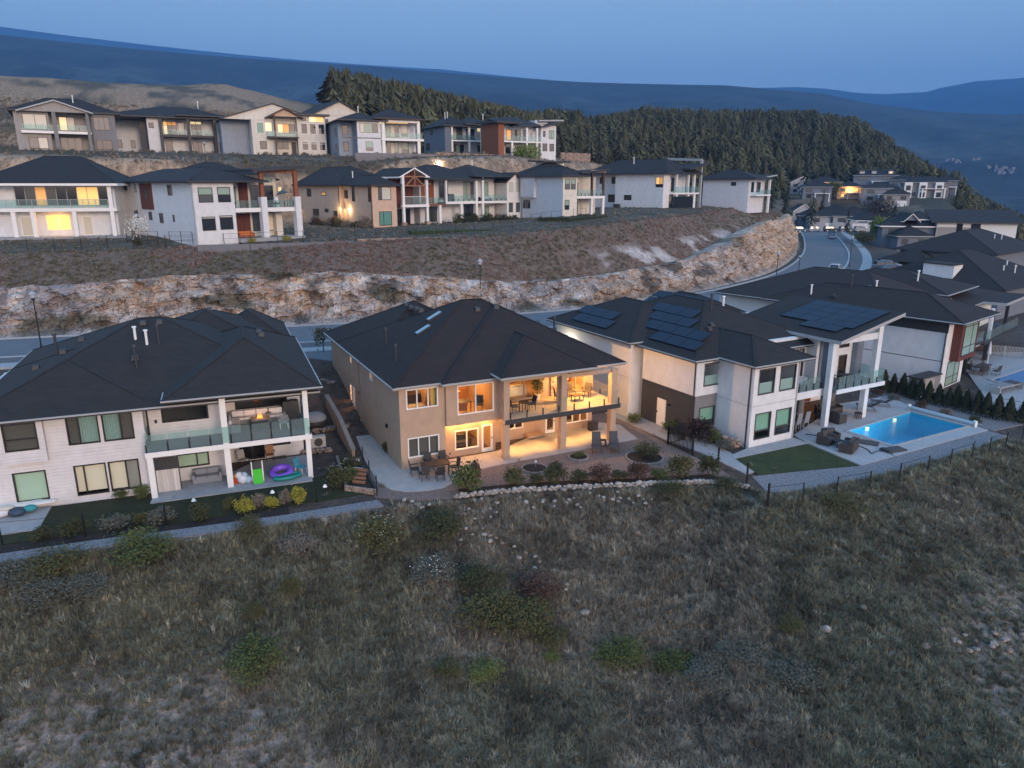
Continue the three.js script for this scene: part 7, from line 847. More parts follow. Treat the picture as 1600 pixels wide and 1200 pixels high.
function vehicle(name, label, pos, ry, paint, kind = 'car') {
  const t = thing(name, label, kind === 'pickup' ? 'pickup truck' : 'car', pos, ry), L = kind === 'pickup' ? 5.6 : kind === 'suv' ? 4.7 : 4.4, Hh = kind === 'car' ? 1.42 : 1.75, w = 1.85, sh = new THREE.Shape();
  const b = kind === 'car' ? 0.82 : 1.02; sh.moveTo(-L / 2, 0.32); sh.lineTo(-L / 2, b - 0.12); sh.quadraticCurveTo(-L / 2, b, -L / 2 + 0.2, b); sh.lineTo(L / 2 - 1.0, b); sh.quadraticCurveTo(L / 2, b - 0.06, L / 2, b - 0.32); sh.lineTo(L / 2, 0.32); for (const x of [L / 2 - 0.85, -L / 2 + 0.9]) { sh.lineTo(x + 0.4, 0.32); sh.absarc(x, 0.34, 0.4, 0, Math.PI, false); } sh.lineTo(-L / 2, 0.32);
  const body = part('body', new THREE.ExtrudeGeometry(sh, { depth: w - 0.16, bevelEnabled: true, bevelSize: 0.06, bevelThickness: 0.08, bevelSegments: 2, steps: 1, curveSegments: 8 }).translate(0, 0, -w / 2 + 0.08), paint, t);
  const [c0, c1, c2, c3] = kind === 'pickup' ? [-0.5, -0.25, 0.85, 1.45] : kind === 'suv' ? [-L / 2 + 0.1, -L / 2 + 0.45, 0.55, 1.25] : [-L / 2 + 0.25, -L / 2 + 0.95, 0.35, 1.15], i = 0.16; const cab = new MB(); cab.hexa([V(c0, b - 0.01, w / 2 - 0.07), V(c3, b - 0.01, w / 2 - 0.07), V(c3, b - 0.01, -w / 2 + 0.07), V(c0, b - 0.01, -w / 2 + 0.07)], [V(c1, Hh - 0.05, w / 2 - i - 0.07), V(c2, Hh - 0.05, w / 2 - i - 0.07), V(c2, Hh - 0.05, -w / 2 + i + 0.07), V(c1, Hh - 0.05, -w / 2 + i + 0.07)]); cab.build('windows', M.pane, t); new MB().hexa([V(c1 - 0.04, Hh - 0.05, w / 2 - i - 0.04), V(c2 + 0.06, Hh - 0.05, w / 2 - i - 0.04), V(c2 + 0.06, Hh - 0.05, -w / 2 + i + 0.04), V(c1 - 0.04, Hh - 0.05, -w / 2 + i + 0.04)], [V(c1 + 0.05, Hh + 0.02, w / 2 - i - 0.12), V(c2 - 0.05, Hh + 0.02, w / 2 - i - 0.12), V(c2 - 0.05, Hh + 0.02, -w / 2 + i + 0.12), V(c1 + 0.05, Hh + 0.02, -w / 2 + i + 0.12)]).build('roof', paint, t);
  for (const s of [-1, 1]) { for (const [p, q] of [[c0, c1], [c3, c2], [lerp(c0, c3, 0.5), lerp(c1, c2, 0.48)]]) new MB().bar(V(p, b, s * (w / 2 - 0.06)), V(q, Hh - 0.04, s * (w / 2 - i - 0.06)), 0.09, 0.05).build('pillar', paint, t); for (const x of [L / 2 - 0.85, -L / 2 + 0.9]) { const wh = part('wheel', new THREE.CylinderGeometry(0.34, 0.34, 0.22, 16).rotateX(Math.PI / 2), M.charcoal, t); wh.position.set(x, 0.34, s * (w / 2 - 0.1)); part('rim', new THREE.CylinderGeometry(0.2, 0.2, 0.23, 10).rotateX(Math.PI / 2), M.metal, wh); } new MB().box(L / 2 - 0.12, L / 2 + 0.07, b - 0.34, b - 0.2, s * 0.72 - 0.15, s * 0.72 + 0.15).build('headlight', M.trimW, t); new MB().box(-L / 2 - 0.07, -L / 2 + 0.06, b - 0.34, b - 0.15, s * 0.75 - 0.1, s * 0.75 + 0.1).build('tail_light', std([0.4, 0.02, 0.02], 0.3), t); new MB().box(c3 - 0.35, c3 - 0.2, b + 0.05, b + 0.2, s * (w / 2 + 0.06) - 0.08, s * (w / 2 + 0.06) + 0.08).build('mirror', paint, t); }
  if (kind === 'pickup') { new MB().box(-L / 2 + 0.12, c0 - 0.08, b + 0.005, b + 0.03, -w / 2 + 0.2, w / 2 - 0.2).build('cargo_bed', M.blackMetal, t); }
  return t;
}
const pW = phy([0.66, 0.67, 0.68], 0.35, { clearcoat: 0.6 }), pB = phy([0.05, 0.09, 0.15], 0.35, { clearcoat: 0.7 }), pS = phy([0.30, 0.33, 0.36], 0.35, { clearcoat: 0.6 }), pK = phy([0.02, 0.022, 0.026], 0.3, { clearcoat: 0.6 });
vehicle('pickup_truck', 'white pickup truck parked at the kerb behind the dark roof', [56.3, 3.06, -128.2], 0.9, pW, 'pickup'); vehicle('parked_car', 'dark blue suv parked on the driveway', [68.2, 3.1, -133.5], -0.15, pB, 'suv'); vehicle('parked_car', 'silver car behind the dark blue suv on the driveway', [70.6, 3.1, -138], -0.15, pS, 'car'); vehicle('parked_car', 'dark blue car nearest the roofs on the driveway', [67.4, 3.1, -129.5], -0.15, pB, 'car'); vehicle('parked_car', 'silver car parked at the kerb before the road bend', [93.6, 3.06, -217], 1.15, pS, 'car'); vehicle('parked_car', 'dark car parked in front of the silver car at the bend', [97.2, 3.06, -226], 1.15, pK, 'suv');
for (let i = 0; i < 6; i++) vehicle('parked_car', ['dark car at the left end of the row of cars by the hamlet', 'second car from the left in the hamlet row', 'silver car third in the hamlet row', 'dark car right of the silver one in the hamlet row', 'fifth car in the hamlet row, before the garage house', 'last car in the hamlet row, at its right end'][i], [91 + i * 5.4, 3.1, -249 - i * 0.6], 0.1, [pK, pB, pS, pK, pB, pS][i], 'suv');
// ---------------------------------------------------------------- plants
const ORD = ['first', 'second', 'third', 'fourth', 'fifth', 'sixth', 'seventh', 'eighth', 'ninth', 'tenth', 'eleventh', 'twelfth', 'thirteenth', 'fourteenth', 'fifteenth'];
const leafM = (rgb) => std(rgb, 0.9);
// crown of many small leaves gathered in clumps inside an ellipsoid
function foliage(n, rx, ry, rz, leaf, seed, clumps = 9, lift = 0) {
  const R = rng(seed), b = new MB(), cs = []; for (let i = 0; i < clumps; i++) { const a = R() * 6.283, e = R() * 1.9 - 0.7, q = 0.45 + 0.4 * R(); cs.push(V(Math.cos(a) * Math.cos(e) * rx * q, ry * (1 + Math.sin(e) * q) + lift, Math.sin(a) * Math.cos(e) * rz * q)); }
  for (let i = 0; i < n; i++) {
    const c = cs[i % clumps], a = R() * 6.283, e = Math.asin(R() * 2 - 1), q = Math.cbrt(R()) * 0.52; const far = R() < 0.12 ? 1.5 : 1; const p = V(c.x + Math.cos(a) * Math.cos(e) * rx * q * far, Math.max(0.02, c.y + Math.sin(e) * ry * q * far * (far > 1 ? 1.2 : 1)), c.z + Math.sin(a) * Math.cos(e) * rz * q * far);
    const u = V(R() - 0.5, R() - 0.3, R() - 0.5).normalize(), w = V(R() - 0.5, R() - 0.5, R() - 0.5).cross(u).normalize(), l = leaf * (0.7 + R() * 0.7);
    b.quad(p.clone().addScaledVector(u, -l), p.clone().addScaledVector(w, l * 0.55), p.clone().addScaledVector(u, l), p.clone().addScaledVector(w, -l * 0.55));
  }
  return b.geo();
}
const stemsGeo = (h, n, seed) => { const R = rng(seed), b = new MB(); for (let i = 0; i < n; i++) { const a = R() * 6.28; b.tube([V(0, 0, 0), V(Math.cos(a) * h * 0.12, h * 0.4, Math.sin(a) * h * 0.12), V(Math.cos(a) * h * 0.3, h * 0.8, Math.sin(a) * h * 0.3)], 0.018, 4); } return b.geo(); };
const SH = [0, 1, 2].map((k) => foliage(1000, 0.54, 0.52, 0.54, 0.055, 40 + k, 16)), SHs = stemsGeo(0.8, 5, 3), WILD = [0, 1, 2].map((k) => foliage(2400, 0.60, 0.5, 0.54, 0.030, 60 + k, 22));
function shrub(name, label, x, z, y, w, h, mat, o = {}) { const t = thing(name, label, o.cat || 'shrub', [x, y, z], (x * 7.3 + z * 3.1) % 6.28, o.group); const k = Math.abs(Math.round(x * 13 + z * 7)) % 3; const f = part('foliage', (o.wild ? WILD : SH)[k], mat, t); f.scale.set(w, h, w); const s = part('stem', SHs, M.bark, t); s.scale.set(w * 0.7, h * 0.8, w * 0.7); if (o.bloom) { const fl = part('blossom', o.bloom[1] || foliage((o.bloom[2] || 130) * 2, 0.58, 0.54, 0.56, 0.018, 90 + k, 16), o.bloom[0], t); fl.scale.set(w * 1.05, h * 1.08, w * 1.05); } return t; }
const G = { dark: leafM([0.050, 0.054, 0.018]), mid: leafM([0.082, 0.098, 0.026]), bright: leafM([0.13, 0.15, 0.04]), yellow: leafM([0.30, 0.27, 0.035]), olive: leafM([0.085, 0.080, 0.026]), red: leafM([0.085, 0.045, 0.03]), sage: leafM([0.115, 0.115, 0.088]), white: leafM([0.72, 0.70, 0.64]), gold: leafM([0.55, 0.33, 0.02]), dry: leafM([0.19, 0.16, 0.125]), conifer: leafM([0.036, 0.042, 0.026]), cedar: leafM([0.034, 0.044, 0.022]), lime: leafM([0.14, 0.19, 0.035]) };
// shrubs along the boulder edging
[[0.12, -41.9, 1.35, 1.2, 'olive', 'first round shrub from the left along the boulder edging'], [2.8, -42.5, 1.4, 1.25, 'dark', 'round green shrub right of the first one on the boulder edging'], [5.55, -42.7, 1.25, 1.1, 'red', 'reddish round shrub in the middle of the boulder edging'], [7.95, -43, 1.35, 1.05, 'red', 'brownish shrub below the largest ring bed'], [10.7, -43.4, 1.55, 1.35, 'olive', 'large olive shrub, second from the fence on the boulder edging'], [12.6, -43.7, 1.2, 1.3, 'dark', 'upright shrub nearest the picket fence on the boulder edging'], [1.5, -42.3, 1.0, 0.6, 'dark', 'low spreading plant between the first two round shrubs'], [4.2, -42.7, 1.2, 0.7, 'dark', 'low spreading plant left of the reddish shrub'], [6.75, -43, 1.0, 0.65, 'dark', 'low spreading plant right of the reddish shrub'], [9.3, -43.1, 1.1, 0.7, 'mid', 'low spreading plant left of the large olive shrub']].forEach(([x, z, w, h, m, l]) => shrub('shrub', l, x, z, 0.05, w, h, G[m]));
shrub('leafy_bush', 'large bright green bush at the corner of the patio and gravel yard', -2.75, -41.3, 0, 1.9, 1.7, G.mid); shrub('shrub', 'green shrub inside the largest ring bed', 9.2, -46.9, 0.07, 1.5, 1.0, G.dark); shrub('shrub', 'green shrub on the strip right of the lit patio', 12.0, -52.0, 0, 1.3, 1.1, G.mid); shrub('shrub', 'small shrub behind the right lounge chair by the concrete walk', 9.6, -54.6, 0, 1.0, 0.8, G.mid); shrub('shrub', 'low plant in the side strip between the tan and modern houses', 8.4, -57.6, 0, 0.9, 0.7, G.mid); shrub('shrub', 'small plant inside the smallest ring bed', 4.6, -47.0, 0.07, 0.7, 0.35, G.mid); shrub('shrub', 'flame-coloured grass clump behind the bright green bush', -2.3, -42.6, 0, 0.7, 1.5, G.red); shrub('shrub', 'dark little shrub by the left wall of the tan house', -8.7, -47.8, 0, 0.6, 0.9, G.dark);
shrub('dark_shrub', 'tall dark maroon shrub in the recess of the modern house', 13.6, -50.2, 0, 1.7, 1.7, leafM([0.028, 0.018, 0.02])); shrub('shrub', 'green shrub left of the stacked stones by the modern house', 14.7, -50.0, 0, 1.3, 1.0, G.mid); shrub('shrub', 'grey-green low shrub in front of the stacked stones', 15.0, -48.6, 0, 1.1, 0.7, G.sage);
// left yard
[[-15.15, -38.0, 0.95, 0.95, 'yellow', 'yellow round shrub on the left of the gravel strip'], [-13.9, -38.85, 0.75, 0.7, 'yellow', 'smaller yellow shrub beneath the garden light'], [-12.5, -39.45, 0.95, 0.95, 'yellow', 'yellow round shrub nearest the tan house'], [-14.55, -38.85, 0.7, 0.9, 'dry', 'brown upright shrub between the two left yellow shrubs'], [-13.2, -39.3, 0.6, 0.9, 'dry', 'brown upright shrub between the two right yellow shrubs'], [-16.3, -38.7, 0.8, 0.7, 'olive', 'olive shrub left of the yellow shrubs'], [-17.3, -37.3, 1.1, 1.0, 'dark', 'dark green shrub in the bed at left of the yellow shrubs'], [-19.3, -37.0, 1.3, 0.8, 'sage', 'grey-green mound left of the garden light'], [-21.5, -36.2, 1.2, 0.8, 'sage', 'grey-green mound in the middle of the left flower bed'], [-23.3, -35.6, 1.3, 0.8, 'dark', 'dark mound by the left fence above the gravel strip'], [-24.8, -34.9, 1.1, 0.7, 'dark', 'dark mound at the far left of the flower bed'], [-20.4, -36.8, 0.8, 0.6, 'olive', 'olive clump between the two grey-green mounds'], [-23.3, -40.2, 0.7, 0.5, 'mid', 'small plant against the left house wall, left of three'], [-22.2, -40.5, 0.8, 0.7, 'bright', 'light green plant against the left house wall, middle'], [-21.9, -40.0, 0.5, 0.5, 'mid', 'small plant against the left house wall at the corner'], [-10.2, -42.9, 1.2, 0.8, 'mid', 'leafy clump in the lower timber bed'], [-10.6, -44.7, 1.1, 0.9, 'dark', 'dark leafy clump in the upper timber bed']].forEach(([x, z, w, h, m, l]) => shrub('shrub', l, x, z, 0.03, w, h, G[m]));
shrub('flowering_bush', 'white-flowering bush at the left end of the timber beds', -10.7, -41.7, 0, 1.3, 1.5, G.dark, { bloom: [G.white, null, 60] });
// wild shrubs on the slope
[[-22.4, -32.4, 2.6, 1.3, 'olive', 'green thicket just below the gravel strip at far left'], [-18.9, -33.8, 2.7, 1.4, 'mid', 'green bush with yellow blossom on its right side below the gravel strip', 1], [-7.4, -36.2, 2.4, 1.8, 'olive', 'bush with pale yellow blossom below the end of the gravel strip', 2], [-4.2, -37.3, 2.4, 1.5, 'dark', 'dark green bush on the slope below the tumbled rocks'], [-4.1, -34.8, 2.0, 1.2, 'sage', 'white-dotted sage bush in the middle of the slope', 3], [-1.2, -32.6, 2.6, 1.6, 'olive', 'olive thicket, left part of the dark patch mid slope'], [1.4, -34.2, 2.2, 1.2, 'red', 'brownish thicket, upper right of the dark patch mid slope'], [0.5, -32.4, 2.6, 1.4, 'olive', 'olive thicket, lower right of the dark patch mid slope'], [-1.6, -34.4, 2.2, 1.2, 'dark', 'dark thicket, upper left of the dark patch mid slope'], [-11.7, -28.8, 2.2, 1.6, 'mid', 'green bush at the bottom edge, left of centre'], [-14.2, -35.9, 1.4, 0.9, 'olive', 'small olive bush below the middle of the gravel strip'], [-11.2, -32.8, 1.0, 1.0, 'olive', 'small upright olive bush left of the bright patches'], [19.4, -39.6, 2.2, 0.9, 'olive', 'olive patch of brush below the wire fence at right'], [7.9, -30.9, 1.6, 1.0, 'mid', 'green bush at the bottom edge, right one of the pair'], [-1.2, -29.8, 1.5, 1.0, 'bright', 'yellow-green bush at the bottom edge near the centre'], [-3.0, -29.8, 1.2, 0.8, 'olive', 'olive bush left of the yellow-green bush at the bottom'], [5.4, -31.0, 2.0, 1.2, 'mid', 'green bush at the bottom edge, left one of the pair'], [1.9, -31.8, 1.4, 0.9, 'olive', 'low olive bush below the dark patch mid slope'], [2.0, -30.9, 0.8, 0.6, 'bright', 'small yellow-green bush right of centre near the bottom'], [13.8, -31.8, 1.2, 0.7, 'olive', 'low olive bush left of the largest boulder'], [-11.3, -35.2, 1.6, 1.1, 'dry', 'dry brown shrub below the right end of the gravel strip'], [-24.2, -31.6, 2.0, 1.0, 'sage', 'pale sage brush at the far left of the slope'], [-22.3, -30.8, 2.0, 1.0, 'sage', 'pale sage brush right of the far left one'], [-20.6, -31.4, 1.7, 1.0, 'sage', 'pale sage brush below the yellow-blossomed bush'], [9.4, -30.0, 2.0, 0.9, 'sage', 'grey sage brush at the bottom right of centre'], [11.2, -30.6, 1.8, 0.8, 'sage', 'grey sage brush left of the low olive bush at the bottom'], [13.2, -29.3, 1.8, 0.8, 'sage', 'grey sage brush at the bottom edge below the olive bush'], [13.3, -41.6, 1.6, 0.8, 'dark', 'dark green brush at the right end of the boulder edging'], [9.7, -41.6, 1.8, 0.8, 'dark', 'dark green brush spilling over the boulder edging'], [-12.6, -31.4, 1.0, 0.7, 'olive', 'small olive tuft bush on the pale dirt, left']].forEach(([x, z, w, h, m, l, f]) => shrub('wild_shrub', l, x, z, gh(x, z) - 0.08, w, h, G[m], { wild: true, bloom: f ? [f === 1 ? G.gold : f === 2 ? leafM([0.42, 0.42, 0.26]) : G.white, f === 1 ? foliage(200, 0.22, 0.36, 0.24, 0.024, 77, 6).translate(0.42, 0, -0.1) : null, f === 3 ? 90 : 110] : null }));
// pointed cedars in a row
const CED = [0, 1, 2].map((k) => { const R = rng(200 + k), b = new MB(); for (let i = 0; i < 900; i++) { const y = Math.pow(R(), 0.8), r = 0.36 * Math.pow(1 - y, 0.75) * (0.55 + 0.5 * R()), a = R() * 6.283, p = V(Math.cos(a) * r, 0.06 + y * 0.94, Math.sin(a) * r), u = V(Math.cos(a) * 0.35, 0.9, Math.sin(a) * 0.35), w = V(-Math.sin(a), 0, Math.cos(a)), l = 0.05 * (0.7 + R() * 0.6); b.quad(p.clone().addScaledVector(u, -l), p.clone().addScaledVector(w, l * 0.5), p.clone().addScaledVector(u, l * 1.2), p.clone().addScaledVector(w, -l * 0.5)); } return b.geo(); });
[[33.4, -63.2], [34.1, -62.9], [34.7, -62.4], [34.9, -61.3], [35.3, -60.7], [35.6, -59.9], [36.1, -59.3], [36.5, -58.5], [37.0, -58.2], [37.3, -57.4], [37.7, -56.6], [38.1, -56.0], [38.6, -55.4], [39.2, -54.9], [40.0, -54.4]].forEach(([x, z], i) => { const t = thing('pointed_cedar', i === 0 ? 'pointed cedar at the left end of the row, by the glass balcony' : i === 14 ? 'pointed cedar at the right end of the row, by the picture edge' : ORD[i] + ' pointed cedar from the left in the row behind the swimming pool', 'cedar', [x, 0, z], i, 'pointed cedars behind the pool'); const s = 1.75 + 0.35 * hash(i, 3); const f = part('foliage', CED[i % 3], G.cedar, t); f.scale.set(s * 0.95, s, s * 0.95); part('trunk', new THREE.CylinderGeometry(0.05, 0.07, 0.4, 6).translate(0, 0.2, 0), M.bark, t); });
[[33.2, -61.0, 'low grey shrub on the gravel behind the pool roller'], [34.3, -58.6, 'brown mound shrub on the gravel, mid way along the cedars'], [35.3, -56.6, 'brownish shrub between the pool corner and the cedars'], [36.4, -54.6, 'dark low shrub on the gravel near the right end of the cedars'], [32.6, -62.6, 'small brown shrub by the loungers behind the pool']].forEach(([x, z, l], i) => shrub('shrub', l, x, z, 0.03, 0.9, 0.5, [G.sage, G.red, G.dry, G.dark, G.red][i]));
// deck plant and pot
(function () { const t = thing('potted_tree', 'tall leafy potted tree against the deck glass of the tan house', 'potted plant', mw(10.95, 1.8)); new MB().cyl(0, 0, 0.4, 0, 0.17, 0.23, 12).build('pot', M.trimW, t); new MB().cyl(0, 0.4, 0.9, 0, 0.03, 0.025, 6).build('trunk', M.bark, t); part('foliage', foliage(700, 0.42, 0.8, 0.42, 0.06, 7, 12, 0.45), G.mid, t); })();
// trees with trunk, limbs and crown
function tree(name, label, x, z, h, w, mat, o = {}) { const y = o.y ?? gh(x, z, false), t = thing(name, label, 'tree', [x, y, z], 0, o.group), R = rng(Math.round(h * 100 + x)); const b = new MB(); b.cyl(0, -0.3, h * 0.45, 0, h * 0.022, h * 0.014, 7); for (let i = 0; i < 7; i++) { const a = R() * 6.28, y0 = h * (0.25 + R() * 0.25); b.tube([V(0, y0, 0), V(Math.cos(a) * w * 0.18, y0 + h * 0.15, Math.sin(a) * w * 0.18), V(Math.cos(a) * w * 0.36, y0 + h * 0.26, Math.sin(a) * w * 0.36)], h * 0.006, 5); } b.build('trunk', M.bark, t); part('crown', foliage(o.n || 1100, w * 0.5, h * 0.36, w * 0.5, o.leaf || 0.12, Math.round(x * 10 + 500), 14, h * 0.22), mat, t); return t; }
tree('flowering_tree', 'white-blossomed young tree on the path left of the red panel house', -46.0, -90.6, 4.2, 3.4, G.white, { n: 700, leaf: 0.09 }); tree('leafy_tree', 'bright lime-green tree by the block wall at the end of the upper row', 3.0, -165, 6.5, 6.5, G.lime, { y: 20.5, leaf: 0.2 }); tree('red_tree', 'dark red-leaved tree in the hamlet beside the road', 119, -232, 8, 8, G.red, { leaf: 0.3 }); tree('leafy_tree', 'small green tree on the lawn edge by the driveway', 97, -196, 7, 5, G.lime, { leaf: 0.25 }); tree('leafy_tree', 'rounded green tree in front of the lit-porch house', 139, -326, 8, 7, G.mid, { leaf: 0.35 }); tree('leafy_tree', 'bare brownish tree cluster behind the red-leaved tree', 136, -280, 12, 14, leafM([0.06, 0.05, 0.04]), { leaf: 0.35 }); tree('leafy_tree', 'green hedge tree beside the road before the slate house', 88, -186, 4, 6, G.dark, { leaf: 0.2 }); tree('leafy_tree', 'small street tree by the driveway of the left white house', -17.5, -66.2, 2.6, 1.8, G.dark, { y: 3.1, n: 500, leaf: 0.09 });
// conifers
function coniferGeo(seed, tiers = 10, seg = 8, thin = 1, round = 1) { const R = rng(seed), b = new MB(); for (let i = 0; i < tiers; i++) { const f = i / tiers, y = 0.10 + f * 0.86, r = (0.2 * Math.pow(1 - f, round) * Math.min(1, 0.6 + f * 2) + 0.02) * thin, n = Math.max(4, Math.round(seg * (1 - f * 0.4))); for (let k = 0; k < n; k++) { const a = (k + R() * 0.8) / n * 6.283, q = r * (0.6 + 0.7 * R()), da = 2.4 / n, d = 0.03 + R() * 0.05; b.tri(V(Math.cos(a - da * 0.5) * q * 0.35, y + 0.075, Math.sin(a - da * 0.5) * q * 0.35), V(Math.cos(a) * q * 1.15, y - d, Math.sin(a) * q * 1.15), V(Math.cos(a + da * 0.5) * q * 0.35, y + 0.075, Math.sin(a + da * 0.5) * q * 0.35)); b.tri(V(0, y + 0.13, 0), V(Math.cos(a) * q, y - d * 0.2, Math.sin(a) * q), V(Math.cos(a + da) * q * 0.9, y - d * 0.5, Math.sin(a + da) * q * 0.9)); } } return b.geo(); }
const CON = [coniferGeo(1, 10, 8, 1, 0.8), coniferGeo(2, 11, 7, 0.85, 1), coniferGeo(3, 8, 8, 1.15, 0.5)], CONT = new THREE.CylinderGeometry(0.006, 0.013, 1, 6).translate(0, 0.5, 0);
(function () { // single pines nearer than the forest
  const L = [[62, -196, 13], [68, -205, 14], [74, -214, 11], [78, -236, 15], [60, -190, 9], [84, -262, 15], [90, -246, 12], [108, -240, 9], [105, -262, 12], [132, -258, 11], [120, -290, 14], [128, -330, 16], [46, -205, 9], [36, -208, 10], [25, -216, 9], [40, -222, 10], [52, -222, 10]];
  const rank = (i) => { const near = i < 12, a = L.map((q, j) => [q[0] / -q[1], j]).filter(([, j]) => (j < 12) === near).sort((p, q) => p[0] - q[0]); return ORD[a.findIndex(([, j]) => j === i)]; };
  L.forEach(([x, z, h], i) => { const near = i < 12, t = thing('pine_tree', rank(i) + (near ? ' dark conifer from the left around the hamlet and road bend' : ' dark conifer from the left at the forest edge behind the houses'), 'pine tree', [x, gh(x, z, false) - 0.2, z], i, near ? 'conifers around the hamlet' : 'conifers at the forest edge'); const c = part('crown', CON[i % 3], G.conifer, t); c.scale.set(h * 0.95, h, h * 0.95); const k = part('trunk', CONT, M.bark, t); k.scale.set(h, h * 0.9, h); });
})();
function scatterMesh(name, label, category, geo, mat, list, colours) { const m = new THREE.InstancedMesh(geo, mat, list.length), q = new THREE.Quaternion(), e = new THREE.Euler(), A = new THREE.Matrix4(); list.forEach(([x, y, z, s, sy, a, tilt], i) => { e.set(tilt || 0, a, (tilt || 0) * 0.7); q.setFromEuler(e); m.setMatrixAt(i, A.compose(V(x, y, z), q, V(s, sy, s))); if (colours) m.setColorAt(i, colours(i, x, z)); }); m.name = numbered(name); m.userData = { label, category, kind: 'stuff' }; m.castShadow = m.receiveShadow = true; scene.add(m); return m; }
const forestM = std([1, 1, 1], 0.95);
(function () {
  const R = rng(77), lists = [[], [], []]; let n = 0;
  for (let i = 0; i < 140000 && n < 21000; i++) {
    const th = lerp(-42, 44, R()) * D2R, u = 800 + 1100 * Math.tan(th), [r0, , rc] = table(CREST, u), r = lerp(r0 * 0.92, rc * 1.12, Math.sqrt(R())); const x = Math.sin(th) * r, z = -Math.cos(th) * r, s = roadS(x, z);
    if (Math.abs(s) < 40 && r < 330) continue; if (u < 640 && r < 225) continue; if (u > 1195 && u < 1450 && r < 402) continue; if (s > 0 && s < 108 && r < 260) continue;
    const clear = fbm(x * 0.011 + 3, z * 0.011, 3, 0, 61); if (clear > 0.56 && r < r0 + (rc - r0) * 0.42) continue; if (u < 545) continue;
    const h = (u > 1420 ? 8 : u < 900 ? 11 : 8.8) * (0.45 + 1.0 * Math.pow(R(), 1.3)); lists[n % 3].push([x, gh(x, z, false) - 0.4, z, h * (1.25 + 0.75 * R()), h, R() * 6.28, 0]); n++;
  }
  const cc = new THREE.Color(); lists.forEach((l, k) => scatterMesh('forest', ['dense conifer forest on the ridge behind the white houses', 'slender dark conifers mixed through the ridge forest', 'broad dark conifers mixed through the ridge forest'][k], 'forest', CON[k], forestM, l, (i, x, z) => { const v = (hash(i, k, 15) > 0.95 ? 1.5 : 1) * (0.45 + 1.1 * hash(i, k, 5)), w = fbm(x * 0.02, z * 0.02, 2, 0, 71); return cc.setRGB(0.058 * v + 0.05 * w, 0.058 * v + 0.036 * w, 0.026 * v + 0.006 * w); }));
})();
// dry grass and sagebrush on the slopes
function tuftGeo(seed, n, h, spread, wd) { const R = rng(seed), b = new MB(); for (let i = 0; i < n; i++) { const a = R() * 6.283, l = h * (0.55 + R() * 0.7), o = spread * (0.3 + R()), d = V(Math.cos(a), 0, Math.sin(a)), s = V(-d.z, 0, d.x), p0 = d.clone().multiplyScalar(spread * 0.25 * R()), p1 = p0.clone().addScaledVector(d, o * 0.4).add(V(0, l * 0.65, 0)), p2 = p0.clone().addScaledVector(d, o).add(V(0, l * (0.75 + R() * 0.25), 0)); b.tri(p0.clone().addScaledVector(s, -wd), p0.clone().addScaledVector(s, wd), p1.clone().addScaledVector(s, wd * 0.8)); b.tri(p0.clone().addScaledVector(s, -wd), p1.clone().addScaledVector(s, wd * 0.8), p1.clone().addScaledVector(s, -wd * 0.8)); b.tri(p1.clone().addScaledVector(s, -wd * 0.8), p1.clone().addScaledVector(s, wd * 0.8), p2); } return b.geo(); }
const TU = [tuftGeo(1, 16, 0.36, 0.2, 0.009), tuftGeo(2, 18, 0.26, 0.24, 0.008), tuftGeo(3, 26, 0.30, 0.22, 0.013)];
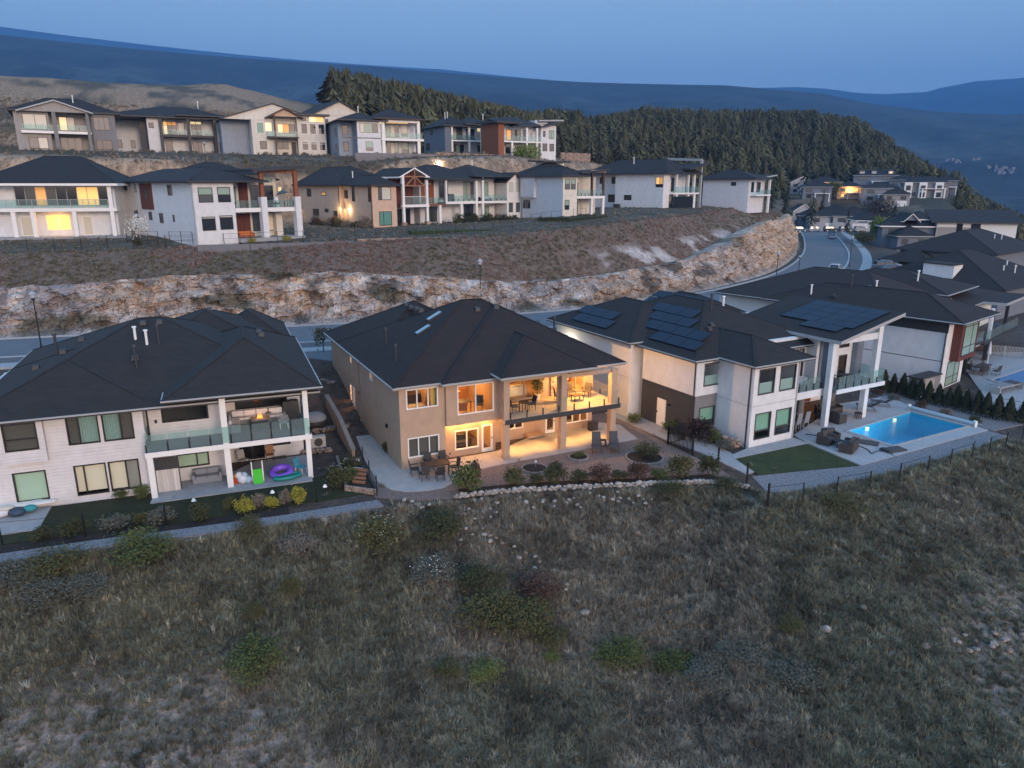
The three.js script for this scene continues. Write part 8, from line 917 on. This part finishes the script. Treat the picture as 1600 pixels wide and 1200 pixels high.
(function () {
  const R = rng(5), lists = [[], [], []], cc = new THREE.Color(); let n = 0;
  while (n < 120000) { // the slope under the yards
    const th = lerp(-46, 46, R()) * D2R, r = 20 + 42 * Math.pow(R(), 0.9), x = Math.sin(th) * r, z = -Math.cos(th) * r, e = edgeS(x, z); if (e < (x > 14.6 ? -1.0 : 0.3)) { if (R() < 0.999) { n += 0.02; continue; } } n++;
    const c = fbm(x * 0.09 + 7, z * 0.09, 4), bare = fbm(x * 0.03 - 3, z * 0.03, 3, 0, 9) + (x < 2 && x > -19 ? 0.08 : -0.06); if (e > 6 && bare > 0.55 && R() < 0.7) continue; const s = 0.6 + R() * 0.8; lists[R() < 0.4 ? 0 : R() < 0.6 ? 1 : 2].push([x, gh(x, z) - 0.08, z, s, s * (0.7 + R() * 0.5), R() * 6.28, (R() - 0.5) * 0.4]);
  }
  const far = [[], [], []]; let k = 0;
  while (k < 90000) { // slopes above the road, banks, hillside
    const th = lerp(-42, 32, R()) * D2R, r = 78 + 150 * Math.pow(R(), 1.15), x = Math.sin(th) * r, z = -Math.cos(th) * r, s = roadS(x, z); k++; const bank = (s > 11.3 && s < 20.5) || (s > bankAt(x) && s < bankAt(x) + 10 && R() < 0.25) || (s > 92 && R() < 0.5) || (s > 20 && R() < 0.12); if (!bank) continue; if (s > 12 && s < 19 && s < 16 && x > 6 && x < 44 && fbm(x * 0.22 + z * 0.1, z * 0.3, 4, 0, 31) > 0.52) continue; const q = (0.9 + R() * 0.9) * (s > 60 ? 1.5 : 1); far[R() < 0.3 ? 0 : 2].push([x, gh(x, z) - 0.12, z, q, q * 0.75, R() * 6.28, 0]);
  }
  const col = (i, x, z) => { const a = fbm(x * 0.12 + 2, z * 0.12, 3, 0, 55), v = (0.55 + 0.8 * hash(i, 9, 2)) * (0.3 + 0.7 * noise(x * 0.8, z * 0.8, 0, 77) + 0.75 * noise(x * 2.4, z * 2.4, 0, 78)); const g = hash(i, 2, 8) > 0.97 ? [0.36, 0.33, 0.26] : [lerp(0.225, 0.165, sst(0.38, 0.62, a)), lerp(0.195, 0.158, sst(0.38, 0.62, a)), lerp(0.145, 0.105, sst(0.38, 0.62, a))]; return cc.setRGB(g[0] * v, g[1] * v, g[2] * v); }, col2 = (i, x, z) => { const s = roadS(x, z), a = fbm(x * 0.1 + 2, z * 0.1, 3, 0, 56), v = 0.6 + 0.8 * hash(i, 4, 2), g = s < 21 && a < 0.5 ? [0.27, 0.185, 0.15] : a < 0.45 ? [0.28, 0.22, 0.165] : [0.18, 0.165, 0.115]; return cc.setRGB(g[0] * v, g[1] * v, g[2] * v); };
  const tm = std([1, 1, 1], 1); ['tall dry grass on the slope below the yards', 'low dry bunchgrass on the slope below the yards', 'grey sagebrush tufts on the slope below the yards'].forEach((l, i) => scatterMesh('dry_grass', l, 'grass', TU[i], tm, lists[i], col));
  scatterMesh('hillside_grass', 'dry grass on the banks above the road', 'grass', TU[0], tm, far[0], col2); scatterMesh('sagebrush', 'sagebrush covering the banks above the road', 'brush', TU[2], tm, far[2], col2);
})();
// planting along the lower row: small shrubs in front of the houses
(function () {
  const P = [[-38.6, -92.6, 0.9, 'yellow', 'yellow shrub at the left end of the grey block wall lawn'], [-33, -94.2, 0.9, 'yellow', 'yellow shrub in the middle of the grey block wall lawn'], [-29.2, -96.1, 1.0, 'yellow', 'yellow shrub at the right of the grey block wall lawn'], [-40.0, -94.4, 1.6, 'dry', 'tan ornamental grass at the corner of the red panel house'], [-46, -91.2, 1.2, 'dark', 'dark shrub at the foot of the white-blossomed tree']];
  for (const [x, z, s, m, l] of P) shrub('shrub', l, x, z, gh(x, z, false) + 0.1, s, s * 0.8, G[m]);
  for (let i = 0; i < 12; i++) { const b = HB.world(-0.6 - hash(i, 1) * 0.6, 1 + i * 1.5, -0.4); const w = shrub('shrub', ORD[i] + ' shrub along the beige side wall, counted from its front corner', b[0], b[2], b[1] - 0.4, 1.3 + hash(i, 2), 1.2 + hash(i, 4) * 1.2, [G.dry, G.olive, G.red, G.dry][i % 4], { group: 'shrubs along the beige side wall' }); }
  for (let i = 0; i < 8; i++) { const b = HC.world(4.5 + i * 1.7, -1.2 - hash(i, 1), -0.6); shrub('shrub', ORD[i] + ' dark hedge shrub from the left before the duplex patio', b[0], b[2], b[1] - 0.3, 1.8, 1.9 + hash(i, 3) * 0.8, [G.dark, G.cedar][i % 2], { group: 'hedge before the duplex' }); }
  for (let i = 0; i < 6; i++) { const b = HD.world(-2 + i * 2.4, -2.4, -0.9); shrub('shrub', ORD[i] + ' dark shrub from the left before the pale blank-sided house', b[0], b[2], b[1], 1.3, 0.9, G.dark, { group: 'shrubs before the pale house' }); }
  for (let i = 0; i < 8; i++) { const b = HE.world(-2.2, 12 - i * 1.9, -1.6); shrub('shrub', ORD[i] + ' low dark shrub from the left along the wide gable house lawn', b[0], b[2], b[1], 1.2, 0.9, G.dark, { group: 'shrubs by the wide gable house' }); }
  for (let i = 0; i < 10; i++) { const H0 = [HU2, HU3, HU4][i % 3], b = H0.world(1 + i * 1.25, -1.2, -0.6); shrub('shrub', ORD[Math.floor(i / 3)] + ' small shrub from the left on the bank before the ' + ['dark-posted', 'window tower', 'blue-sided'][i % 3] + ' house', b[0], b[2], b[1], 1.0, 1.0, [G.olive, G.dry][i % 2], { group: 'shrubs before the upper row' }); }
})();
slab('lawn', [[18, -134], [30, -150], [33, -156], [36, -150], [26, -134], [20, -130]], 12.2, 13.1, M.lawn);
slab('lawn', [[-15, -107], [-3, -111], [-2, -109], [-8, -106.2], [-14, -103.5]], 11.0, 11.85, M.lawn);
slab('lawn', [[4, -119], [12, -127], [16, -125], [9, -117]], 12.0, 13.1, M.lawnD);

renderer.render(scene, camera);
